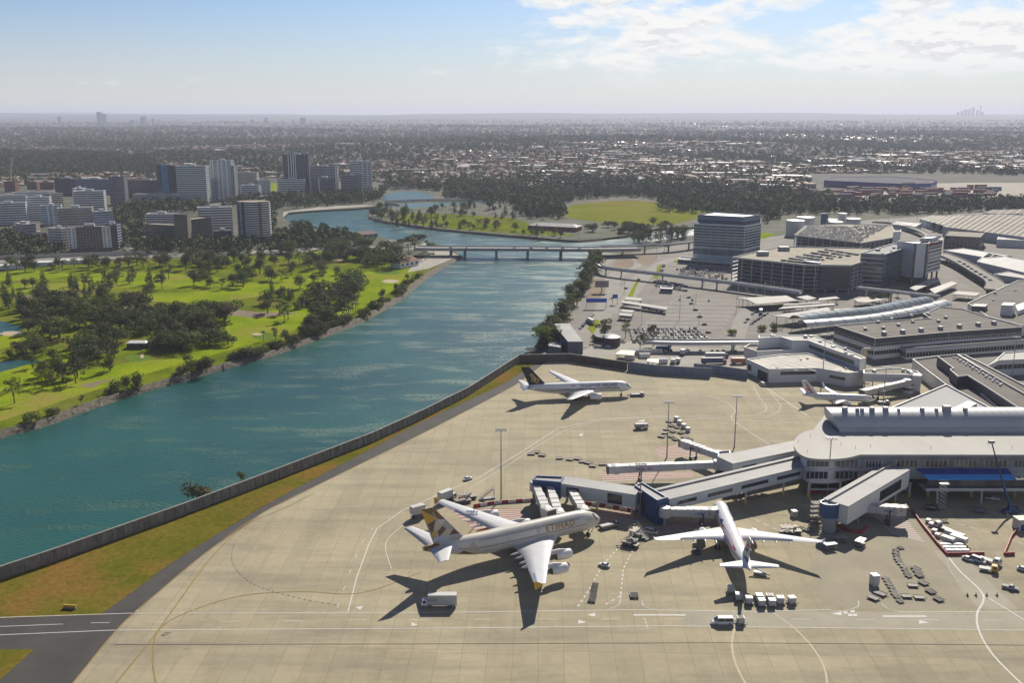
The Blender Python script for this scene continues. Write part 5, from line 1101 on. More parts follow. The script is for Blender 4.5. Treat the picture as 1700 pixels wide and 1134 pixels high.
# ---------------------------------------------------------------- walls and airside equipment
WALLM = mat('stained_wall_concrete', (0.24, 0.225, 0.20), 0.9, (0.13, 0.12, 0.105), 0.5, 6, stretch=(1, 1, 0.35))
BWALL = mat('blue_grey_fence_sheet', (0.20, 0.24, 0.31), 0.6, (0.16, 0.195, 0.26), 0.3, stretch=(1, 1, 0.2))
def long_wall(name, label, pts, h, t, m, step, pm=None):
    root = thing(name, label, 'wall', (pts[0].x, pts[0].y, 0)); mb = MB(); mb.wall(pts, t, 0, h, 0); part(mb, 'wall_face', m, root)
    mb = MB(); acc = 0.0
    for a, b in zip(pts, pts[1:]):
        d = b - a; L = d.length; u = d.normalized(); n = Vector((-u.y, u.x, 0)); s = (step - acc) % step
        while s < L:
            q = a + u * s
            for sg in (1, -1): mb.prism([q + n * sg * (t / 2) - u * 0.25, q + n * sg * (t / 2) + u * 0.25, q + n * sg * (t / 2 + 0.3) + u * 0.25, q + n * sg * (t / 2 + 0.3) - u * 0.25], 0, h + 0.12)
            s += step
        acc = (acc + L) % step
    o = part(mb, 'pilaster', pm or m, root)
    mb = MB(); mb.wall(pts, t + 0.25, h, h + 0.25); part(mb, 'coping', mat('wall_coping', (0.28, 0.265, 0.24), 0.85, (0.2, 0.19, 0.17), 0.4), root); return root
long_wall('river_wall', 'long stained concrete wall between river and airport grass strip', [p for p in WALLW], 4.6, 0.5, WALLM, 4.4)
long_wall('river_wall', 'brown concrete wall section behind the airliner with dark tail', [WALLW[-1] + Vector((0.6, 0.1, 0))] + P2((945, 600), (1041, 614.5)), 5.0, 0.5, mat('brown_wall', (0.135, 0.105, 0.08), 0.9, (0.10, 0.08, 0.065), 0.4, stretch=(1, 1, .3)), 4.4)
long_wall('sheet_fence', 'blue grey sheet fence, first of two ending in a step', P2((1043, 615), (1090, 621), (1180, 626.5)), 5.4, 0.3, BWALL, 5.0)
long_wall('sheet_fence', 'blue grey sheet fence running behind the first to the gate building', P2((1152, 618), (1192, 622), (1241, 629)), 5.4, 0.3, BWALL, 5.0)
# --- vehicles
PAINTS = {'white': (0.70, 0.70, 0.69), 'silver': (0.38, 0.39, 0.40), 'black': (0.02, 0.02, 0.022), 'grey': (0.12, 0.125, 0.13), 'red': (0.34, 0.03, 0.03), 'blue': (0.035, 0.07, 0.20), 'yellow': (0.55, 0.40, 0.04), 'beige': (0.36, 0.33, 0.27)}
def paint(c): return mat('car_paint_' + c, PAINTS[c], 0.22, spec=0.6)
def bodyshape(mb, secs, m=0):
    """loft of chamfered cross sections: (x, half width, z bottom, z top)"""
    R = [[(x, -w, a + .12), (x, -w * .92, a), (x, w * .92, a), (x, w, a + .12), (x, w, b - .18), (x, w * .90, b), (x, -w * .90, b), (x, -w, b - .18)] for x, w, a, b in secs]; mb.loft(R, m, False)
def cabin(mb, x0, x1, x2, x3, w, z0, z1, mg=1, mp=0):
    """x0..x3: rear base, rear top, front top, front base"""
    B = [(x0, -w, z0), (x3, -w, z0), (x3, w, z0), (x0, w, z0)]; T = [(x1, -w * .82, z1), (x2, -w * .82, z1), (x2, w * .82, z1), (x1, w * .82, z1)]
    mb.add(B + T, [(0, 1, 5, 4), (1, 2, 6, 5), (2, 3, 7, 6), (3, 0, 4, 7)], mg); mb.add([(x, y * 1.02, z + .02) for x, y, z in T], [(0, 1, 2, 3)], mp)
    for t in (0.02, 0.5, 0.96):
        for s in (0, 1):
            a = Vector(B[0 if s == 0 else 3]).lerp(Vector(B[1 if s == 0 else 2]), t); b = Vector(T[0 if s == 0 else 3]).lerp(Vector(T[1 if s == 0 else 2]), t); mb.tube([a, b], 0.06, 4, mp, cap=False)
def wheel(root, x, y, r, w=0.24, name='wheel'):
    mb = MB(); mb.lathe([(0.03, -w / 2), (r * .95, -w / 2), (r, -w / 3), (r, w / 3), (r * .95, w / 2), (r * .55, w / 2)], (x, y, r), 'y', 14, 0, False); mb.lathe([(r * .55, w / 2), (0.02, w / 2.2)], (x, y, r), 'y', 12, 1, False); mb.lathe([(0.02, -w / 2 - .01), (r * .55, -w / 2 - .01)], (x, y, r), 'y', 12, 1, False)
    return mb.build(name, [RUBBER, LGREY], root)
def car_small(c):
    mb = MB(); bodyshape(mb, [(-2.15, .78, .38, .88), (-1.9, .88, .28, .98), (.9, .90, .26, .95), (1.85, .86, .28, .80), (2.15, .74, .36, .68)]); cabin(mb, -1.75, -1.05, .25, 1.05, .84, .92, 1.46)
    for x in (-1.35, 1.35):
        for y in (-.80, .80): mb.lathe([(0.03, -.12), (.33, -.12), (.33, .12), (0.03, .12)], (x, y, .33), 'y', 10, 2, False)
    o = mb.build('parked_car', [paint(c), GLASS, RUBBER]); return o
def car(label, x, y, rz, c, kind='car', group=None):
    p = G(x, y); root = thing(kind, label, {'car': 'car', 'van': 'van', 'ute': 'ute'}[kind], (p.x, p.y, 0.06), rz, group); mb = MB()
    if kind == 'car':
        bodyshape(mb, [(-2.15, .78, .38, .88), (-1.9, .88, .28, .98), (.9, .90, .26, .95), (1.85, .86, .28, .80), (2.15, .74, .36, .68)]); mb.build('body', paint(c), root)
        mb = MB(); cabin(mb, -1.75, -1.05, .25, 1.05, .84, .92, 1.46); mb.build('cabin', [paint(c), GLASS], root); ax = (-1.35, 1.35); r = .33; w = .8
    elif kind == 'van':
        bodyshape(mb, [(-2.6, .86, .4, 1.1), (-2.45, .95, .3, 1.25), (1.9, .95, .3, 1.2), (2.45, .90, .32, 1.0), (2.6, .82, .4, .8)]); mb.build('body', paint(c), root)
        mb = MB(); cabin(mb, -2.5, -2.35, 1.05, 1.95, .92, 1.18, 2.0); mb.build('cabin', [paint(c), GLASS], root); ax = (-1.6, 1.6); r = .36; w = .86
        mb = MB(); mb.box(-2.3, 0.9, -.74, .74, 2.0, 2.1); mb.build('roof', paint(c), root)
    else:
        bodyshape(mb, [(-2.6, .82, .45, .95), (-2.5, .9, .35, 1.02), (1.5, .92, .35, 1.02), (2.4, .88, .36, .92), (2.65, .8, .42, .8)]); mb.build('body', paint(c), root)
        mb = MB(); cabin(mb, -.6, -.35, .75, 1.4, .86, 1.0, 1.68); mb.build('cabin', [paint(c), GLASS], root); ax = (-1.65, 1.65); r = .38; w = .84
        mb = MB(); mb.box(-2.5, -.75, -.78, .78, 1.03, 1.08); mb.build('tray', DGREY, root)
    for a in ax:
        for s in (-1, 1): wheel(root, a, s * w, r)
    mb = MB()
    return root
def truck(label, x, y, rz, L=8.0, h=3.4, boxm=None, cabc='white', cat='truck', flat=False, lift=0.0):
    p = G(x, y); root = thing('box_truck' if not flat else 'flatbed_truck', label, cat, (p.x, p.y, 0.06), rz); cx = L / 2
    mb = MB(); mb.box(-L / 2, L / 2, -.9, .9, .65, .9); mb.build('chassis', DGREY, root)
    mb = MB(); bodyshape(mb, [(cx - 2.1, 1.15, .5, 2.6), (cx - .5, 1.15, .5, 2.65), (cx, 1.1, .5, 1.6)]); c_ = mb.build('cab', paint(cabc), root)
    mb = MB(); mb.add([(cx - .42, -1.0, 2.45), (cx + .03, -1.0, 1.6), (cx + .03, 1.0, 1.6), (cx - .42, 1.0, 2.45)], [(0, 1, 2, 3)])
    for s in (-1, 1): mb.box(cx - 1.6, cx - .6, s * 1.16 - .02, s * 1.16 + .02, 1.6, 2.4)
    o = mb.build('window', GLASS, c_)
    mb = MB()
    if flat: mb.box(-L / 2, cx - 2.3, -1.2, 1.2, .95, 1.15); mb.box(cx - 2.4, cx - 2.3, -1.2, 1.2, 1.15, 2.1); mb.build('tray', GREY, root)
    else:
        mb.box(-L / 2, cx - 2.25, -1.25, 1.25, 1.0 + lift, 1.0 + lift + h - .8); b = mb.build('cargo_box', boxm or WHITE, root)
        mb = MB(); n = int((L - 2.3) / 1.2)
        for k in range(n + 1):
            xx = -L / 2 + (L - 2.3) * k / n
            for s in (-1, 1): mb.box(xx - .05, xx + .05, s * 1.27 - .03, s * 1.27 + .03, 1.0 + lift, 1.0 + lift + h - .8)
        mb.build('box_rib', LGREY, b)
        if lift:
            mb = MB()
            for s in (-1, 1): mb.tube([(-L / 2 + 1, s, .9), (cx - 3.2, s, 1 + lift)], .1, 6); mb.tube([(-L / 2 + 1, s, 1 + lift), (cx - 3.2, s, .9)], .1, 6)
            mb.build('scissor_lift', GREY, root)
    for a in (-L / 2 + 1.2, -L / 2 + 2.3, cx - 1.1):
        for s in (-1, 1): wheel(root, a, s * 1.0, .48, .3)
    return root
def tug(label, x, y, rz, L=7.5, dark=True):
    p = G(x, y); root = thing('tow_tractor', label, 'tow tractor', (p.x, p.y, 0.06), rz); mb = MB()
    bodyshape(mb, [(-L / 2, 1.2, .5, 1.25), (-L / 2 + .3, 1.35, .4, 1.4), (L / 2 - .4, 1.35, .4, 1.35), (L / 2, 1.2, .5, 1.2)]); mb.build('body', DGREY if dark else WHITE, root)
    mb = MB(); cabin(mb, L / 2 - 2.4, L / 2 - 2.2, L / 2 - .9, L / 2 - .5, 1.1, 1.35, 2.1); mb.build('cab', [WHITE, GLASS], root)
    mb = MB(); mb.box(-L / 2 + .4, L / 2 - 2.6, -1.0, 1.0, 1.4, 1.5); mb.build('deck', GREY, root)
    mb = MB()
    for s in (-1, 1): mb.box(-L / 2 + .4, L / 2 - .4, s * 1.37 - .02, s * 1.37 + .02, .85, 1.15)
    mb.build('side_stripe', WHITE, root)
    for a in (-L / 2 + 1.5, L / 2 - 1.6):
        for s in (-1, 1): wheel(root, a, s * 1.15, .62, .5)
    return root
A8 = 0.4923
tug('long black and white tow tractor at the nose of the double deck airliner', 1012, 876, A8, 9.0); mb = MB()
tug('tow tractor coupled to the nose wheel of the airliner near the long wall', 1058, 658, 0.126, 8.0)
tug('tow tractor under the nose of the small twin jet', 1467, 671, -0.15, 6.5)
def towbar(label, a, b):
    a, b = G(*a), G(*b); root = thing('tow_bar', label, 'tow bar', (a.x, a.y, 0.06)); mb = MB(); mb.tube([a + Vector((0, 0, .6)), b + Vector((0, 0, .6))], .1, 6); part(mb, 'bar', YELLOW, root); mb = MB(); mb.tube([a.lerp(b, .4) + Vector((0, -.5, .35)), a.lerp(b, .4) + Vector((0, .5, .35))], .3, 10); part(mb, 'wheel', RUBBER, root)
towbar('yellow tow bar lying at the nose gear of the double deck airliner', (985, 877), (998, 873))
towbar('tow bar between tractor and airliner near the long wall', (1039, 657), (1049, 657))
t = truck('white box truck with green side lettering stopped behind the double deck airliner', 729, 1007, pi, 11.5, 4.2, cabc='white')
b = [c for c in t.children if c.name.startswith('cargo_box')][0]
for k, (s, z) in enumerate((('AIRPORT DELIVERIES', 2.9), ('CATERING', 2.1))) if False else (): pass
mb = MB()
for z, xa, xb in ((2.95, 0.2, 3.4), (2.35, 0.6, 3.0)):
    x = xa
    while x < xb: mb.add([(x, 1.285, z), (x + .32, 1.285, z), (x + .32, 1.285, z + .35), (x, 1.285, z + .35)], [(3, 2, 1, 0)]); x += .45
mb.build('side_mark', mat('green_lettering', (0.05, 0.22, 0.15), 0.6), b)
truck('white catering truck parked nose up the apron beside the far wing tip', 743, 832, 0.78, 8.5, 4.0, lift=.6)
truck('white catering truck half hidden behind the patterned tail fin', 698, 858, 0.6, 8.0, 4.0, lift=.8)
truck('grey tanker truck alone on the open apron below the upper stands', 1065, 712, 0.15, 6.8, 2.6, boxm=GREY)
car('white patrol car driving on the lane by the lone floodlight mast', 777, 797, 0.55, 'white')
car('white van with dark windows in front of the large blue stair block', 1081, 886, -0.45, 'white', 'van')
car('white minibus towing a cargo dolly on the service road', 1199, 1037, pi, 'white', 'van').scale = (1.35, 1.15, 1.2)
car('small white tug car on the broken white line between the stands', 1003, 941, 2.6, 'white')
car('white van on the marked lane near the low white gate building', 1265, 640, 1.75, 'white', 'van')
car('white ute with empty tray standing alone on the open right apron', 1677, 979, -0.6, 'silver', 'ute')
car('white car parked first in the row below the red barrier', 1607, 931, -0.9, 'white'); car('silver van parked second in the row below the red barrier', 1624, 934, -0.9, 'white', 'van')
truck('grey flatbed truck parked third in the row below the red barrier', 1643, 935, -0.85, 7.5, flat=True); truck('small truck with yellow top parked below the grey flatbed truck', 1641, 949, -0.45, 6.0, flat=True, cabc='yellow')
car('white ute standing in the shade under the blue awning', 1647, 830, -0.3, 'white', 'ute'); car('black van standing in the shade by the red barrier', 1547, 848, -0.35, 'black', 'van')
car('dark van by the second awning column in deep shade', 1628, 852, -0.4, 'grey', 'van'); car('white car at the right frame edge on the apron', 1699, 948, -0.6, 'white')
truck('grey flatbed truck beside the white trailers inside the red barrier', 1565, 880, 2.1, 7.0, flat=True)
# pallet dollies and containers
STEELD = mat('dolly_steel', (0.27, 0.25, 0.21), 0.6, (0.19, 0.175, 0.15), 0.8, coords='obj', rnd=0.25)
def dolly_proto():
    root = thing('pallet_dolly', 'x', 'dolly'); mb = MB(); mb.box(-1.6, 1.6, -1.2, 1.2, .42, .52)
    for k in range(9): mb.tube([(-1.5 + k * .375, -1.15, .55), (-1.5 + k * .375, 1.15, .55)], .07, 6)
    for s in (-1, 1): mb.box(-1.65, 1.65, s * 1.2 - .05, s * 1.2 + .05, .40, .68)
    mb.build('deck', STEELD, root); mb = MB(); mb.tube([(1.6, 0, .4), (2.6, 0, .3)], .07, 6); mb.build('drawbar', STEELD, root)
    for x in (-1.1, 1.1):
        for y in (-.95, .95): wheel(root, x, y, .22, .16)
    return root
DOL = dolly_proto(); first = [True]
def dolly(label, x, y, rz, s=1.0, group='pallet dollies on the apron'):
    p = G(x, y); p.z = 0.06
    if first[0]: first[0] = False; o = DOL; o.location = p; o.rotation_euler = (0, 0, rz); o['label'] = label; o['group'] = group; o.scale = (s, s, s); return o
    return dup(DOL, p, rz, label, group, s)
def row(pts, rz, txt, rev=False, s=1.0, jit=0.15):
    n = len(pts)
    for i, (x, y) in enumerate(pts): dolly('%s pallet dolly %s' % (ORD[i], txt), x, y, rz + RNG.uniform(-jit, jit), s * RNG.uniform(.93, 1.06))
row([(988, 974), (986, 982), (985, 990), (983, 998)], -1.7, 'down the short column by the broken white line')
dolly('lone pallet dolly with a drawbar between the two big airliners', 1053, 991, -1.6, 1.1)
row([(1495, 911), (1487, 915), (1487, 920), (1488, 925), (1490, 930), (1492, 934), (1495, 938), (1500, 943), (1502, 948), (1506, 954), (1508, 958)], -1.1, 'down the curving row below the striped patch', s=.72, jit=.2)
row([(1520, 946), (1523, 951), (1526, 957), (1533, 970), (1545, 984), (1558, 997)], -1.2, 'down the straight row nearest the red barrier')
row([(1470, 962), (1473, 967), (1476, 972), (1479, 977), (1482, 983), (1485, 988), (1489, 993), (1494, 1000)], -1.15, 'down the tight row beside the tall white container', s=.72)
row([(1515, 974), (1505, 992), (1526, 994)], -0.2, 'of three standing apart between the two dolly rows')
row([(1450, 995), (1461, 988)], -0.9, 'of the pair with pale decks by the service road', s=1.1)
row([(1111, 701), (1115, 708), (1107, 714), (1104, 720), (1113, 726), (1121, 731), (1124, 711), (1130, 720), (1117, 718), (1137, 727), (1145, 731), (1098, 726)], -0.6, 'in the loose cluster at the lilac jet bridge cab', jit=.5)
row([(882, 755), (890, 752), (900, 757), (929, 762), (946, 764), (959, 763), (967, 768), (977, 770), (984, 775), (1000, 772)], -0.2, 'of the broken line above the square blue block', jit=.3)
row([(1378, 880), (1386, 884), (1330, 880), (1342, 882), (1245, 828), (1256, 826), (1268, 824)], 0.2, 'scattered in the shade of the pier corridors', jit=.6)
def uld(label, x, y, rz, m=None, tall=1.0, z=.68, group='white cargo containers'):
    p = G(x, y); root = thing('cargo_container', label, 'container', (p.x, p.y, z), rz, group); mb = MB(); h = 1.7 * tall
    P = [(-1.0, 0), (.75, 0), (1.05, .5), (1.05, h), (-1.0, h)]; mb.loft([[(a, -.85 * 1.2, b) for a, b in P], [(a, .85 * 1.2, b) for a, b in P]], 0, False); mb.build('shell', m or WHITE, root)
    mb = MB(); mb.box(-1.02, -.98, -.9, .9, .15, h - .15); mb.build('door', LGREY, root)
    mb = MB()
    for s in (-1, 1): mb.box(-1.03, 1.07, s * 1.03 - .03, s * 1.03 + .03, h - .12, h + .02); mb.box(-1.03, -.95, s * 1.03 - .03, s * 1.03 + .03, 0, h)
    mb.build('edge_rail', STEEL, root); return root
us = [(1213, 985, 'standing apart beside the tail shadow'), (1226, 997, 'in the tail shadow of the airliner with red streak'), (1243, 1003, 'at the fin shadow edge'), (1260, 999, 'in the upper rank, paired with one below'), (1264, 1007, 'in the lower rank at the curved white line'), (1277, 999, 'in the upper rank, dark topped'), (1281, 1007, 'in the lower rank, right of the curved white line'), (1295, 1003, 'second last in the rank'), (1314, 1003, 'last in the rank toward the open apron'), (1229, 1037, 'dark sided, towed by the white minibus')]
for i, (x, y, tx) in enumerate(us):
    dolly('pallet dolly under the cargo container ' + tx, x, y, RNG.uniform(-.1, .1), .95); uld('white cargo container ' + tx, x, y, RNG.uniform(-.1, .1) + 1.57, DGREY if i == 5 else (mat('olive_box', (0.12, 0.115, 0.08), .7) if i == 9 else None), 1.1)
for i, (x, y) in enumerate([(1123, 699), (1128, 705), (1135, 711), (1142, 717)]): uld('%s white container in the line above the lilac jet bridge cab' % ORD[i], x, y, -.6, None, 1.3, .06)
uld('tall white container standing alone beside the tight dolly row', 1451, 972, .2, None, 2.0, .06).scale = (1.15, 1.15, 1.15); uld('white square container before the empty cargo loader', 1318, 858, .3, None, 1.5, .06)
# loaders, stairs, steps, carts
def cargo_loader(label, x, y, rz, h=2.6, L=8.0):
    p = G(x, y); root = thing('cargo_loader', label, 'loader', (p.x, p.y, 0.06), rz); mb = MB(); mb.box(-L / 2, L / 2, -1.5, 1.5, .5, .9); mb.build('chassis', DGREY, root); mb = MB(); mb.box(-L / 2, L * .12, -1.5, 1.5, h, h + .25); mb.box(L * .15, L / 2, -1.4, 1.4, 1.2, 1.4); mb.build('platform', STEELD, root)
    mb = MB()
    for s in (-1.3, 1.3): mb.tube([(-L / 2 + .5, s, .9), (L * .1, s, h)], .12, 6); mb.tube([(-L / 2 + .5, s, h), (L * .1, s, .9)], .12, 6)
    mb.build('scissor_lift', GREY, root); mb = MB()
    for s in (-1.5, 1.5):
        mb.tube([(-L / 2, s, h + 1.1), (L * .12, s, h + 1.1)], .05, 5)
        for k in range(4): mb.tube([(-L / 2 + k * L * .2, s, h + .2), (-L / 2 + k * L * .2, s, h + 1.1)], .05, 5)
    mb.build('guard_rail', YELLOW, root); mb = MB(); mb.box(L * .2, L * .32, 1.0, 1.9, 1.2, 2.4); mb.build('cab', WHITE, root)
    for a in (-L / 2 + 1, L / 2 - 1):
        for s in (-1.2, 1.2): wheel(root, a, s, .45, .3)
    return root
cargo_loader('cargo loader with raised platform beside the red streak airliner and white container', 1312, 886, 0.0); cargo_loader('tall cargo loader with frame tower between the two big airliners', 1055, 897, 1.0, 4.6, 7); cargo_loader('low cargo loader at the foot of the frame tower loader', 1047, 908, -.5, 1.8, 6)
cargo_loader('cargo loader tucked under the wing of the red streak airliner', 1157, 916, 1.3, 2.6, 7); cargo_loader('grey cargo loader behind the red and white barriers near the catering truck', 775, 830, .5, 2.6, 8); cargo_loader('second cargo loader behind the red and white barriers with red deck', 768, 836, .5, 1.8, 7)
def stairs(label, x, y, rz, h=4.0):
    p = G(x, y); root = thing('boarding_stairs', label, 'stairs', (p.x, p.y, 0.06), rz); mb = MB(); n = 12
    for k in range(n): mb.box(-3.4 + k * .5, -2.9 + k * .5, -.8, .8, .5 + h * k / n, .62 + h * k / n)
    mb.build('steps', STEELD, root); mb = MB()
    for s in (-.85, .85): mb.tube([(-3.4, s, 1.5), (2.6, s, h + 1.5), (3.4, s, h + 1.5)], .06, 6); mb.tube([(-3.4, s, .5), (2.6, s, h + .5)], .1, 6); mb.tube([(2.6, s, h + .5), (2.6, s, .5)], .1, 6)
    mb.build('guard_rail', WHITE, root); mb = MB(); mb.box(-3.6, 3.2, -1, 1, .4, .6); mb.build('chassis', GREY, root)
    for a in (-2.4, 2.4):
        for s in (-.9, .9): wheel(root, a, s, .36, .25)
    return root
stairs('boarding stairs parked behind the red and white barriers', 810, 829, .3); stairs('boarding stairs standing in shade beside the frame tower loader', 1064, 893, 2.2, 3.2)
def belt_loader(label, x, y, rz, z1=2.4):
    p = G(x, y); root = thing('belt_loader', label, 'loader', (p.x, p.y, 0.06), rz); mb = MB(); bodyshape(mb, [(-2.2, .9, .4, 1.0), (2.2, .9, .4, .95)]); mb.build('body', WHITE, root); mb = MB(); mb.loft([[(-3.4, -.5, .7), (-3.4, .5, .7), (-3.4, .5, 1.0), (-3.4, -.5, 1.0)], [(3.6, -.5, z1), (3.6, .5, z1), (3.6, .5, z1 + .3), (3.6, -.5, z1 + .3)]], 0, False); mb.build('belt', DGREY, root)
    for a in (-1.4, 1.4):
        for s in (-.85, .85): wheel(root, a, s, .36, .25)
    return root
belt_loader('belt loader by the rear hold of the red streak airliner', 1262, 955, 2.6); belt_loader('belt loader under the shaded frame tower loader', 1042, 900, .8)
def cart(label, x, y, rz, c=WHITE, canopy=True):
    p = G(x, y); root = thing('baggage_cart', label, 'cart', (p.x, p.y, 0.06), rz, 'baggage carts'); mb = MB(); mb.box(-1.4, 1.4, -.8, .8, .4, .55); mb.build('deck', STEELD, root); mb = MB()
    for sx in (-1.35, 1.35):
        for sy in (-.75, .75): mb.tube([(sx, sy, .5), (sx, sy, 1.7)], .05, 5)
    mb.build('post', GREY, root); mb = MB(); mb.box(-1.5, 1.5, -.9, .9, 1.7, 1.78); mb.build('canopy', c, root)
    for a in (-1, 1):
        for s in (-.7, .7): wheel(root, a, s, .22, .16)
    return root
for i, (x, y, r, c) in enumerate([(977, 832, -.15, 'cream'), (990, 835, -.2, 'cream'), (1002, 837, -.2, 'cream'), (1000, 829, .2, 'grey'), (1013, 831, .1, 'grey'), (1025, 832, .9, 'grey')]): cart('%s of six baggage carts behind the barriers under the white corridor, %s top' % (ORD[i], c), x, y, r, mat('cream_top', (0.62, 0.58, 0.46), .6) if c == 'cream' else LGREY)
for i, (x, y, r) in enumerate([(1205, 826, .5), (1212, 823, .7), (1222, 826, 1), (1230, 824, 1), (1238, 821, .8)]): cart('%s baggage cart parked in the shade under the long sloping corridor' % ORD[i], x, y, r, GREY)
for i, (x, y, r, m) in enumerate([(1377, 912, .3, LGREY), (1395, 901, .3, PAVE), (1428, 906, .9, WHITE)]): o = cart(('grey topped', 'cream topped', 'white topped')[i] + ' wide service cart in the line below the rounded blue tower', x, y, r, m); o.scale = (1.6, 1.6, 1.3)
# stack of steel racks beside the rounded tower
p = G(1353, 868); rk = thing('rack_tower', 'tall stack of cream steel racks beside the rounded blue tower', 'rack', (p.x, p.y, .06), .1); mb = MB()
for k in range(5): mb = MB(); mb.box(-1.9, 1.9, -1.6, 1.6, .4 + k * 1.9, .75 + k * 1.9); mb.build('shelf', PAVE, rk)
for sx in (-1.8, 1.8):
    for sy in (-1.5, 1.5): mb = MB(); mb.tube([(sx, sy, 0), (sx, sy, 9.4)], .1, 6); mb.build('post', GREY, rk)
mb = MB()
for k in range(4): mb.tube([(-1.8, -1.55, .6 + 1.9 * k), (1.8, -1.55, 2.5 + 1.9 * k)], .06, 5)
mb.build('brace', GREY, rk)
# barriers
BRED = mat('barrier_red', (0.36, 0.02, 0.03), .5, (0.30, .02, .025), .5); BWH = mat('barrier_white', (0.62, 0.60, 0.57), .5)
def barrier_run(px, n, group, desc, alt=True, h=1.0, zb=.06):
    pts = P2(*px); L = [0]
    for a, b in zip(pts, pts[1:]): L.append(L[-1] + (b - a).length)
    def at(s):
        for i in range(len(pts) - 1):
            if s <= L[i + 1] + 1e-6: return pts[i].lerp(pts[i + 1], (s - L[i]) / (L[i + 1] - L[i]))
        return pts[-1]
    for k in range(n):
        a, b = at(L[-1] * (k + .03) / n), at(L[-1] * (k + .97) / n); d = b - a; white = alt and k % 2; c = (a + b) / 2; ln = d.length / 2
        o = thing('water_barrier', '%s %s barrier block %s' % (ORD[k], 'white' if white else 'red', desc), 'barrier', (c.x, c.y, zb), atan2(d.y, d.x), group); mb = MB()
        mb.loft([[(x, -.38, 0), (x, .38, 0), (x, .16, h * .55), (x, .12, h), (x, -.12, h), (x, -.16, h * .55)] for x in (-ln, ln)], 0, False); mb.build('shell', BWH if white else BRED, o)
barrier_run([(786, 843), (822, 837), (892, 832)], 9, 'red and white barriers by the double deck airliner', 'from the catering truck end of the line', h=1.3)
barrier_run([(971, 838), (1003, 841), (1052, 850)], 7, 'red and white barriers under the white corridor', 'from the airliner nose end under the white corridor', h=1.3)
barrier_run([(1513, 849), (1530, 873), (1554, 903), (1571, 922)], 16, 'red barriers of the work compound', 'down the sloping side of the work compound', False, 1.2); barrier_run([(1571, 923), (1634, 922)], 9, 'red barriers of the work compound', 'along the lower side of the work compound', False, 1.2)
barrier_run([(1694, 876), (1679, 893), (1673, 908), (1667, 922)], 8, 'red barriers of the small enclosure', 'down the curved side of the small enclosure', False, 1.2); barrier_run([(1667, 923), (1684, 922)], 3, 'red barriers of the small enclosure', 'across the foot of the small enclosure', False, 1.2)
barrier_run([(1386, 872), (1410, 884), (1428, 887), (1440, 876)], 8, 'red barriers by the rounded blue tower', 'round the shaded bay beside the rounded blue tower', False, 1.2); barrier_run([(1338, 817), (1376, 821)], 5, 'red barriers under the pier', 'in the shade under the pier end', False, 1.0)
k = 0
for j in range(3):
    for i in range(3):
        x, y = 1576 + i * 13 - j * 5, 919 - j * 5 + 0; p = G(x, y); o = thing('wrapped_pallet', 'white wrapped pallet stack, %s of the %s row in the work compound' % (ORD[i], ('front', 'middle', 'back')[j]), 'pallet', (p.x, p.y, .06), -.05, 'wrapped pallets in the work compound'); mb = MB(); bodyshape(mb, [(-1.3, .8, .15, 1.5), (1.3, .8, .15, 1.5)]); mb.build('load', WHITE, o); mb = MB(); mb.box(-1.35, 1.35, -.85, .85, 0, .14); mb.build('pallet_base', DIRT, o)
for i, (x, y, L) in enumerate([(1584, 895, 7), (1591, 902, 6), (1573, 903, 4.5)]):
    p = G(x, y); o = thing('site_trailer', ('upper long', 'lower long', 'small')[i] + ' white trailer inside the work compound', 'trailer', (p.x, p.y, .06), 2.25); mb = MB(); bodyshape(mb, [(-L / 2, 1.2, .7, 2.7), (L / 2, 1.2, .7, 2.7)]); mb.build('body', WHITE, o)
    for a in (-.6, .6):
        for s in (-1.1, 1.1): wheel(o, a, s, .4)
for i, (x, y) in enumerate([(1541, 868), (1546, 874), (1551, 885), (1556, 892)]):
    p = G(x, y); o = thing('site_crate', '%s small white crate along the sloping side of the compound' % ORD[i], 'crate', (p.x, p.y, .06), .8, 'small crates in the work compound'); mb = MB(); bodyshape(mb, [(-1, .8, .1, 1.3), (1, .8, .1, 1.3)]); mb.build('box', WHITE if i % 2 else LGREY, o); mb = MB(); mb.box(-1.05, 1.05, -.85, .85, 1.3, 1.4); mb.build('lid', LGREY, o)
p = G(1697, 878); o = thing('site_hut', 'grey site hut with cream roof at the right frame edge', 'hut', (p.x + 1, p.y, .06), .1); mb = MB(); mb.box(-4, 5, -2, 2, 0, 4.2); mb.build('wall', PANEL, o); mb = MB(); mb.box(-4.2, 5.2, -2.2, 2.2, 4.2, 4.5); mb.build('roof', mat('cream_top', (0, 0, 0)), o); mb = MB(); mb.box(-3, -1, -2.05, -1.95, 0.1, 2.5); mb.build('door', BLUE, o)
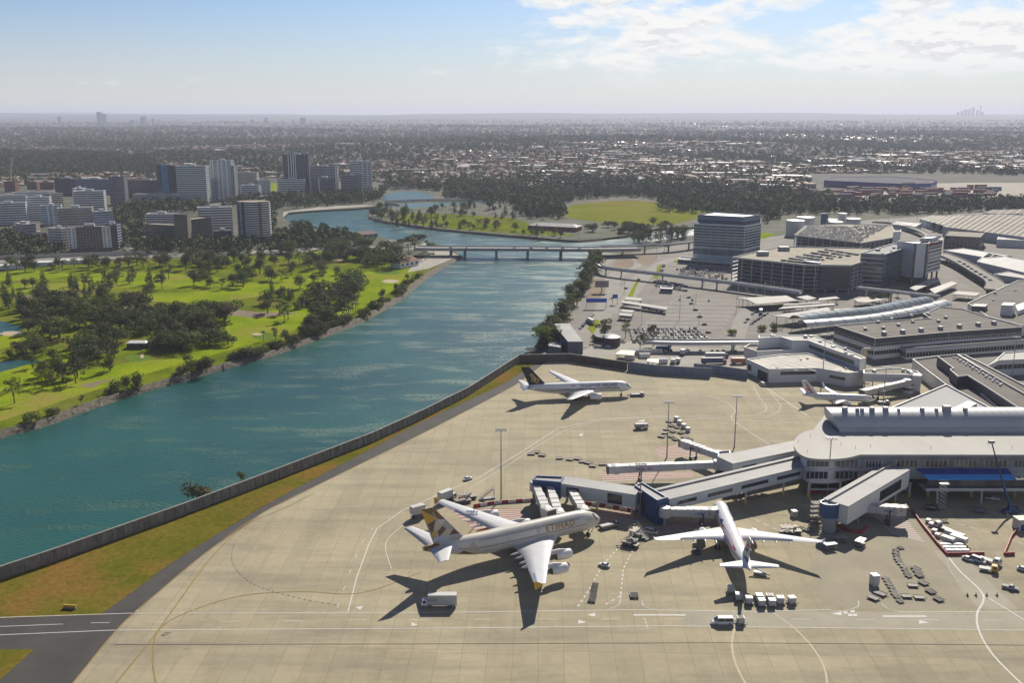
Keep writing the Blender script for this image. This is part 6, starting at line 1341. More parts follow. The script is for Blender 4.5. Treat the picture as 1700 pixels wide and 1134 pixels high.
# crane lorry with long boom, scissor tower
a = G(1679, 853); tip = G(1646, 734, 25); cr = thing('boom_crane', 'blue crane lorry with long dark boom raised above the white roof', 'crane', (a.x, a.y, .06)); mb = MB(); bodyshape(mb, [(-3.4, 1.2, .6, 1.7), (3.4, 1.2, .6, 1.6)]); mb.build('carrier', BLUE, cr); mb = MB(); bodyshape(mb, [(-1.6, 1.0, 1.7, 3.0), (1.2, 1.0, 1.7, 2.8)]); mb.build('turret', BLUE, cr); mb = MB(); cabin(mb, 1.6, 1.8, 2.8, 3.2, 1.1, 1.6, 2.7); mb.build('cab', [BLUE, GLASS], cr)
d = Vector((tip.x - a.x, tip.y - a.y, tip.z - .06)); mb = MB(); mb.tube([Vector((-.8, 0, 2.8)), d * .45], .48, 8); mb.build('boom', BLUE, cr); mb = MB(); mb.tube([d * .42, d * .75], .36, 8); mb.build('boom', DGREY, cr); mb = MB(); mb.tube([d * .73, d], .26, 8); mb.build('boom', DGREY, cr); mb = MB(); mb.box(-1.1, 1.1, -.6, .6, -.5, .6, 0, 0, (d.x, d.y)); mb.v = [(x, y, z + d.z) for x, y, z in mb.v]; mb.build('basket', GREY, cr)
for s in (-1, 1):
    for x in (-3, 3): mb = MB(); mb.tube([(x, s * 1.2, .8), (x, s * 3.2, .7), (x, s * 3.2, 0)], .14, 6); mb.build('outrigger', WHITE, cr)
for x in (-2.2, 2.2):
    for s in (-1.1, 1.1): wheel(cr, x, s, .5, .35)
p = G(1563, 845); sc = thing('scissor_lift', 'tall grey scissor lift extended in front of the blue awning', 'lift', (p.x, p.y, .06)); mb = MB(); bodyshape(mb, [(-1.6, .9, .3, 1.0), (1.6, .9, .3, 1.0)]); mb.build('base', GREY, sc); mb = MB()
for k in range(6):
    for s in (-.7, .7): mb.tube([(-1.4, s, 1 + k * 1.6), (1.4, s, 2.6 + k * 1.6)], .08, 5); mb.tube([(1.4, s, 1 + k * 1.6), (-1.4, s, 2.6 + k * 1.6)], .08, 5)
mb.build('scissor_arms', LGREY, sc); mb = MB(); mb.box(-1.8, 1.8, -.9, .9, 10.6, 10.8)
for s in (-.9, .9): mb.tube([(-1.8, s, 11.8), (1.8, s, 11.8)], .05, 5)
mb.build('platform', LGREY, sc)
for i, (x, y) in enumerate([(1606, 990), (1620, 990), (1638, 990), (1655, 990)]): p = G(x, y); o = thing('marker_post', '%s short dark marker post in the row beside the white stand line' % ORD[i], 'post', (p.x, p.y, .06), 0, 'marker posts beside the stand line'); mb = MB(); mb.tube([(0, 0, 0), (0, 0, 1.1)], .18, 8); mb.build('post', DGREY, o); mb = MB(); mb.lathe([(.5, 0), (.5, .12), (.1, .16)], (0, 0, 0), 'z', 10); mb.build('base', RUBBER, o)
p = G(116, 1011); o = thing('taxiway_sign', 'yellow topped airfield sign lying low in the grass strip', 'sign', (p.x, p.y, .05), -.12); mb = MB(); mb.box(-2.1, 2.1, -.2, .2, .35, 1.3); mb.build('board', YELLOW, o); mb = MB(); mb.box(-2.2, 2.2, -.32, .32, .05, .3); mb.build('base', CONC, o)
# engine cones and small people are left to the apron crew boxes
def person(label, x, y, rz, vest):
    p = G(x, y); o = thing('person', label, 'person', (p.x, p.y, .06), rz); V = [(0, 0, .95), (0, 0, 1.25), (0, 0, 1.48), (0, 0, 1.62), (.01, 0, 1.74), (0, .2, 1.44), (.03, .27, 1.14), (.12, .28, .9), (0, -.2, 1.44), (.03, -.27, 1.14), (.12, -.28, .9), (0, .1, .9), (.05, .11, .5), (0, .12, .06), (.12, .12, .03), (0, -.1, .9), (-.05, -.11, .5), (-.1, -.12, .06), (.02, -.12, .03)]
    E = [(0, 1), (1, 2), (2, 3), (3, 4), (2, 5), (5, 6), (6, 7), (2, 8), (8, 9), (9, 10), (0, 11), (11, 12), (12, 13), (13, 14), (0, 15), (15, 16), (16, 17), (17, 18)]; R = [.16, .17, .14, .07, .11, .075, .055, .045, .075, .055, .045, .1, .075, .055, .04, .1, .075, .055, .04]
    me = bpy.data.meshes.new('body'); me.from_pydata(V, E, []); b = bpy.data.objects.new('body', me); COL.objects.link(b); md = b.modifiers.new('skin', 'SKIN'); b.modifiers.new('smooth', 'SUBSURF').levels = 1
    for i, v in enumerate(me.skin_vertices[0].data): v.radius = (R[i], R[i]); v.use_root = i == 0
    b.data.materials.append(mat('dark_trousers', (.03, .035, .06), .8)); b.parent = o; mb = MB(); mb.lathe([(.20, .92), (.24, 1.2), (.25, 1.4), (.1, 1.52)], (0, 0, 0), 'z', 12); mb.build('vest', vest, o); return o
HV = mat('hi_vis_yellow', (.50, .55, .04), .7)
person('person in yellow vest standing at the nose wheel of the double deck airliner', 984, 880, .5, HV); person('person in yellow vest standing by the first cargo container in the tail shadow', 1207, 990, 1.2, HV); person('person in yellow vest walking near the wrapped pallets', 1610, 917, 2, HV)
# ---------------------------------------------------------------- landside: roads, bridge, car parks, offices, hotels
sheet('car_park_ground', [(905, 588), (930, 540), (960, 480), (985, 430), (1060, 418), (1150, 402), (1290, 392), (1440, 365), (1760, 345), (1760, 640), (1240, 626), (1050, 606)], 0.03, PARKG)
sheet('yard_ground', [(880, 598), (915, 580), (960, 585), (1010, 562), (1100, 575), (1240, 580), (1240, 618), (1040, 602), (960, 590)], 0.036, PAVE)
def roads():
    mb = MB(); z = [0.05]
    def rd(px, w, n=6): z[0] += 0.003; mb.ribbon(smooth_path(P2(*px), n), w, z[0])
    rd([(960, 575), (985, 545), (1003, 515), (1013, 485), (1018, 462), (1036, 449), (1052, 441), (1053, 432), (1035, 425), (985, 419)], 16); rd([(1055, 515), (1045, 495), (1058, 476), (1078, 452), (1098, 438), (1120, 430), (1150, 428)], 12)
    rd([(1012, 520), (1030, 490), (1050, 470), (1075, 450)], 13); rd([(1200, 600), (1222, 560), (1235, 525), (1250, 512), (1290, 500)], 12); rd([(910, 582), (935, 560), (960, 548), (985, 545)], 8)
    rd([(1000, 445), (1012, 432), (1030, 428)], 7); rd([(1290, 470), (1330, 490), (1430, 485), (1500, 475)], 10)
    return struct(mb.build('road', ROAD))
roads()
mb = MB()
for q in [[(1017, 440), (1030, 429), (1051, 432), (1050, 442), (1030, 449)], [(974, 492), (984, 466), (1004, 464), (1005, 484), (990, 500), (978, 506)], [(1051, 424), (1080, 422), (1090, 428), (1075, 440), (1060, 436)], [(1430, 452), (1480, 440), (1500, 455), (1470, 470)]]: mb.poly(smooth_path(P2(*q, q[0]), 4)[:-1], 0.085)
struct(mb.build('bare_ground', DIRT))
mb = MB()
for q in [[(1042, 492), (1056, 468), (1060, 468), (1050, 492)], [(1084, 462), (1094, 440), (1098, 438), (1094, 462)], [(1120, 432), (1150, 428), (1150, 432), (1118, 436)], [(975, 545), (990, 530), (996, 534), (984, 556)], [(1160, 398), (1210, 388), (1230, 384), (1290, 388), (1270, 396), (1170, 402)]]: mb.poly(P2(*q), 0.09)
struct(mb.build('verge_grass_lawn', FAIR))
mb = MB(); z0 = 0.092
for k in range(8):
    a, b = G(1120 - k * 8, 497 + k * 6.5), G(1230 - k * 4, 499 + k * 6.5); mb.ribbon([a, b], 0.5, z0 + k * .0005)
    for t in range(24): q = a.lerp(b, (t + .5) / 24); mb.add([(q.x - .08, q.y - 4.5, z0 + .006), (q.x + .08, q.y - 4.5, z0 + .006), (q.x + .08, q.y + 4.5, z0 + .006), (q.x - .08, q.y + 4.5, z0 + .006)], [(0, 1, 2, 3)])
struct(mb.build('car_park_markings', LINE))
def deck_bridge(name, label, path, w, z, th, piers, m=CONC, rail=1.0, cat='bridge', zs=None):
    path = smooth_path(path, 5); root = thing(name, label, cat, (path[0].x, path[0].y, 0)); L_, R_ = [], []; n = len(path)
    for i, p in enumerate(path):
        d = path[min(i + 1, n - 1)] - path[max(i - 1, 0)]; d.z = 0; d.normalize(); nn = Vector((-d.y, d.x, 0)) * w / 2; L_.append(p + nn); R_.append(p - nn)
    Z = [z if zs is None else zs[0] + (zs[1] - zs[0]) * i / (n - 1) for i in range(n)]
    mb = MB(); mb.loft([[(l.x, l.y, q - th), (r.x, r.y, q - th), (r.x, r.y, q), (l.x, l.y, q)] for l, r, q in zip(L_, R_, Z)], 0, False); part(mb, 'deck', m, root)
    if rail:
        for S in (L_, R_):
            mb = MB(); mb.loft([[(p.x - .12, p.y - .12, q + .01), (p.x + .12, p.y + .12, q + .01), (p.x + .12, p.y + .12, q + rail), (p.x - .12, p.y - .12, q + rail)] for p, q in zip(S, Z)], 0, False); part(mb, 'railing', LGREY, root)
    for px in piers:
        q = min(path, key=lambda p: abs(850 + FPX * p.x / (p.y * CP + CAMH * SP) - px)); zb = z if zs is None else zs[0] + (zs[1] - zs[0]) * path.index(q) / (n - 1)
        mb = MB()
        for s in (-.28, .28): mb.tube([(q.x, q.y + s * w, -4), (q.x, q.y + s * w, zb - th)], max(.5, w * .07), 10)
        mb.box(q.x - .9, q.x + .9, q.y - w * .42, q.y + w * .42, zb - th - 1, zb - th); part(mb, 'pier', m, root)
    return root
bz = 8.5
deck_bridge('road_bridge', 'long low concrete road bridge across the river', [G(690, 411, bz), G(730, 411.5, bz), G(850, 412, bz), G(980, 413, bz), G(1060, 412, bz)], 20, bz, 2.0, (752, 772, 826, 880, 935, 978), rail=1.3)
deck_bridge('road_bridge', 'flyover ramp that leaves the river bridge beside the office tower', [G(1000, 411, 8), G(1060, 407, 9), G(1110, 405, 9), G(1160, 399, 9)], 9, 9, 1.4, (1040, 1075, 1110, 1140))
deck_bridge('road_bridge', 'low causeway bridge beyond the wooded spit by the round lake', [G(640, 334, 3), G(700, 331.5, 3), G(760, 331, 3), G(830, 327, 2)], 10, 3, 1.2, (665, 690, 712))
deck_bridge('weir_bridge', 'pale weir bridge at the head of the round lake', [G(650, 312, 4), G(684, 310, 4)], 6, 4, 2.2, (655, 662, 669, 676))
fb = deck_bridge('footbridge', 'long grey elevated footbridge from the river trees to the near car park', [G(990, 431, 7), G(997, 442, 7), G(1020, 447, 7), G(1100, 456, 7), G(1214, 470, 7), G(1330, 486, 7)], 5, 7, 1.0, (1005, 1030, 1102, 1163, 1200), LGREY, 1.6)
deck_bridge('footbridge', 'white cable hung footbridge in front of the glass hotel', [G(1424, 478, 9), G(1470, 483, 9), G(1520, 489, 9), G(1560, 493, 9)], 4, 9, 0.8, (1440, 1480, 1530), WHITE, 1.4)
deck_bridge('ramp_road', 'elevated ramp road on a single pier behind the yard trucks', [G(1068, 566, 6), G(1130, 568, 6), G(1265, 567, 6)], 9, 6, 1.2, (1110, 1222), LGREY, 1.0)
deck_bridge('ramp_road', 'curving elevated road descending past the lettered hotel to the terminal', [G(1560, 420, 7), G(1590, 432, 7), G(1625, 452, 7), G(1650, 468, 7), G(1648, 482, 6)], 14, 7, 1.5, (1575, 1600, 1625), ROAD, 1.0)
deck_bridge('ramp_road', 'elevated road spur behind the far car park', [G(1450, 368, 6), G(1490, 372, 6), G(1530, 384, 6), G(1545, 395, 6)], 9, 6, 1.2, (1480, 1520), ROAD, 1.0)
# near car park with open decks
DECK = mat('deck_concrete', (0.38, 0.35, 0.28), .85, (0.30, 0.275, 0.22), .08, 6, spec=.1); OPEN = mat('open_storey_shade', (0.028, 0.03, 0.036), .8, (0.05, 0.05, 0.055), .3, 3); MESH = mat('screen_mesh', (0.065, 0.065, 0.07), .6, (0.095, 0.09, 0.085), .15, stretch=(1, 1, 3))
def car_park(name, label, P, h, floors, edges=None):
    root = thing(name, label, 'car park', cen(P)); P = ccw(P); fh = h / floors
    mb = MB(); mb.prism(grow(P, -4.0), 0, h - .5, 0, None, False); part(mb, 'interior_shade', OPEN, root)  # near-black core painted in place of the shade inside the open storeys
    for k in range(floors):
        z = (k + 1) * fh; mb = MB(); mb.slab(P, z - .38 if k < floors - 1 else z - 1.0, z if k == floors - 1 else z - .05); part(mb, 'floor_slab', DECK if k == floors - 1 else LGREY, root)
    n = len(P)
    for i in range(n):
        a, b = P[i], P[(i + 1) % n]; d = b - a; L = d.length; nn = Vector((d.y, -d.x, 0)).normalized()
        if nn.dot(-(a + b) / 2) < -.1 * (a + b).length / 2: continue
        k = max(1, int(L / 9))
        for j in range(k + 1):
            q = a + d * (j / k); u = d.normalized(); mb = MB(); mb.prism([q - u * .3 + nn * .1, q + u * .3 + nn * .1, q + u * .3 - nn * .6, q - u * .3 - nn * .6], 0, h + .05); part(mb, 'pillar', LGREY, root)
        mb = MB()
        for f in range(floors):
            for zz in (.9,): mb.prism([a + nn * .08, b + nn * .08, b + nn * .02, a + nn * .02], f * fh + zz, f * fh + zz + .1)
        part(mb, 'guard_rail', GREY, root)
    mb = MB(); Q, R = grow(P, .05), grow(P, -.3); vs = [(p.x, p.y, h + .004) for p in Q] + [(p.x, p.y, h + 1.0) for p in Q] + [(p.x, p.y, h + 1.0) for p in R] + [(p.x, p.y, h + .004) for p in R]; mb.add(vs, [(k * n + i, k * n + (i + 1) % n, (k + 1) * n + (i + 1) % n, (k + 1) * n + i) for k in range(3) for i in range(n)]); part(mb, 'parapet', LGREY, root)
    return root
H1 = 24.5; CP1 = [G(x, y, H1) for x, y in ((1216, 428), (1335, 440.5), (1412, 441.5), (1470, 424), (1440, 413), (1296, 410))]
cp1 = car_park('car_park_building', 'large multi storey car park with pale open roof deck', CP1, H1, 7)
P = [G(x, y, 25.5) for x, y in ((1334.5, 435), (1360, 438), (1362, 434), (1338, 432))]; edifice('stair_tower', 'tall blue grey stair tower on the front corner of the pale car park', 'stair tower', [p + Vector((0, -1.0, 0)) for p in P], 0, 26.5, mat('slate_panel', (.16, .21, .26), .5, (.13, .175, .22), .1), LGREY)
mb = MB(); a, b = CP1[1].lerp(CP1[2], .36), CP1[2]; mb.prism([a + Vector((0, -.6, 0)), b + Vector((0.4, -.6, 0)), b + Vector((0.4, -.3, 0)), a + Vector((0, -.3, 0))], 4, H1 - 1.2); part(mb, 'screen', MESH, cp1)
for x, y in ((1266, 424), (1301, 416)): q = G(x, y, H1); mb = MB(); mb.box(-5, 5, -3, 3, H1 + .01, H1 + 4, 0, .1, (q.x, q.y)); part(mb, 'lift_house', GREY, cp1)
H2 = 16; CP2 = [G(x, y, H2) for x, y in ((1319, 391), (1430, 404), (1490, 394), (1480, 375), (1400, 372), (1338, 375))]
cp2 = car_park('car_park_building', 'far multi storey car park crowded with cars on its roof', CP2, H2, 5)
P = [G(x, y, 24) for x, y in ((1483, 385), (1495, 384), (1496, 381), (1485, 381.5))]; edifice('stair_tower', 'white box stair tower at the corner of the crowded far car park', 'stair tower', P, 0, 24, WALLW_, WROOF)
# office tower
OT = [G(x, y, 41) for x, y in ((1152.5, 370), (1237, 374), (1264, 369), (1180, 364))]; TEAL = mat('teal_spandrel', (.52, .59, .61), .35, (.45, .52, .54), .12)
ot = edifice('office_tower', 'glass office tower with pale horizontal bands and blue set back top', 'office tower', OT, 0, 41, TEAL, LGREY, [(8, 14.5, BGLASS, .08, 8.5)] + [(16.6 + 2.95 * k, 18.3 + 2.95 * k, GLASS, .1, 8.5) for k in range(8)], parapet=.5)
edifice(None, None, None, [p + Vector((0, 3 if i < 2 else -3, 0)) + Vector(((4 if i in (0, 3) else -2), 0, 0)) for i, p in enumerate(OT)], 41, 49.5, mat('blue_metal', (.14, .19, .27), .4, (.12, .165, .24), .1), LGREY, [(41.2, 44.5, mat('blue_deep_glass', (.05, .075, .13), .2), .08, 0)], root=ot)
edifice('office_annex', 'low white service wing beside the glass office tower', 'office', P2((1125, 437), (1212, 444), (1216, 440), (1130, 433)), 0, 4.5, WALLW_, WROOF, [(.6, 3.4, SHADE, .06, 7)])
# hotels
HG = [G(x, y, 32) for x, y in ((1429, 419.6), (1467.8, 422), (1519, 406), (1484.5, 403.5))]; HGL = mat('green_grey_glass', (.035, .055, .06), .06, (.075, .10, .105), .12, 4, spec=.9)
hg = edifice('glass_hotel', 'hotel block with white floor bands on one face and dark glass on the other', 'hotel', HG, 0, 32, HGL, mat('pale_roof', (.36, .36, .35), .8, (.30, .30, .29), .1, spec=.1), [(3.2 + 4 * k, 4.0 + 4 * k, WALLW_, .15, 0, 'floor_band', [3] if ccw(HG)[0] != Vector((HG[0].x, HG[0].y, 0)) else [0]) for k in range(7)], parapet=1.0, pm=LGREY)
for k in range(7): belt(hg, HG, 3.3 + 4 * k, 3.6 + 4 * k, mat('glass_line', (.12, .15, .155), .3), .05, 0, 'floor_line')
roof_bits(hg, HG, 31, 5, 2, 2.5)
RY1 = [G(x, y, 38) for x, y in ((1519, 404), (1542, 404), (1546, 398), (1490, 400))]; ry = edifice('lettered_hotel', 'white hotel slab with vertical red lettering and banded end wing', 'hotel', RY1, 0, 38, WALLW_, GREY, [(0, 6, DGREY, .1, 0, 'base_band')], parapet=.8)
RY2 = [G(x, y, 38) for x, y in ((1543.5, 403), (1565, 398), (1562, 393), (1540, 396))]
edifice(None, None, None, RY2, 9, 38, WALLW_, GREY, [(11 + 3.4 * k, 12.6 + 3.4 * k, GLASS, .08, 0) for k in range(7)], root=ry)
edifice(None, None, None, [G(x, y, 41) for x, y in ((1527, 396), (1548, 395), (1563, 390), (1538, 391))], 38, 41, LGREY, LGREY, root=ry)
for x in (1546, 1554, 1562): q = G(x, 400, 38); mb = MB(); mb.tube([(q.x, q.y + 2, 0), (q.x, q.y + 2, 9)], .9, 8); part(mb, 'column', mat('rust_column', (.16, .07, .05), .7), ry)
RRED = mat('sign_red', (.50, .03, .04), .5); a, b = (Vector((p.x, p.y, 0)) for p in (RY1[0], RY1[1])); u = (b - a).normalized(); l = ry.location
o0 = a + u * 10.5 - Vector((l.x, l.y, 0)) + Vector((u.y, -u.x, 0)) * .08
for k, c in enumerate('RYDGES'): flat_text(c, 4.2, o0 + Vector((0, 0, 30.5 - 3.6 * k)), u, (0, 0, 1), RRED, ry, bold=.12)
a, b = (Vector((p.x, p.y, 0)) for p in (RY2[0], RY2[1])); u = (b - a).normalized(); flat_text('RYDGES', 3.2, a + u * 2 - Vector((l.x, l.y, 0)) + Vector((u.y, -u.x, 0)) * .15 + Vector((0, 0, 34.6)), u, (0, 0, 1), RRED, ry, bold=.12)
mb = MB(); d = b - a; mb.prism([a + Vector((u.y, -u.x, 0)) * .06, b + Vector((u.y, -u.x, 0)) * .06, b, a], 34, 37.8); part(mb, 'sign_band', DGREY, ry)
mb = MB(); 
for t in (.05, .9): q = RY1[0].lerp(RY1[1], t); mb.box(-.9, .9, -.25, .25, 6, 38, 0, 0, (q.x, q.y - .1))
part(mb, 'window_strip', GLASS, ry)
# tanks, sheds, warehouses
TANK = mat('tank_white', (.60, .60, .58), .5, (.54, .54, .52), .1)
for lab, x, y, r, h in (('big white storage tank nearest the far car park', 1319, 391, 11.5, 20), ('big white storage tank overlapping behind the first', 1336, 382, 12, 18), ('low white tank behind the crowded far car park', 1380, 372, 9, 7), ('tall narrow white tank behind the crowded car park roof', 1398, 371, 6, 15), ('low white tank at the far car park corner', 1416, 373, 10, 9), ('squat white tank before the low white tank', 1387, 376, 10, 7)):
    p = G(x, y); t = thing('storage_tank', lab, 'tank', p, group='white storage tanks'); mb = MB(); mb.lathe([(r, 0), (r, h)], (0, 0, 0), 'z', 28); mb.build('shell', TANK, t); mb = MB(); mb.lathe([(r + .15, h), (r * .5, h + r * .06), (.05, h + r * .1)], (0, 0, 0), 'z', 28); mb.build('roof', WHITE, t); mb = MB()
    for k in range(14): a = -2.6 + k * .11; mb.box(-.5, .5, -.4, .4, h * k / 14, h * k / 14 + .25, 0, a, (r * 1.03 * cos(a), r * 1.03 * sin(a)))
    mb.build('stair', GREY, t)
p = G(1368, 372); o = thing('sign_tower', 'dark blue advertising tower among the white tanks', 'sign', p); mb = MB(); mb.box(-5, 5, -1, 1, 0, 15); mb.build('panel', BLUE, o); mb = MB(); mb.box(-5.2, 5.2, -1.2, 1.2, 15, 15.4); mb.build('cap', GREY, o)
SROOF = mat('shed_roof', (.27, .245, .20), .9, (.20, .18, .15), .05, 7, spec=.1)
def shed(label, px, h, roof, wall=PANEL, ribs=6, name='warehouse', bands=(), cat='warehouse'):
    P = [G(x, y, h) for x, y in px]; r = edifice(name, label, cat, P, 0, h, wall, roof, bands, parapet=.4); a, b, c, d = P[0], P[1], P[2], P[3]
    for k in range(ribs): t = (k + .5) / ribs; mb = MB(); mb.ribbon([a.lerp(b, t), d.lerp(c, t)], .8, h - .34); part(mb, 'roof_seam', GREY, r)
    return r
shed('vast tan roofed freight shed beside the lettered hotel', [(1566, 376), (1700, 393), (1760, 352), (1594, 357)], 12, SROOF, ribs=14); shed('long tan freight shed with dark ridge strip at the right edge', [(1632, 353), (1780, 362), (1780, 345), (1650, 348)], 12, SROOF, ribs=10)
shed('small tan shed left of the vast freight shed', [(1527, 363), (1566, 374), (1590, 358), (1548, 357)], 10, mat('tan_roof', (0, 0, 0)), ribs=5)
edifice('brown_office', 'brown banded office block below the vast freight shed', 'office', [G(x, y, 16) for x, y in ((1568, 391), (1628, 394), (1636, 385), (1576, 382))], 0, 16, mat('brown_brick', (.17, .13, .12), .8, (.14, .11, .10), .2), ROOFT, [(2 + 3.6 * k, 3.6 + 3.6 * k, GLASS, .06, 4) for k in range(4)])
shed('white box warehouse at the right edge above the ramp road', [(1655, 397), (1780, 402), (1780, 392), (1660, 389)], 9, WROOF, WALLW_); shed('long pale grey warehouse with ribbed roof beside the ramp road', [(1566, 415), (1640, 428), (1680, 424), (1600, 412)], 8, CROOF)
shed('grey roofed warehouse with white parapet beyond the ramp road', [(1622, 434), (1700, 452), (1780, 446), (1640, 420)], 8, CROOF); shed('pale low roof at the right edge above the second terminal roof', [(1650, 455), (1700, 462), (1780, 455), (1700, 446)], 6, WROOF, ribs=4); shed('white flat roof between tanks and vast freight shed', [(1480, 372), (1520, 376), (1530, 370), (1490, 367)], 7, WROOF, ribs=4)
# yard behind the long wall
P = [G(x, y, 11) for x, y in ((918, 542), (945, 541.5), (968, 561), (943, 561))]; ys = thing('skillion_shed', 'grey shed with steep pale skillion roof by the river trees', 'shed', cen(P)); zz = [13, 13, 8.5, 8.5]; Pb = [Vector((p.x, p.y, 0)) for p in P]
mb = MB(); mb.prism(Pb[::-1] if sum(Pb[i - 1].x * Pb[i].y - Pb[i].x * Pb[i - 1].y for i in range(4)) < 0 else Pb, 0, 8.3, 0); part(mb, 'wall', mat('slate_wall', (.13, .145, .17), .7), ys); mb = MB(); mb.add([(p.x * 1.0, p.y, z) for p, z in zip(P, zz)] + [(p.x, p.y, z - .5) for p, z in zip(P, zz)], [(0, 1, 2, 3), (7, 6, 5, 4), (0, 4, 5, 1), (1, 5, 6, 2), (2, 6, 7, 3), (3, 7, 4, 0)]); part(mb, 'roof', CROOF, ys)
shed('small grey shed wing below the skillion roof', [(910, 574), (930, 577), (934, 568), (914, 565)], 5, CROOF, mat('slate_wall', (0, 0, 0)), 3, 'yard_shed', cat='shed')
for lab, px, h in (('small flat roofed shelter in the yard behind the brown wall', [(1021, 588), (1052, 590), (1055, 582), (1030, 581)], 4), ('white flat roofed shelter behind the blue grey fence', [(1074, 600), (1093, 603), (1094, 596), (1075, 595)], 4)): flat_canopy(lab, px, h, m=mat('cream_top', (0, 0, 0)))
for lab, x, y, r, h, m in (('low dark round water tank in the yard', 1006, 566, 8, 4, DGREY), ('round rusty tank with white top in the yard', 1015, 573, 6, 6, WHITE)): p = G(x, y); t = thing('storage_tank', lab, 'tank', p); mb = MB(); mb.lathe([(r, 0), (r, h)], (0, 0, 0), 'z', 22); mb.build('shell', mat('rust_shell', (.09, .07, .06), .8), t); mb = MB(); mb.lathe([(r, h), (.05, h + .6)], (0, 0, 0), 'z', 22); mb.build('roof', m, t)
for i, (x, y, L, c, tx) in enumerate([(1066, 588, 12, 'silver', 'long grey'), (1085, 587, 12, 'silver', 'second long grey'), (1100, 582, 9, 'blue', 'blue'), (1070, 594, 7, 'white', 'white'), (1046, 597, 6, 'white', 'small white'), (1100, 603, 6, 'white', 'white, by the flat shelter')]):
    p = G(x, y); t = thing('shipping_container', '%s container standing in the yard behind the fence' % tx, 'container', (p.x, p.y, .05), .05); mb = MB(); bodyshape(mb, [(-L / 2, 1.25, .1, 2.9), (L / 2, 1.25, .1, 2.9)]); mb.build('shell', paint(c), t); mb = MB(); mb.box(-L / 2 - .06, -L / 2, -1.1, 1.1, .2, 2.7); mb.build('door', GREY, t)
truck('white box truck in the yard, nose toward the ramp road', 1136, 588, 1.0, 9, 3.6); truck('white truck between containers behind the blue grey fence', 1126, 602, 1.3, 6, 3); truck('small white truck beside the orange cab behind the fence', 1117, 603, 1.5, 5.5, 2.8, cabc='red')
truck('long trailer truck, white over dark blue, behind the stepped fence', 1185, 604, 0.05, 16, 3.8, boxm=mat('navy_white', (.06, .07, .14), .5), cabc='red'); truck('tanker truck in white and red beside the gate building', 1228, 604, 0.0, 11, 3.6, boxm=mat('tanker_red', (.40, .10, .07), .4), cabc='white'); truck('long grey trailer under the ramp road', 1190, 594, 0.0, 15, 3.2, boxm=LGREY, cabc='grey')
truck('grey box truck beside the white stepped canopy', 1263, 521, 1.3, 9, 3.8, boxm=LGREY); truck('white coach on the road by the river trees', 980, 537, 1.9, 11, 3.6)
# toll booths and small roofs in the car park
for lab, px in (('long white roof of the car park exit booths', [(1030, 502), (1107, 514), (1108, 510), (1034, 499)]), ('short white roof above the exit booths', [(1036, 497), (1064, 499), (1066, 495), (1040, 493)]), ('small white roof, first of two below the exit booths', [(1026, 523), (1048, 525), (1051, 521), (1030, 519)]), ('small white roof, second of two below the exit booths', [(1030, 517), (1050, 519), (1053, 515), (1034, 513.5)])): flat_canopy(lab, px, 4)
edifice('kiosk', 'grey flat kiosk in the middle of the car park', 'kiosk', P2((1096, 486), (1116, 487), (1117, 483), (1097, 482)), 0, 4, LGREY, LGREY, [(1, 3, GLASS, .05, 3)])
for i, (x, y, w, r) in enumerate([(990, 512, 24, .1), (1021, 505, 6, .1), (1106, 417, 6, 0)]): p = G(x, y); o = thing('road_sign', ('wide blue gantry sign over the river side road', 'small blue sign beside the exit booths', 'small blue sign below the flyover ramp')[i], 'road sign', p); mb = MB(); mb.box(-w * .35, w * .35, -.2, .2, 5, 8.4); mb.build('panel', mat('sign_blue', (.03, .11, .50), .5), o); mb = MB(); [mb.tube([(s * w * .33, .4, 0), (s * w * .33, .4, 8)], .2, 6) for s in (-1, 1)]; mb.build('post', GREY, o)
o = thing('billboard', 'pale billboard on a post by the dirt bank', 'billboard', G(999, 486)); mb = MB(); mb.box(-6, 6, -.4, .4, 5, 11); mb.build('panel', mat('billboard_face', (.30, .26, .25), .6), o); mb = MB(); mb.tube([(0, .6, 0), (0, .6, 6)], .5, 8); mb.build('post', GREY, o)
LAMPS = [(1036, 490, 15), (1090, 478, 22), (1128, 532, 20), (1241, 425, 16), (1060, 430, 14), (1090, 430, 14), (1170, 470, 12), (1065, 540, 10), (1160, 540, 10), (1155, 505, 10), (1222, 520, 10), (1475, 371, 20), (1484, 372, 24), (1522, 372, 26), (1290, 478, 14), (1300, 500, 12), (1005, 440, 12), (800, 411, 20), (910, 411, 20), (960, 411, 18)]
LN = ['by the river side road', 'beside the grey kiosk', 'tall in the middle of the empty bays', 'before the office tower glass', 'inside the ramp loop', 'on the green verge', 'under the footbridge', 'at the leafy lot edge', 'beside the white car rows', 'among the empty bays', 'on the cross road', 'behind the far car park roof', 'tall behind the far car park roof', 'tallest behind the far car park', 'before the near car park', 'over the sloped canopy', 'at the footbridge bend', 'on the first bridge span', 'on the middle bridge span', 'on the last bridge span']
for (x, y, h), n in zip(LAMPS, LN):
    p = G(x, y); o = thing('street_lamp', 'thin street lamp ' + n, 'street lamp', (p.x, p.y, 0 if h < 18 or y > 412 or x > 1000 else 8.5), RNG.uniform(0, 3), 'street lamps of the landside roads'); mb = MB(); mb.tube([(0, 0, 0), (0, 0, h), (1.2, 0, h + .3)], .18, 6, 0, .1); mb.build('pole', MASTM, o); mb = MB(); mb.box(.8, 2.0, -.3, .3, h + .2, h + .45); mb.build('lamp_head', LGREY, o)
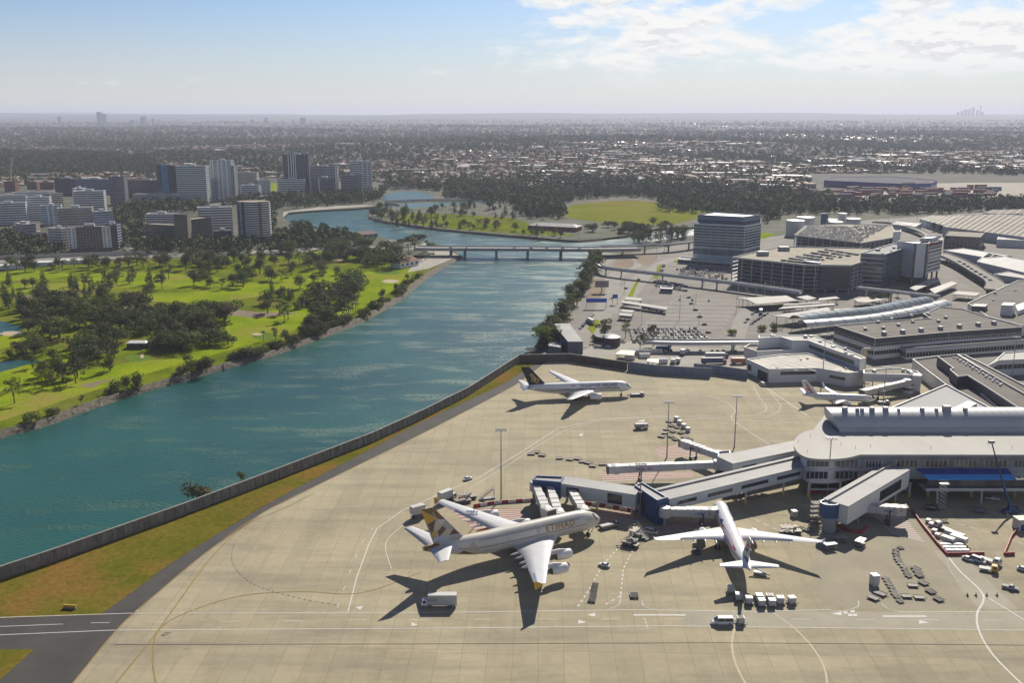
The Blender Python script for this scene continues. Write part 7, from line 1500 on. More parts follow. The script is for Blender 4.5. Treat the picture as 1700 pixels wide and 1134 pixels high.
# parked cars
COLS = ['white', 'white', 'silver', 'silver', 'black', 'grey', 'white', 'blue', 'red', 'beige', 'grey', 'white']; CARS = {}
for c in set(COLS): CARS[c] = [car_small(c), False]
NC = [0]
def put_car(x, y, z, rz, c, label, group):
    o, used = CARS[c]
    if used: o = o.copy(); COL.objects.link(o)
    CARS[c][1] = True; o.location = (x, y, z); o.rotation_euler = (0, 0, rz); tag(o, label, 'car', group); NC[0] += 1
def car_rows(a, b, c, d, rows, n, where, group, cols=COLS, z=.04, fillp=.9, rz=None, seed=0):
    """a-b first row, d-c last row (pixels)"""
    rr = random.Random(seed); A, B, C, D = (G(p[0], p[1], z) for p in (a, b, c, d)); cnt = {}
    for j in range(rows):
        p, q = A.lerp(D, j / max(1, rows - 1)), B.lerp(C, j / max(1, rows - 1)); ang = atan2((q - p).y, (q - p).x)
        for i in range(n):
            if rr.random() > fillp: continue
            w = p.lerp(q, (i + .5) / n); cc = rr.choice(cols); k = (j, cc); cnt[k] = cnt.get(k, 0) + 1
            put_car(w.x + rr.uniform(-.2, .2), w.y + rr.uniform(-.4, .4), z, (ang + pi / 2 if rz is None else rz) + rr.uniform(-.05, .05) + (pi if rr.random() < .4 else 0), cc, '%s %s car from the river in %s row %s' % (ORD[cnt[k] - 1], cc, ORD[j], where), group)
car_rows((1042, 548), (1158, 546), (1182, 565), (1048, 569), 5, 15, 'of the crowded lot', 'cars in the crowded lot', ['white'] * 6 + ['silver'] * 2 + ['black'], fillp=.86, seed=1)
car_rows((1120, 445), (1206, 451), (1208, 464), (1128, 457), 5, 15, 'by the office annex', 'cars in the office lot', fillp=.8, seed=2)
car_rows((1086, 468), (1150, 478), (1140, 484), (1084, 474), 2, 14, 'beside the grey kiosk', 'cars beside the kiosk', ['silver', 'black', 'grey', 'white', 'grey'], fillp=.85, seed=3)
car_rows((1066, 511), (1102, 518), (1100, 520), (1066, 513), 1, 9, 'under the exit booth roof', 'cars at the exit booths', ['black', 'blue', 'grey', 'silver'], fillp=1, seed=4)
car_rows((962, 548), (985, 523), (985, 523), (962, 548), 1, 9, 'queued on the river side road', 'cars on the river side road', ['white', 'silver', 'white', 'black'], rz=1.1, seed=5); car_rows((985, 556), (1012, 578), (1012, 578), (985, 556), 1, 6, 'by the round tanks', 'cars in the yard', seed=6)
car_rows((1096, 455), (1102, 440), (1102, 440), (1096, 455), 1, 6, 'beside the green verge', 'cars beside the verge', ['white', 'silver', 'grey'], rz=.3, seed=7); car_rows((1010, 500), (1075, 455), (1075, 455), (1010, 500), 1, 6, 'driving on the airport road', 'cars driving on the airport road', rz=.9, fillp=.8, seed=8)
car_rows((1245, 540), (1275, 520), (1275, 520), (1245, 540), 1, 6, 'by the stepped canopy', 'cars by the stepped canopy', ['white', 'silver', 'black'], rz=.8, fillp=1, seed=9); car_rows((1100, 583), (1235, 585), (1235, 585), (1100, 583), 1, 14, 'under the ramp road', 'cars under the ramp road', ['red', 'red', 'silver', 'white', 'grey'], fillp=.7, seed=10)
car_rows((1092, 466), (1135, 474), (1130, 478), (1090, 470), 2, 12, 'above the grey kiosk', 'cars beside the kiosk', ['silver', 'black', 'grey', 'white', 'red'], fillp=.8, seed=21); car_rows((1118, 498), (1180, 500), (1180, 503), (1118, 501), 1, 9, 'right of the kiosk', 'cars beside the kiosk', ['silver', 'red', 'grey', 'white'], fillp=.5, seed=22)
car_rows((1048, 571), (1170, 568), (1172, 572), (1050, 575), 1, 18, 'along the ramp road side', 'cars in the crowded lot', ['white'] * 3 + ['silver'], fillp=.8, seed=23); car_rows((1228, 548), (1258, 512), (1258, 512), (1228, 548), 1, 8, 'along the cross road', 'cars on the cross road', ['white', 'silver', 'black'], rz=1.0, fillp=.7, seed=24)
car_rows((1590, 433), (1648, 468), (1648, 468), (1590, 433), 1, 8, 'driving on the curved ramp road', 'cars on the curved ramp road', ['white', 'red', 'silver', 'white'], z=7.02, rz=-1.0, fillp=.9, seed=16); car_rows((735, 412), (975, 413.5), (975, 413.5), (735, 412), 1, 9, 'crossing the river bridge', 'cars on the river bridge', ['white', 'black', 'grey', 'silver'], z=8.52, rz=0, fillp=.7, seed=17)
car_rows((1180, 560), (1140, 490), (1140, 490), (1180, 560), 1, 6, 'among the empty bays', 'cars among the empty bays', ['white', 'black', 'silver', 'red'], rz=.2, fillp=.8, seed=18); car_rows((660, 432), (728, 421), (728, 421), (660, 432), 1, 4, 'by the white clubhouse', 'cars by the clubhouse', ['white', 'silver'], rz=.4, seed=19)
# the crowded roof of the far car park, past what one could list: one object
mb = MB(); rr = random.Random(4); src = CARS['white'][0].data; V0 = [v.co.copy() for v in src.vertices]; F0 = [(tuple(p.vertices), p.material_index) for p in src.polygons]; PM = [paint(c) for c in ('white', 'silver', 'black', 'grey')] + [GLASS, RUBBER]
for j in range(18):
    p, q = CP2[0].lerp(CP2[5], (j + .6) / 18.6), CP2[1].lerp(CP2[1].lerp(CP2[2], 1), .0).lerp(CP2[2], .0).lerp(CP2[3], (j + .6) / 18.6)
    for i in range(26):
        if rr.random() > .88: continue
        w = p.lerp(q, .03 + .94 * (i + .5) / 26); k = rr.choice((0, 1, 2, 2, 3, 3, 0)); a = 1.4; o = len(mb.v); ca, sa = cos(a), sin(a)
        mb.v += [(w.x + v.x * ca - v.y * sa, w.y + v.x * sa + v.y * ca, H2 + .02 + v.z) for v in V0]
        for f, m in F0: mb.f.append(tuple(t + o for t in f)); mb.m.append(k if m == 0 else 3 + m); mb.sm.append(False)
QA, QB, QC, QD = (G(x, y, H1) for x, y in ((1298, 433), (1336, 437), (1425, 424), (1370, 415)))
for j in range(7):
    for i in range(16):
        if rr.random() > .82: continue
        w = QA.lerp(QD, j / 6).lerp(QB.lerp(QC, j / 6), (i + .5) / 16); k = rr.choice((0, 1, 2, 2, 3, 1, 0)); a = .5; o = len(mb.v); ca, sa = cos(a), sin(a); mb.v += [(w.x + v.x * ca - v.y * sa, w.y + v.x * sa + v.y * ca, H1 + .02 + v.z) for v in V0]
        for f, m in F0: mb.f.append(tuple(t + o for t in f)); mb.m.append(k if m == 0 else 3 + m); mb.sm.append(False)
o = mb.build('parked_cars', PM); tag(o, 'packed cars covering the roofs of the two car park buildings', 'cars', None, 'stuff')
# ---------------------------------------------------------------- the town beyond the golf course
CREAM = mat('cream_render', (.56, .52, .43), .8, (.47, .435, .365), .1); BWHT = mat('town_white', (.74, .74, .73), .7, (.64, .64, .64), .1); TGREY = mat('town_grey', (.30, .32, .345), .7, (.24, .255, .28), .1, spec=.15); TDARK = mat('town_dark', (.07, .075, .085), .5, (.055, .06, .07), .1); TBLUE = mat('town_blue_glass', (.05, .10, .17), .2, (.07, .13, .21), .1); BRICK = mat('red_brick', (.19, .075, .055), .85, (.15, .06, .05), .3); OCHRE = mat('brown_concrete', (.19, .165, .125), .85, (.15, .13, .10), .1); TGLASS = mat('town_glass', (.03, .04, .05), .15, (.06, .07, .075), .12)
def block(label, x0, y0, x1, y1, yt, depth, wall, band, fh=3.2, b0=0.30, b1=0.75, z0=0.0, mull=4.5, roof=None, name='apartment_block', root=None, top=True, fins=None):
    A, B = G(x0, y0), G(x1, y1); h = topz((x0 + x1) / 2, (y0 + y1) / 2, yt); d = (B - A); d.normalize(); n = Vector((-d.y, d.x, 0)); n = n if n.y > 0 else -n
    P = [A, B, B + n * depth, A + n * depth]; k = max(1, int(round((h - z0) / fh))); f = (h - z0) / k
    bands = [] if band is None else [(z0 + i * f + f * b0, z0 + i * f + f * b1, band, .07, mull) for i in range(k)]
    r = edifice(name, label, 'apartment block', P, z0, h, wall, roof or TGREY, bands, parapet=.7, root=root)
    if band is not None and wall in (BWHT, CREAM) and k < 26:
        for i in range(k): belt(r, P, z0 + i * f - .12, z0 + i * f + 1.35, wall, 1.3, 0, 'balcony', [j for j, q in enumerate(ccw(P)) if min((q - Vector((A.x, A.y, 0))).length, (q - Vector((B.x, B.y, 0))).length) < .1 and min((ccw(P)[(j + 1) % 4] - Vector((A.x, A.y, 0))).length, (ccw(P)[(j + 1) % 4] - Vector((B.x, B.y, 0))).length) < .1])
    if top and root is None: c = (A + B) / 2 + n * depth * .5; w = (B - A).length * .12; mb = MB(); mb.box(-w, w, -3, 3, h - .7, h + 2.6, 0, atan2(d.y, d.x), (c.x, c.y)); part(mb, 'plant_room', LGREY, r)
    if fins:
        for t in fins: q = A.lerp(B, t); mb = MB(); mb.box(-.9, .9, -.4, .3, 0, h + .5, 0, atan2(d.y, d.x), (q.x, q.y)); part(mb, 'fin_wall', BWHT, r)
    return r, P, h
# row nearest the golf course
r, P, h = block('red and teal gridded apartment block with white window panels at both ends', 115, 418.5, 187, 416, 376, 15, BRICK, mat('teal_window', (.05, .10, .105), .2, (.12, .16, .15), .25), 3.1, .2, .8, mull=3.2)
for t0, t1 in ((0.0, .19), (.80, .99)):
    a, b = P[0], P[1]; face_panel(r, a, b, t0, t1, 4, h - .1, BWHT, 'white_panel', .14)
    for k in range(8):
        for s in (.25, .75): face_panel(r, a, b, t0 + (t1 - t0) * (s - .1), t0 + (t1 - t0) * (s + .1), 5.2 + k * (h - 6) / 8, 6.7 + k * (h - 6) / 8, GLASS, 'window', .2)
block('white balconied apartment wing joined to the red and teal block', 83, 414, 106, 415, 379, 14, BWHT, TGLASS, 3.1, .35, .85)
block('dark slab end beside the red and teal block', 187.5, 416, 197, 415, 374, 14, TDARK, None); block('pale glass apartment end with blue panels by the trees', 197, 413, 204, 411, 371, 16, TBLUE, BWHT, 3.2, .5, .75)
r, P, h = block('cream banded apartment tower with blank grey centre panel', 99, 392, 157, 390, 345, 16, CREAM, TGLASS, 3.2, .25, .72); face_panel(r, P[0], P[1], .54, .80, 0, h - .1, TGREY, 'blank_panel', .2)
block('pale blue apartment tower with black window slots', 157, 391, 190, 389, 351, 15, mat('pale_blue_render', (.50, .56, .66), .7), TGLASS, 3.2, .2, .7, mull=2.2)
block('tall white and black banded apartment tower, upper left of the cream one', 126, 365, 176, 364, 317, 17, BWHT, TDARK, 3.2, .35, .95); block('white banded shoulder behind the black and white tower', 124, 358, 140, 358, 312.5, 17, BWHT, TDARK, 3.2, .35, .95)
block('white apartment block with cylinder corner at the left edge', -14, 373, 46, 371, 337, 15, BWHT, TGLASS, 3.2, .25, .75); block('white tower behind the left edge block with cream stair', 46, 368, 86, 367, 327, 15, BWHT, TGLASS, 3.2, .3, .8, fins=(.03,)); block('blue white curved fronted apartment block', 70, 374, 104, 373, 341, 14, mat('pale_blue_render', (0, 0, 0)), TBLUE, 3.2, .3, .7, fins=(.35, .6))
block('cream and white stepped apartment block with yellow side', 85, 352, 107, 350, 321, 14, CREAM, TGLASS); block('white low apartment row behind the left edge tower', -10, 348, 45, 346, 325, 14, BWHT, TGLASS); block('long white roofed apartment row, upper left', 24, 340, 85, 338, 319, 14, BWHT, TGLASS)
block('small grey hall with white roof in front of the white towers', 22, 393, 40, 397, 371, 16, TGREY, TGLASS, 4, .4, .7, roof=WROOF, name='community_hall'); block('pale pink hall with white roof beside the small grey hall', 40, 397, 68, 391, 371, 14, mat('pink_render', (.38, .32, .30), .8), None, roof=WROOF, name='community_hall'); block('low red brick house row before the white wing', 56, 407, 80, 405, 388, 10, BRICK, TGLASS, 3.5, .4, .7, name='brick_house')
# concrete hotel and round tower
r, P, h = block('old brown concrete hotel with tall blank core between two wings', 242.5, 403, 294, 406, 373, 18, OCHRE, TGLASS, 3.0, .3, .75, mull=3.2, roof=ROOFT, top=False); block(None, 312, 406, 353, 400, 363, 20, OCHRE, TGLASS, 3.0, .3, .75, mull=4, roof=ROOFT, root=r); block(None, 292, 408, 314, 408, 355.5, 14, OCHRE, None, root=r)
block('white banded apartment block rising behind the brown hotel wing', 244, 386, 293.7, 386, 355, 16, BWHT, TDARK, 3.2, .4, .9); block('white and dark banded apartment block between the brown hotel and round tower', 331, 391, 388, 389, 344, 18, BWHT, TDARK, 3.2, .4, .9); block('dark podium under the banded block by the round tower', 355, 404, 386, 403, 383, 12, TDARK, TGLASS)
def round_tower():
    c = G(420, 402); w = (G(447, 403) - G(393, 403)).length / 2; h = topz(420, 403, 336); c = c + Vector((0, w * .6, 0)); r = thing('round_apartment_tower', 'rounded apartment tower with white balcony rings and brown roof', 'apartment block', c); P = [(w * cos(a * pi / 14), w * .72 * sin(a * pi / 14)) for a in range(28)]
    mb = MB(); mb.prism(P, 0, h, 0, None, False); mb.build('wall', TDARK, r); mb = MB(); mb.poly(P, h); mb.build('roof', ROOFT, r); k = 15; f = (h - 7) / k
    for i in range(k): mb = MB(); Q = [(x * 1.035, y * 1.035) for x, y in P]; mb.slab(Q, 7 + i * f, 7 + i * f + f * .45); mb.build('balcony', BWHT, r)
    for a in (-2.5, -2.05, -1.0): mb = MB(); mb.box(-1.6, 1.6, -.5, .8, 6, h + .4, 0, a + pi / 2, (w * 1.04 * cos(a), w * .75 * sin(a))); mb.build('fin_wall', TDARK if a < -1.5 else OCHRE, r)
    mb = MB(); mb.prism([(x * 1.12, y * 1.12) for x, y in P], 0, 6.5); mb.build('podium', TDARK, r)
round_tower()
# second line
block('brown brick mill like block with white roof line', 92, 322, 127, 323, 296, 20, mat('brown_brick', (0, 0, 0)), TGLASS); block('grey blue glass office row behind the dark tower', 127, 323, 184, 324, 297, 18, TGREY, TBLUE, 3.4, .2, .85); block('dark blue grey apartment tower with white balcony bands', 184, 340, 209, 340, 293, 16, TDARK, TGREY, 3.2, .5, .9); block('long brown grey apartment row between the dark tower and the glass tower', 209, 326, 275, 327, 299, 16, mat('brown_brick', (0, 0, 0)), TGLASS, 3.2, .2, .7, roof=ROOFT)
for i, (x0, x1) in enumerate(((222, 243), (251, 270), (277, 297))): block('%s of three low white balconied blocks before the glass tower' % ORD[i], x0, 338, x1, 339, 322, 14, BWHT, TGLASS, 3.2, .35, .85, top=False)
r, P, h = block('tall dark blue glass tower with bright blue strip', 264, 336, 297, 337, 274, 20, TDARK, TGLASS, 3.3, .3, .8); face_panel(r, P[0], P[1], .22, .55, 0, h - .2, mat('bright_blue_glass', (.06, .17, .32), .15, (.09, .22, .38), .1), 'blue_strip', .2)
block('wide white and green gridded tower', 296, 339, 345, 339, 275.5, 20, mat('grid_white', (.60, .64, .63), .6), mat('grid_green', (.06, .09, .09), .2, (.12, .15, .145), .15), 3.3, .25, .8, mull=4); block('pale grey slab beside the wide gridded tower', 345, 334, 353, 334, 298, 16, TGREY, None)
block('tallest pale tower with vertical white fins', 353, 332, 387, 332, 266, 20, mat('tower_blue_grey', (.42, .48, .56), .4), TGLASS, 3.3, .35, .8, fins=(0, .12, .35, .55, .78, 1)); block('lower shoulder of the tallest pale tower with fins', 386, 332, 393, 332, 275, 16, TGREY, TGLASS, fins=(.2, .9))
block('cream sided apartment tower right of the tallest tower', 393, 322, 428, 322, 286, 18, CREAM, TGLASS); block('blue white apartment block at the foot of the cream sided tower', 401, 332, 431, 332, 307.5, 16, mat('pale_blue_render', (0, 0, 0)), TGLASS, fins=(.0, .95)); block('stepped white apartment block beside the green park gap', 430, 323, 449, 322, 298, 16, BWHT, TGLASS)
block('dark tower with white gridded half and cream edge', 472.5, 322, 517, 322, 256.5, 20, TDARK, TGLASS, 3.3, .3, .8, fins=(.20, .30, .38, .46, .97)); block('low white framed block before the dark tower', 461.5, 325, 506, 325, 298, 16, BWHT, TGLASS, 3.3, .12, .88, mull=6)
block('grey apartment slab set back behind the middle blocks', 519, 322, 561, 322, 276, 18, TGREY, TGLASS, fins=(.95,)); block('grey framed block with brick foot, middle of the river row', 518, 326, 560, 326, 295, 14, TGREY, TGLASS, 3.3, .12, .85, mull=6, fins=(.30, .97)); block('low grey block left of the white river tower', 567, 325, 602, 325, 291, 16, TGREY, TGLASS, 3.3, .25, .75); block('white and dark river tower nearest the round lake', 585, 323, 618, 322, 268, 16, BWHT, TGLASS, 3.3, .3, .85, fins=(.55, .8, 1))
for i, (x0, x1, y, yt) in enumerate(((8, 26, 318, 301), (46, 62, 320, 302), (66, 90, 314, 303))): block(('red scaffolded', 'orange red brick', 'low brown')[i] + ' building shell at the construction site, upper left', x0, y, x1, y, yt, 14, mat('orange_brick', (.26, .10, .07), .85), TGLASS, name='unfinished_building', top=False)
p = G(20, 312); cr = thing('tower_crane', 'pale lattice tower crane leaning its jib over the construction site', 'crane', p); hh = topz(20, 312, 290)
for s in (-1.2, 1.2):
    for q in (-1.2, 1.2): mb = MB(); mb.tube([(s, q, 0), (s, q, hh)], .4, 5); mb.build('mast_leg', CREAM, cr)
e = G(32, 311) - p; mb = MB(); mb.tube([(0, 0, hh), (e.x, 0, topz(20, 312, 262))], 1.6, 6); mb.build('jib', CREAM, cr); mb = MB(); mb.box(-7, 0, -1.5, 1.5, hh - 1, hh + 2); mb.build('counterweight', mat('orange_brick', (0, 0, 0)), cr)
# highway along the golf course, park buildings
mb = MB(); mb.ribbon(smooth_path(P2((-200, 437), (0, 434), (120, 428), (260, 425), (400, 420), (500, 414), (600, 411.5), (700, 411)), 5), 26, .07); mb.ribbon(smooth_path(P2((440, 420), (520, 417), (545, 413), (580, 406), (620, 402)), 4), 9, .075); mb.ribbon(P2((205, 420), (240, 400), (252, 385)), 9, .08); struct(mb.build('road', ROAD))
sheet('paved_bank', [(640, 398), (700, 402), (726, 408), (762, 424), (738, 435), (712, 446), (676, 452), (690, 436), (720, 420), (640, 405)], 0.075, PAVE); sheet('paved_bank', [(470, 361), (480, 352), (545, 347), (625, 341), (600, 340), (520, 344), (470, 352)], 0.07, PAVE)
W = long_wall('noise_wall', 'pale noise wall along the highway above the golf course', P2((-150, 432), (0, 430), (130, 425.5), (260, 422)), 4, .4, CREAM, 12)
for i, (x0, x1, y) in enumerate(((-30, 38, 441), (20, 92, 436), (95, 150, 432))): P = [G(x, yy, 4) for x, yy in ((x0, y + 1), (x1, y - 1), (x1, y - 4), (x0, y - 2))]; edifice('long_shed', ('lowest', 'middle', 'upper')[i] + ' long white roofed shed beside the highway', 'shed', P, 0, 4, BWHT, mat('bright_white_roof', (.66, .66, .64), .6), parapet=.2)
def gable(name, label, x0, y0, x1, y1, depth, h, rh, wall, roof, cat='house', wins=4):
    A, B = G(x0, y0), G(x1, y1); d = B - A; L = d.length; c = (A + B) / 2 + Vector((0, depth / 2, 0)); r = thing(name, label, cat, c, atan2(d.y, d.x)); a, b = L / 2, depth / 2
    mb = MB(); mb.box(-a, a, -b, b, 0, h); mb.build('wall', wall, r); mb = MB(); o = .6; V = [(-a - o, -b - o, h - .2), (a + o, -b - o, h - .2), (a + o, b + o, h - .2), (-a - o, b + o, h - .2), (-a * .75, 0, h + rh), (a * .75, 0, h + rh)]; mb.add(V, [(0, 1, 5, 4), (2, 3, 4, 5), (1, 2, 5), (3, 0, 4), (3, 2, 1, 0)]); mb.build('roof', roof, r)
    for k in range(wins): x = -a + L * (k + .5) / wins; mb = MB(); mb.box(x - L / wins * .25, x + L / wins * .25, -b - .06, -b + .02, h * .35, h * .75); mb.build('window', GLASS, r)
    return r
REDT = mat('terracotta_roof', (.22, .085, .055), .85, (.17, .07, .05), .2)
gable('clubhouse', 'white clubhouse with red roof among the big figs by the bridge', 655, 447, 686, 441, 14, 6, 4, BWHT, REDT); gable('boathouse', 'dark brown roofed boathouse on the river bank by the figs', 585, 397, 618, 394, 22, 5, 3, TGREY, mat('brown_roof', (.13, .085, .07), .85)); gable('store_shed', 'white roofed green shed among the golf trees', 211, 579, 242, 579, 8, 4, .9, mat('green_wall', (.03, .05, .045), .7), mat('bright_white_roof', (0, 0, 0)), 'shed', 2)
gable('river_shed', 'long pale roofed shed with red walls on the wooded spit', 882, 381, 962, 385, 24, 6, 3, mat('red_wall', (.25, .08, .07), .8), CROOF, 'shed', 10)
for q, nm in (([(938, 357), (945, 343), (965, 338), (1030, 333), (1090, 336), (1160, 346), (1172, 354), (1150, 364), (1108, 373), (1040, 372), (980, 367), (945, 362)], 'oval'),): mb = MB(); mb.poly(smooth_path(P2(*q, q[0]), 6)[:-1], .05); struct(mb.build('playing_field_lawn', grass_mat('oval_grass', (.15, .17, .02), (.20, .21, .03), (.25, .19, .075), .012)))
sheet('park_lawn', [(668, 352), (760, 356), (850, 362), (900, 378), (960, 392), (880, 390), (760, 381), (690, 372), (640, 364)], .045, ROUGHG); sheet('park_lawn', [(450, 322), (462, 312), (474, 300), (462, 296), (450, 302)], .05, FAIR); sheet('spit_sand', [(644, 370), (658, 367), (658, 361), (644, 362)], .06, DIRT); sheet('park_lawn', [(1265, 338), (1390, 341), (1400, 332), (1280, 330)], .06, mat('airside_grass', (0, 0, 0)))
# industry to the right: blue store, container stacks, white roofed sheds
IK = mat('store_blue', (.03, .045, .24), .6); r = edifice('furniture_store', 'long blue store with yellow lettered block in front of the far suburbs', 'store', [G(x, y, 14) for x, y in ((1368, 299), (1500, 305), (1545, 304), (1556, 299), (1480, 293), (1380, 293))], 0, 14, IK, mat('store_roof', (.13, .13, .15), .9, (.10, .10, .12), .03, spec=.05), [(3, 5, GLASS, .1, 12)], parapet=.8)
P0, P1 = G(1498, 305, 14), G(1520, 304.5, 14); u = (P1 - P0).normalized(); l = r.location; face_panel(r, P0 - u * 2, P0 + u * 30, .0, 1, 14, 17, mat('store_cream', (.50, .45, .28), .6), 'sign_panel', .3); face_panel(r, P0 - u * 2, P0 + u * 30, .0, 1, 2, 14.0, IK, 'sign_wall', .25); flat_text('IKEA', 10, Vector((P0.x - l.x, P0.y - l.y - 1.0, 4)), u, (0, 0, 1), mat('store_yellow', (.62, .45, .05), .5), r, bold=.2)
rr = random.Random(12); CC = [mat('box_red', (.22, .05, .045), .7), mat('box_rust', (.17, .07, .05), .7), mat('box_grey', (.30, .30, .30), .7), mat('box_blue', (.06, .09, .18), .7)]; k = 0
for j in range(7):
    for i in range(12):
        if rr.random() < .2: continue
        x, y = 1378 + i * 24 + rr.uniform(-5, 5) + j * 2, 331 - j * 2.2 - i * .35; p = G(x, y); n = rr.choice((2, 3, 4)); o = thing('container_stack', 'low rust red and grey container stack in the yard beyond the trees', 'containers', p, rr.uniform(-.05, .05), 'container stacks beyond the trees'); L = rr.choice((12, 24, 24))
        for q in range(n): mb = MB(); mb.box(-L / 2, L / 2, -2.5, 2.5, q * 2.6 + .02, q * 2.6 + 2.58); mb.build('container', rr.choice(CC + CC[:2]), o)
sheet('container_yard', [(1360, 336), (1700, 326), (1760, 300), (1560, 304), (1480, 316), (1370, 320)], .12, mat('yard_sand', (.30, .27, .21), .9, (.22, .20, .165), .02, 6))
# far towers on the skyline
FT_ = mat('far_tower_grey', (.16, .18, .21), .6)
def far_tower(x, yb, yt, w, lab, dist):
    s = dist / FPX; X = (x - 850) * s * 1.0; zt = CAMH + (HORIZ - yt) * s; zb = hz(X, dist) - 5; o = thing('skyline_tower', lab, 'tower', (X, dist, zb)); mb = MB(); wm = w * s / 2; mb.box(-wm, wm, -wm, wm, 0, zt - zb); mb.build('shaft', FT_, o); mb = MB(); mb.box(-wm * .6, wm * .6, -wm * .6, wm * .6, zt - zb, zt - zb + 4); mb.build('crown_top', FT_, o)
for i, (x, yt, w) in enumerate([(1571, 186, 3), (1577, 184, 3), (1583, 182, 4), (1589, 181, 3), (1595, 178, 3), (1602, 183, 3), (1610, 186, 4)]): far_tower(x, 190, yt, w, '%s tower of the far skyline cluster from its low end' % ORD[i], 24000)
far_tower(1606.5, 190, 176, 1.2, 'thin mast like tower of the far skyline cluster', 24000)
for i, (x, yt, w) in enumerate([(15, 188, 7), (183, 186, 7), (191, 189, 6), (254, 193, 8), (269, 196, 4), (118, 193, 5), (236, 199, 8), (452, 195, 4), (512, 195, 9), (430, 198, 5)]): far_tower(x, 200, yt, w, ('first', 'second')[i % 2] + ' hazy far tower ' + ('at the far left edge', 'wide', 'beside the wide one')[i] + ' above the left suburbs' if i < 3 else '%s lone hazy tower from the left above the far suburbs' % ORD[i], 13000)
# ---------------------------------------------------------------- trees
def leaves(name, lobes, n, size, seed, flat=0.0):
    """crown of many small leaf sprays spread through overlapping lobes (cx, cy, cz, r, rz)"""
    r = np.random.default_rng(seed); w = np.array([l[3] ** 2 for l in lobes]); idx = r.choice(len(lobes), n, p=w / w.sum()); Lb = np.array(lobes)[idx]
    d = r.normal(size=(n, 3)); d /= np.linalg.norm(d, axis=1)[:, None]; rad = r.uniform(0.55, 1.06, n) ** .6
    c = Lb[:, :3] + d * rad[:, None] * np.stack([Lb[:, 3], Lb[:, 3], Lb[:, 4]], 1)
    nrm = d * .7 + r.normal(size=(n, 3)) * .6; nrm[:, 2] += .25; nrm /= np.linalg.norm(nrm, axis=1)[:, None]
    a = np.cross(nrm, r.normal(size=(n, 3))); a /= np.linalg.norm(a, axis=1)[:, None]; b = np.cross(nrm, a); s = size * r.uniform(.6, 1.4, n)[:, None]
    v = np.stack([c + a * s, c + b * s * .75, c - a * s, c - b * s * .75], 1).reshape(-1, 3)
    me = bpy.data.meshes.new(name); me.vertices.add(4 * n); me.vertices.foreach_set('co', v.astype(np.float32).ravel()); me.loops.add(4 * n); me.loops.foreach_set('vertex_index', np.arange(4 * n, dtype=np.int32)); me.polygons.add(n); me.polygons.foreach_set('loop_start', np.arange(0, 4 * n, 4, dtype=np.int32)); me.polygons.foreach_set('loop_total', np.full(n, 4, dtype=np.int32)); me.update(calc_edges=True); return me
F1 = mat('leaf_dark_green', (0.074, 0.099, 0.032), .8, (0.124, 0.142, 0.043), .9, coords='obj', trans=.15, rnd=.35, spec=.15); F2 = mat('leaf_olive', (0.103, 0.107, 0.042), .8, (0.154, 0.145, 0.061), .9, coords='obj', trans=.15, rnd=.35, spec=.15); F3 = mat('leaf_fresh_green', (0.113, 0.146, 0.036), .8, (0.166, 0.187, 0.044), .9, coords='obj', trans=.2, rnd=.3, spec=.15); F4 = mat('leaf_casuarina', (0.064, 0.077, 0.041), .85, (0.101, 0.110, 0.055), .9, coords='obj', trans=.1, rnd=.3, spec=.1); BARK = mat('tree_bark', (.10, .08, .06), .9, (.16, .135, .11), .6)
def trunk_mesh(h, r, limbs, seed, top):
    rr = random.Random(seed); mb = MB(); mb.tube([(0, 0, -.2), (rr.uniform(-.15, .15), rr.uniform(-.15, .15), h * .5), (rr.uniform(-.3, .3), 0, h)], r, 7, 0, r * .55)
    for k in range(limbs): a = 2 * pi * k / limbs + rr.random(); e = top * rr.uniform(.55, .85); d = e * .35; mb.tube([(0, 0, h * rr.uniform(.55, .95)), (d * .5 * cos(a), d * .5 * sin(a), h + (e - h) * .5), (d * cos(a), d * sin(a), e)], r * .5, 5, 0, r * .15)
    return mb
def lob(kind, seed):
    r = random.Random(seed); L = []
    if kind == 'round':       # 10 m tall, dense rounded crown
        for k in range(11): a = r.uniform(0, 6.28); q = r.uniform(0, 3.2); L.append((q * cos(a), q * sin(a), r.uniform(4.0, 7.6) - q * .25, r.uniform(1.5, 2.4), r.uniform(1.3, 2.0)))
        L.append((0, 0, 7.6, 2.2, 2.0))
    elif kind == 'spread':    # broad fig, 10 m tall, 16 m wide
        for k in range(18): a = r.uniform(0, 6.28); q = 6.0 * r.random() ** .6; L.append((q * cos(a), q * sin(a), r.uniform(4.2, 7.8) - q * .22, r.uniform(1.7, 2.7), r.uniform(1.3, 2.1)))
    elif kind == 'gum':       # open eucalypt, clumps apart
        for k in range(9): a = r.uniform(0, 6.28); q = r.uniform(.6, 3.0); L.append((q * cos(a), q * sin(a), r.uniform(4.0, 9.4), r.uniform(.9, 1.6), r.uniform(.7, 1.2)))
    elif kind == 'cone':      # casuarina / pine
        for k in range(12): t = k / 11; q = (1 - t) * 1.3; a = r.uniform(0, 6.28); L.append((q * cos(a) * r.random(), q * sin(a) * r.random(), 1.8 + 8.2 * t, .6 + 1.5 * (1 - t), 1.2))
    elif kind == 'shrub':
        for k in range(9): a = r.uniform(0, 6.28); q = 2.2 * r.random() ** .6; L.append((q * cos(a), q * sin(a), r.uniform(.7, 2.0), r.uniform(.9, 1.4), r.uniform(.7, 1.2)))
    return L
KIND = {'round': ('broadleaf_tree', 900, .30, 2.8, .32, 4, (F1, F2)), 'spread': ('fig_tree', 1500, .36, 2.6, .5, 6, (F1, F1)), 'gum': ('gum_tree', 620, .27, 4.2, .24, 5, (F2, F3)), 'cone': ('casuarina_tree', 700, .25, 2.0, .22, 0, (F4, F1)), 'shrub': ('shrub', 520, .22, .6, .1, 0, (F2, F3))}
PROTO = {}
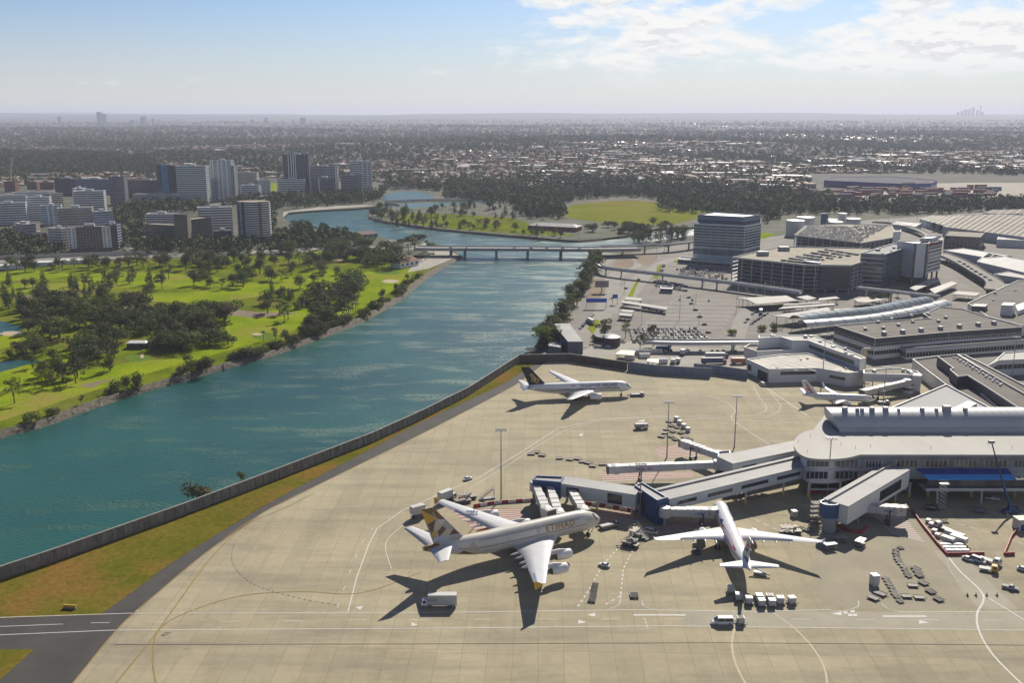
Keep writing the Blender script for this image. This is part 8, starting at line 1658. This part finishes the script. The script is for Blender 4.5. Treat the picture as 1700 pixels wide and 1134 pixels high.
for kd, (nm, n, sz, th, tr, lm, mats) in KIND.items():
    for v in range(4):
        cm = leaves(nm + '_crown', lob(kd, 11 * v + len(kd)), n, sz, 5 * v + 1); cm.materials.append(mats[v % 2]); mb = trunk_mesh(th if kd != 'cone' else 8, tr, lm, v, 9 if kd != 'shrub' else 2)
        tm = bpy.data.meshes.new(nm + '_trunk'); tm.from_pydata(mb.v, [], mb.f); tm.materials.append(BARK); PROTO[(kd, v)] = (nm, cm, tm)
def palm_proto():
    mb = MB(); mb.tube([(0, 0, 0), (.15, 0, 4), (.1, .1, 8.5)], .28, 7, 0, .18); tm = bpy.data.meshes.new('palm_trunk'); tm.from_pydata(mb.v, [], mb.f); tm.materials.append(BARK); mb = MB()
    for k in range(16):
        a = 2 * pi * k / 16; e = .5 - .9 * (k % 3) / 2; P = [Vector((.1 + 2.6 * t * cos(a), .1 + 2.6 * t * sin(a), 8.5 + e * 2 * t + .6 * t - 1.6 * t * t)) for t in (0, .35, .7, 1)]; w = [.1, .45, .4, .05]; n = Vector((-sin(a), cos(a), 0)); vs = [p + n * q for p, q in zip(P, w)] + [p - n * q for p, q in zip(P, w)]; mb.add(vs, [(i, 4 + i, 5 + i, i + 1) for i in range(3)])
    cm = bpy.data.meshes.new('palm_crown'); cm.from_pydata(mb.v, [], mb.f); cm.materials.append(F1); return ('palm_tree', cm, tm)
for v in range(4): PROTO[('palm', v)] = palm_proto() if v == 0 else PROTO[('palm', 0)]
NT = [0]; TR = random.Random(21)
ADJ = {'round': 'round crowned tree', 'spread': 'broad dark fig', 'gum': 'open crowned gum', 'cone': 'dark conical tree', 'shrub': 'low bushy', 'palm': 'slender palm'}
def tree(kd, p, h, label, group, wide=1.0):
    nm, cm, tm = PROTO[(kd, TR.randrange(4))]; NT[0] += 1; full = 10.0 if kd != 'shrub' else 3.0; s = h / full
    r = thing(nm, label, {'shrub': 'shrub', 'palm': 'palm tree'}.get(kd, 'tree'), p, TR.uniform(0, 6.28), group); r.scale = (s * wide, s * wide, s)
    for n2, me in (('trunk', tm), ('crown', cm)): o = bpy.data.objects.new(n2, me); COL.objects.link(o); o.parent = r
def clump(poly, n, kinds, h, where, group, wide=1.2, mind=.55, z=0.0):
    """n trees of mixed kinds inside a pixel outline of the ground"""
    n = int(n * 1.7); P = [(q[0], q[1]) for q in P2(*poly)]; xs = [p[0] for p in P]; ys = [p[1] for p in P]; got = []; t = 0
    while len(got) < n and t < 4000:
        t += 1; x, y = TR.uniform(min(xs), max(xs)), TR.uniform(min(ys), max(ys)); hh = h * TR.uniform(.7, 1.3)
        if inside(P, x, y) and all(hypot(x - a, y - b) > mind * (hh + c) * .42 * (1 if t < 2500 else .6) for a, b, c in got): got.append((x, y, hh))
    cnt = {}
    for x, y, hh in sorted(got, key=lambda g: -g[0] - g[1] * .0):
        kd = TR.choice(kinds); k = cnt[kd] = cnt.get(kd, 0) + 1; tree(kd, (x, y, z), hh, '%s %s from the river %s' % (ORD[k - 1], ADJ[kd], where) if kd != 'shrub' else '%s low bush from the right %s' % (ORD[k - 1], where), group, wide)
gg = 'trees of the golf course'
for poly, n, kd, h, w in [
    ([(0, 454), (0, 442), (150, 440), (330, 432), (420, 432), (450, 442), (300, 446), (120, 450)], 26, ['round', 'gum', 'round'], 13, 'along the highway side of the course'),
    ([(55, 560), (30, 540), (45, 515), (90, 505), (150, 512), (160, 548), (120, 566)], 14, ['round', 'spread', 'round'], 15, 'in the dense clump by the pond'),
    ([(105, 505), (165, 498), (240, 505), (248, 530), (235, 560), (165, 560), (140, 540)], 15, ['gum', 'round', 'spread'], 14, 'in the middle clump left of the shed'),
    ([(250, 550), (252, 528), (300, 518), (370, 520), (382, 540), (340, 556)], 14, ['round', 'spread'], 15, 'in the big clump above the white roofed shed'),
    ([(250, 580), (252, 562), (300, 556), (385, 560), (380, 574), (300, 586)], 11, ['spread', 'round'], 12, 'in the clump beside the white roofed shed'),
    ([(300, 462), (290, 440), (360, 434), (440, 440), (450, 470), (400, 486), (330, 484)], 18, ['round', 'gum', 'round'], 14, 'in the upper clump below the brown hotel'),
    ([(120, 500), (110, 470), (200, 455), (290, 462), (280, 490), (200, 500)], 15, ['gum', 'cone', 'round'], 13, 'scattered on the upper fairways'),
    ([(0, 520), (0, 478), (60, 470), (90, 490), (100, 505), (40, 520)], 9, ['round', 'cone'], 14, 'by the left frame edge above the pond'),
    ([(530, 532), (532, 500), (550, 478), (590, 468), (588, 500), (575, 525)], 9, ['spread', 'round'], 15, 'in the tall dark clump near the river bend'),
    ([(508, 556), (512, 535), (535, 520), (552, 530), (548, 545), (530, 556)], 6, ['round', 'spread'], 12, 'below the tall dark clump'),
    ([(430, 520), (425, 485), (470, 478), (500, 500), (520, 520), (470, 536)], 10, ['gum', 'round', 'cone'], 11, 'left of the tall dark clump'),
    ([(450, 480), (440, 440), (510, 430), (570, 440), (560, 462), (500, 480)], 13, ['round', 'gum'], 12, 'on the upper right fairways'),
    ([(62, 645), (60, 625), (100, 612), (132, 618), (130, 640), (100, 648)], 6, ['gum', 'round'], 12, 'in the lower left clump beside the dirt path'),
    ([(5, 612), (10, 590), (60, 580), (100, 585), (130, 570), (110, 600), (50, 614)], 8, ['gum', 'round'], 11, 'around the lower pond'),
    ([(140, 600), (130, 575), (180, 560), (210, 575), (190, 600)], 5, ['gum', 'spread'], 12, 'between the pond and the shed'),
    ([(545, 440), (548, 415), (600, 404), (655, 420), (655, 448), (600, 446)], 9, ['spread'], 17, 'in the great fig grove by the clubhouse'),
    ([(655, 432), (655, 412), (690, 400), (724, 410), (722, 428), (690, 436)], 8, ['spread', 'palm'], 12, 'at the bridge end of the west bank'),
    ([(440, 430), (440, 395), (500, 380), (560, 388), (600, 400), (540, 414)], 15, ['round', 'spread', 'gum'], 14, 'in the park before the round tower')]: clump(poly, n, kd, h, w, gg)
for x, y, kd, h, lab in [(183, 616, 'cone', 18, 'tall lone conical tree by the putting green'), (24, 670, 'gum', 15, 'lone bushy gum at the lower left of the fairway'), (210, 645, 'round', 9, 'left tree of the round crowned pair on the river fairway'), (228, 645, 'round', 11, 'right tree of the round crowned pair on the river fairway'), (318, 620, 'gum', 13, 'tall gum on the river edge opposite the shed'), (342, 618, 'round', 11, 'dark round tree beside the tall river edge gum'), (371, 618, 'cone', 6, 'small pointed tree at the river stones'), (458, 566, 'gum', 10, 'left tree of the pair near the lower bunker'), (474, 568, 'round', 10, 'right tree of the pair near the lower bunker'), (438, 566, 'palm', 8, 'small palm like tree beside the lower bunker'), (636, 496, 'round', 10, 'round tree on the bank where the fairway narrows'), (657, 484, 'round', 8, 'round tree above the bank shrubs near the clubhouse'), (676, 465, 'round', 7, 'small tree at the clubhouse car space'), (510, 508, 'cone', 9, 'slim pointed tree left of the tall dark clump'), (490, 514, 'round', 8, 'small round tree by the sandy path'), (165, 672, 'palm', 6, 'feathery low palm at the river edge'), (135, 672, 'gum', 6, 'thin young gum at the river edge')]: tree(kd, G(x, y), h, lab, gg)
for i in range(7): tree('palm', G(572 + i * 3.6, 532 - i * 2.2), 9 + TR.random() * 3, '%s palm from the river stones in the palm row' % ORD[i], 'palm row by the river')
bp = smooth_path(P2(*WBANK[3:13]), 12)
for i in range(80): q = bp[int(TR.uniform(0, len(bp) - 1) if i < 30 else TR.uniform(len(bp) * .52, len(bp) - 1))] + Vector((TR.uniform(-5, 0), TR.uniform(-1, 5), -.2)); tree('shrub', q, TR.uniform(3, 7), 'low bush growing on the rocky golf course bank of the river', 'bushes on the west bank')
eb = smooth_path(P2((985, 432), (975, 450), (955, 488), (928, 532), (905, 566), (895, 580)), 10)
for i in range(56): q = eb[int(len(eb) * i / 56)] + Vector((TR.uniform(-2, 9), TR.uniform(-3, 3), -.3)); tree(TR.choice(['round', 'cone', 'gum']), q, TR.uniform(10, 16), 'dense dark bank tree in the strip between river and airport road', 'trees on the east bank', 1.4)
for x, y, kd, h, lab in [(1003, 566, 'gum', 17, 'tall leafy gum left of the crowded lot'), (1038, 562, 'gum', 12, 'middle gum before the crowded lot'), (1085, 574, 'gum', 16, 'tallest open gum standing before the crowded lot'), (1062, 584, 'gum', 13, 'dark gum in the yard below the ramp road'), (1004, 560, 'round', 11, 'round tree behind the tall leafy gum'), (1215, 556, 'shrub', 5, 'bush at the road corner by the ramp road end'), (1287, 548, 'shrub', 6, 'bush below the stepped canopy'), (1265, 549, 'shrub', 5, 'bush beside the white coach stop'), (1460, 503, 'round', 10, 'first round tree at the end of the curved canopy'), (1475, 500, 'round', 10, 'second round tree at the end of the curved canopy'), (1448, 505, 'round', 9, 'third round tree at the end of the curved canopy'), (1490, 493, 'round', 9, 'tree below the white footbridge'), (1535, 484, 'round', 8, 'tree beside the ribbed canopy'), (1550, 384, 'round', 13, 'first dark tree by the small tan shed'), (1560, 386, 'round', 12, 'second dark tree by the small tan shed'), (322, 829, 'shrub', 7.0, 'large dark bush behind the river wall'), (338, 822, 'shrub', 3.8, 'small sprig bush beside the large dark bush'), (404, 795, 'shrub', 3.4, 'fresh green bush behind the river wall'), (987, 566, 'shrub', 4, 'yellow green bush by the skillion shed')]: tree(kd, G(x, y), h, lab, None)
clump([(616, 362), (622, 352), (660, 350), (720, 356), (700, 368), (640, 368)], 12, ['cone', 'round'], 16, 'on the tip of the wooded spit', 'trees on the wooded spit'); clump([(660, 378), (640, 368), (700, 366), (800, 374), (870, 384), (960, 396), (900, 396), (800, 386)], 22, ['round', 'gum', 'cone'], 12, 'along the water edge of the wooded spit', 'trees on the wooded spit'); clump([(700, 360), (720, 346), (800, 344), (900, 344), (920, 360), (840, 368), (760, 366)], 20, ['round', 'cone'], 14, 'in the park behind the long river shed', 'trees on the wooded spit')
clump([(965, 388), (975, 376), (1040, 378), (1065, 372), (1110, 376), (1080, 386), (1000, 396)], 14, ['round', 'spread'], 11, 'between the playing field and the water', 'trees by the playing field'); clump([(1045, 407), (1060, 396), (1130, 390), (1150, 394), (1110, 402)], 11, ['cone', 'round'], 17, 'beside the flyover ramp', 'trees by the flyover')
# masses that read as one: wooded belts, bush round the towers, the tree cover of the suburbs
def mass(name, label, pts, n, card, cols, kind='stuff', seed=0):
    """pts: array of x, y, z, h, r; every tree gets n leaf cards; one object"""
    r = np.random.default_rng(seed); m = len(pts); pts = np.repeat(np.asarray(pts), n, 0); k = len(pts); d = r.normal(size=(k, 3)); d /= np.linalg.norm(d, axis=1)[:, None]; rad = r.uniform(.5, 1.1, k)[:, None]
    c = pts[:, :3] + np.stack([d[:, 0] * pts[:, 4], d[:, 1] * pts[:, 4], pts[:, 3] * (.58 + d[:, 2] * .44)], 1) * np.concatenate([rad, rad, np.ones((k, 1))], 1)
    nrm = d + r.normal(size=(k, 3)) * .5; nrm /= np.linalg.norm(nrm, axis=1)[:, None]; a = np.cross(nrm, r.normal(size=(k, 3))); a /= np.linalg.norm(a, axis=1)[:, None]; b = np.cross(nrm, a); s = (card * pts[:, 4] * r.uniform(.6, 1.4, k))[:, None]
    v = np.stack([c + a * s, c + b * s * .8, c - a * s, c - b * s * .8], 1).reshape(-1, 3); me = bpy.data.meshes.new(name); me.vertices.add(4 * k); me.vertices.foreach_set('co', v.astype(np.float32).ravel()); me.loops.add(4 * k); me.loops.foreach_set('vertex_index', np.arange(4 * k, dtype=np.int32)); me.polygons.add(k); me.polygons.foreach_set('loop_start', np.arange(0, 4 * k, 4, dtype=np.int32)); me.polygons.foreach_set('loop_total', np.full(k, 4, dtype=np.int32))
    for q in cols: me.materials.append(q)
    me.polygons.foreach_set('material_index', np.repeat(r.integers(0, len(cols), m), n).astype(np.int32)); me.update(calc_edges=True); o = bpy.data.objects.new(name, me); COL.objects.link(o); return tag(o, label, 'trees', None, kind)
def px_of(x, y, z=0.0): d = y * CP - (z - CAMH) * SP; return 850 + FPX * x / d, 567 - FPX * (y * SP + (z - CAMH) * CP) / d
RN = np.random.default_rng(5)
def fill_px(polys, dens, h, hr=.3, wr=.42):
    out = []
    for poly in polys:
        P = [(q.x, q.y) for q in P2(*poly)]; xs = [p[0] for p in P]; ys = [p[1] for p in P]; A = abs(sum(P[i - 1][0] * P[i][1] - P[i][0] * P[i - 1][1] for i in range(len(P)))) / 2
        for _ in range(int(A * dens * 1.0) * 3):
            if len(out) > 14000: break
            x, y = RN.uniform(min(xs), max(xs)), RN.uniform(min(ys), max(ys))
            if inside(P, x, y) and RN.random() < .34 * (max(xs) - min(xs)) * (max(ys) - min(ys)) / max(A, 1) / 1.0: q = h * RN.uniform(1 - hr, 1 + hr); out.append((x, y, hz(x, y) - .5, q, q * wr))
    return out
M1 = mat('wood_green', (0.070, 0.104, 0.031), .9, (0.117, 0.152, 0.044), .06, spec=.1); M2 = mat('wood_olive', (0.098, 0.103, 0.041), .9, (0.144, 0.144, 0.058), .06, spec=.1); M3 = mat('wood_dark', (0.058, 0.087, 0.033), .9, (0.095, 0.120, 0.040), .06, spec=.1)
BELTS = [[(928, 338), (935, 318), (1100, 318), (1180, 330), (1175, 342), (1100, 332), (1030, 326)], [(205, 422), (245, 404), (300, 410), (450, 407), (458, 395), (520, 384), (585, 398), (550, 414), (450, 422), (330, 424)], [(0, 430), (0, 420), (110, 420), (112, 426)], [(860, 344), (935, 340), (940, 362), (905, 366), (870, 358)], [(1090, 352), (1095, 330), (1180, 322), (1380, 326), (1390, 338), (1780, 334), (1780, 350), (1500, 357), (1180, 357)], [(1180, 356), (1270, 352), (1300, 362), (1270, 372), (1180, 364)], [(440, 350), (450, 328), (520, 326), (625, 322), (640, 312), (700, 308), (780, 300), (860, 312), (920, 318), (935, 340), (860, 342), (740, 330), (735, 318), (690, 314), (640, 318), (628, 336), (560, 342)], [(200, 405), (205, 380), (240, 368), (245, 400), (230, 412)], [(195, 378), (190, 352), (230, 340), (300, 342), (345, 345), (330, 354), (250, 352), (240, 366)], [(350, 344), (400, 334), (470, 330), (460, 350), (460, 380), (450, 386), (440, 350)], [(-60, 420), (-60, 390), (20, 396), (60, 408), (80, 416), (20, 424)], [(0, 302), (0, 268), (120, 262), (260, 272), (262, 292), (180, 292), (90, 294)]]
mass('woods', 'dark mass of trees covering the belts between river, towers and container yard', fill_px(BELTS, .006, 13), 34, .30, [M1, M2, M3], seed=1)
# houses and trees of the suburbs
EXC = [[(930, 376), (935, 335), (1030, 328), (1175, 344), (1180, 376)], [(1340, 340), (1345, 288), (1600, 288), (1790, 296), (1790, 340)], [(-200, 345), (-200, 318), (90, 306), (210, 300), (400, 296), (640, 302), (660, 345)], [(600, 400), (620, 312), (720, 305), (900, 312), (935, 335), (935, 400)]] + BELTS[4:5] + BELTS[11:]
def sprinkle(n, y0, y1, p=2.0, seed=0):
    r = np.random.default_rng(seed); out = []
    while len(out) < n:
        y = (y0 ** (1 - p) + r.random() * (y1 ** (1 - p) - y0 ** (1 - p))) ** (1 / (1 - p)) if p != 1 else y0 * (y1 / y0) ** r.random(); x = r.uniform(-.57, .57) * y; a, b = px_of(x, y)
        if any(inside(e, a, b) for e in EXC): continue
        if b > 372: continue
        # settled and wooded patches alternate
        f = sin(x / 260 + 1.7 * sin(y / 410)) + sin(y / 330 - x / 900) + .7 * sin(x / 97 + y / 151); out.append((x, y, f))
    return out
HM = [mat('house_brick', (.27, .16, .11), .85), mat('house_white', (.32, .28, .24), .8), mat('roof_terracotta', (.33, .15, .09), .85), mat('roof_slate', (.14, .14, .15), .8), mat('roof_pale', (.36, .34, .31), .7), mat('roof_brown', (.27, .17, .12), .85), mat('roof_white_metal', (.62, .61, .58), .4)]
def house_geo(w, d, h, rh): a, b = w / 2, d / 2; o = .5; return [(-a, -b, 0), (a, -b, 0), (a, b, 0), (-a, b, 0), (-a, -b, h), (a, -b, h), (a, b, h), (-a, b, h), (-a - o, -b - o, h), (a + o, -b - o, h), (a + o, b + o, h), (-a - o, b + o, h), (-a * .45, 0, h + rh), (a * .45, 0, h + rh)], [(0, 1, 5, 4), (1, 2, 6, 5), (2, 3, 7, 6), (3, 0, 4, 7), (8, 9, 13, 12), (10, 11, 12, 13), (9, 10, 13), (11, 8, 12)]
HP = []
for k in range(10): V, Fc = house_geo(*[(13, 9, 3, 2.2), (16, 10, 3, 2.4), (11, 9, 5.6, 2.2), (18, 12, 3.2, 2.6), (12, 10, 3, 2)][k % 5]); me = bpy.data.meshes.new('suburban_house'); me.from_pydata(V, [], Fc); w, r_ = k % 2, (2, 4, 2, 3, 6, 5, 2, 4, 3, 6)[k]; me.materials.append(HM[w]); me.materials.append(HM[r_]); me.polygons.foreach_set('material_index', [0] * 4 + [1] * 4); HP.append((me, r_))
RN_ = {2: 'terracotta', 3: 'slate grey', 4: 'pale', 5: 'brown', 6: 'white metal'}
near = sorted([s for s in sprinkle(900, 1950, 3300, 2.0, 3) if s[2] > -.4], key=lambda s: s[1])[:280]
rr = random.Random(8)
for x, y, f in near:
    me, r_ = HP[rr.randrange(10)]; o = bpy.data.objects.new('suburban_house', me); COL.objects.link(o); o.location = (x, y, hz(x, y)); o.rotation_euler = (0, 0, rr.choice((.2, 1.77, -.4)) + rr.uniform(-.1, .1)); s = rr.uniform(.9, 1.35); o.scale = (s, s, s); a, b = px_of(x, y)
    tag(o, 'small suburban house with %s roof %s' % (RN_[r_], 'behind the playing field' if 920 < a < 1200 else ('beyond the right hand woods' if a >= 1200 else 'beyond the river towers')), 'house', 'suburban houses nearest the river')
pts = [s for s in sprinkle(21000, 2000, 15000, 1.7, 4) if s[2] > -.5]; mb = MB(); V = []; F_ = []; MI = []
for x, y, f in pts:
    big = rr.random() < .025 or (x > 150 and 2700 < y < 4600 and rr.random() < .05); w, d, h, rh = (rr.uniform(35, 90), rr.uniform(20, 45), rr.uniform(6, 10), .8) if big else (rr.uniform(11, 19), rr.uniform(8, 12), rr.choice((3, 3, 5.5)), 2.3)
    if y > 5000 and not big: w *= 1.5; d *= 1.5
    gv, gf = house_geo(w, d, h, rh); a = rr.choice((.2, .2, 1.77, -.4)) + .3 * sin(x / 500 + y / 700); ca, sa = cos(a), sin(a); z = hz(x, y) - .3; o = len(V); V += [(x + p * ca - q * sa, y + p * sa + q * ca, z + r) for p, q, r in gv]; F_ += [tuple(t + o for t in f2) for f2 in gf]; r_ = rr.choice((4, 6, 4, 3, 3, 5)) if big else rr.choice((2, 2, 2, 2, 3, 4, 5, 5, 5, 6)); MI += [rr.choice((0, 1, 1))] * 4 + [r_] * 4
mb.v, mb.f, mb.m, mb.sm = V, F_, MI, [False] * len(F_); o = mb.build('suburb_houses', HM); tag(o, 'countless far houses of the suburbs reaching to the horizon', 'houses', None, 'stuff')
def T(s, h): return [(x, y, hz(x, y) - .5, q, q * rr.uniform(.45, .65)) for x, y, f in s for q in (h * rr.uniform(.6, 1.3) * (1.15 if f < 0 else .9),)]
mass('suburb_trees', 'scattered tree cover among the nearer suburban houses', T(sprinkle(15000, 1950, 5200, 1.6, 7), 11), 13, .44, [M1, M2, M3], seed=2); mass('suburb_trees', 'tree cover of the distant suburbs', T(sprinkle(20000, 4500, 16000, 1.5, 8), 17), 7, .62, [M1, M2, M3], seed=3)
# the air itself
def haze():
    m = bpy.data.materials.new('haze_air'); m.use_nodes = True; nt = m.node_tree; nt.nodes.clear(); out = nt.nodes.new('ShaderNodeOutputMaterial'); v = nt.nodes.new('ShaderNodeVolumePrincipled'); v.inputs['Color'].default_value = (.75, .81, 1.0, 1); v.inputs['Density'].default_value = 5.4e-5; v.inputs['Anisotropy'].default_value = .2; nt.links.new(v.outputs[0], out.inputs['Volume'])
    mb = MB(); mb.box(-36000, 36000, -200, 36000, -8, 262); mb.add([(-36000, -200, -8), (36000, -200, -8), (36000, 36000, -8), (-36000, 36000, -8)], [(3, 2, 1, 0)]); o = mb.build('haze', m); o['kind'] = 'stuff'; o['label'] = 'pale haze in the air over the suburbs'; o['category'] = 'haze'
haze()
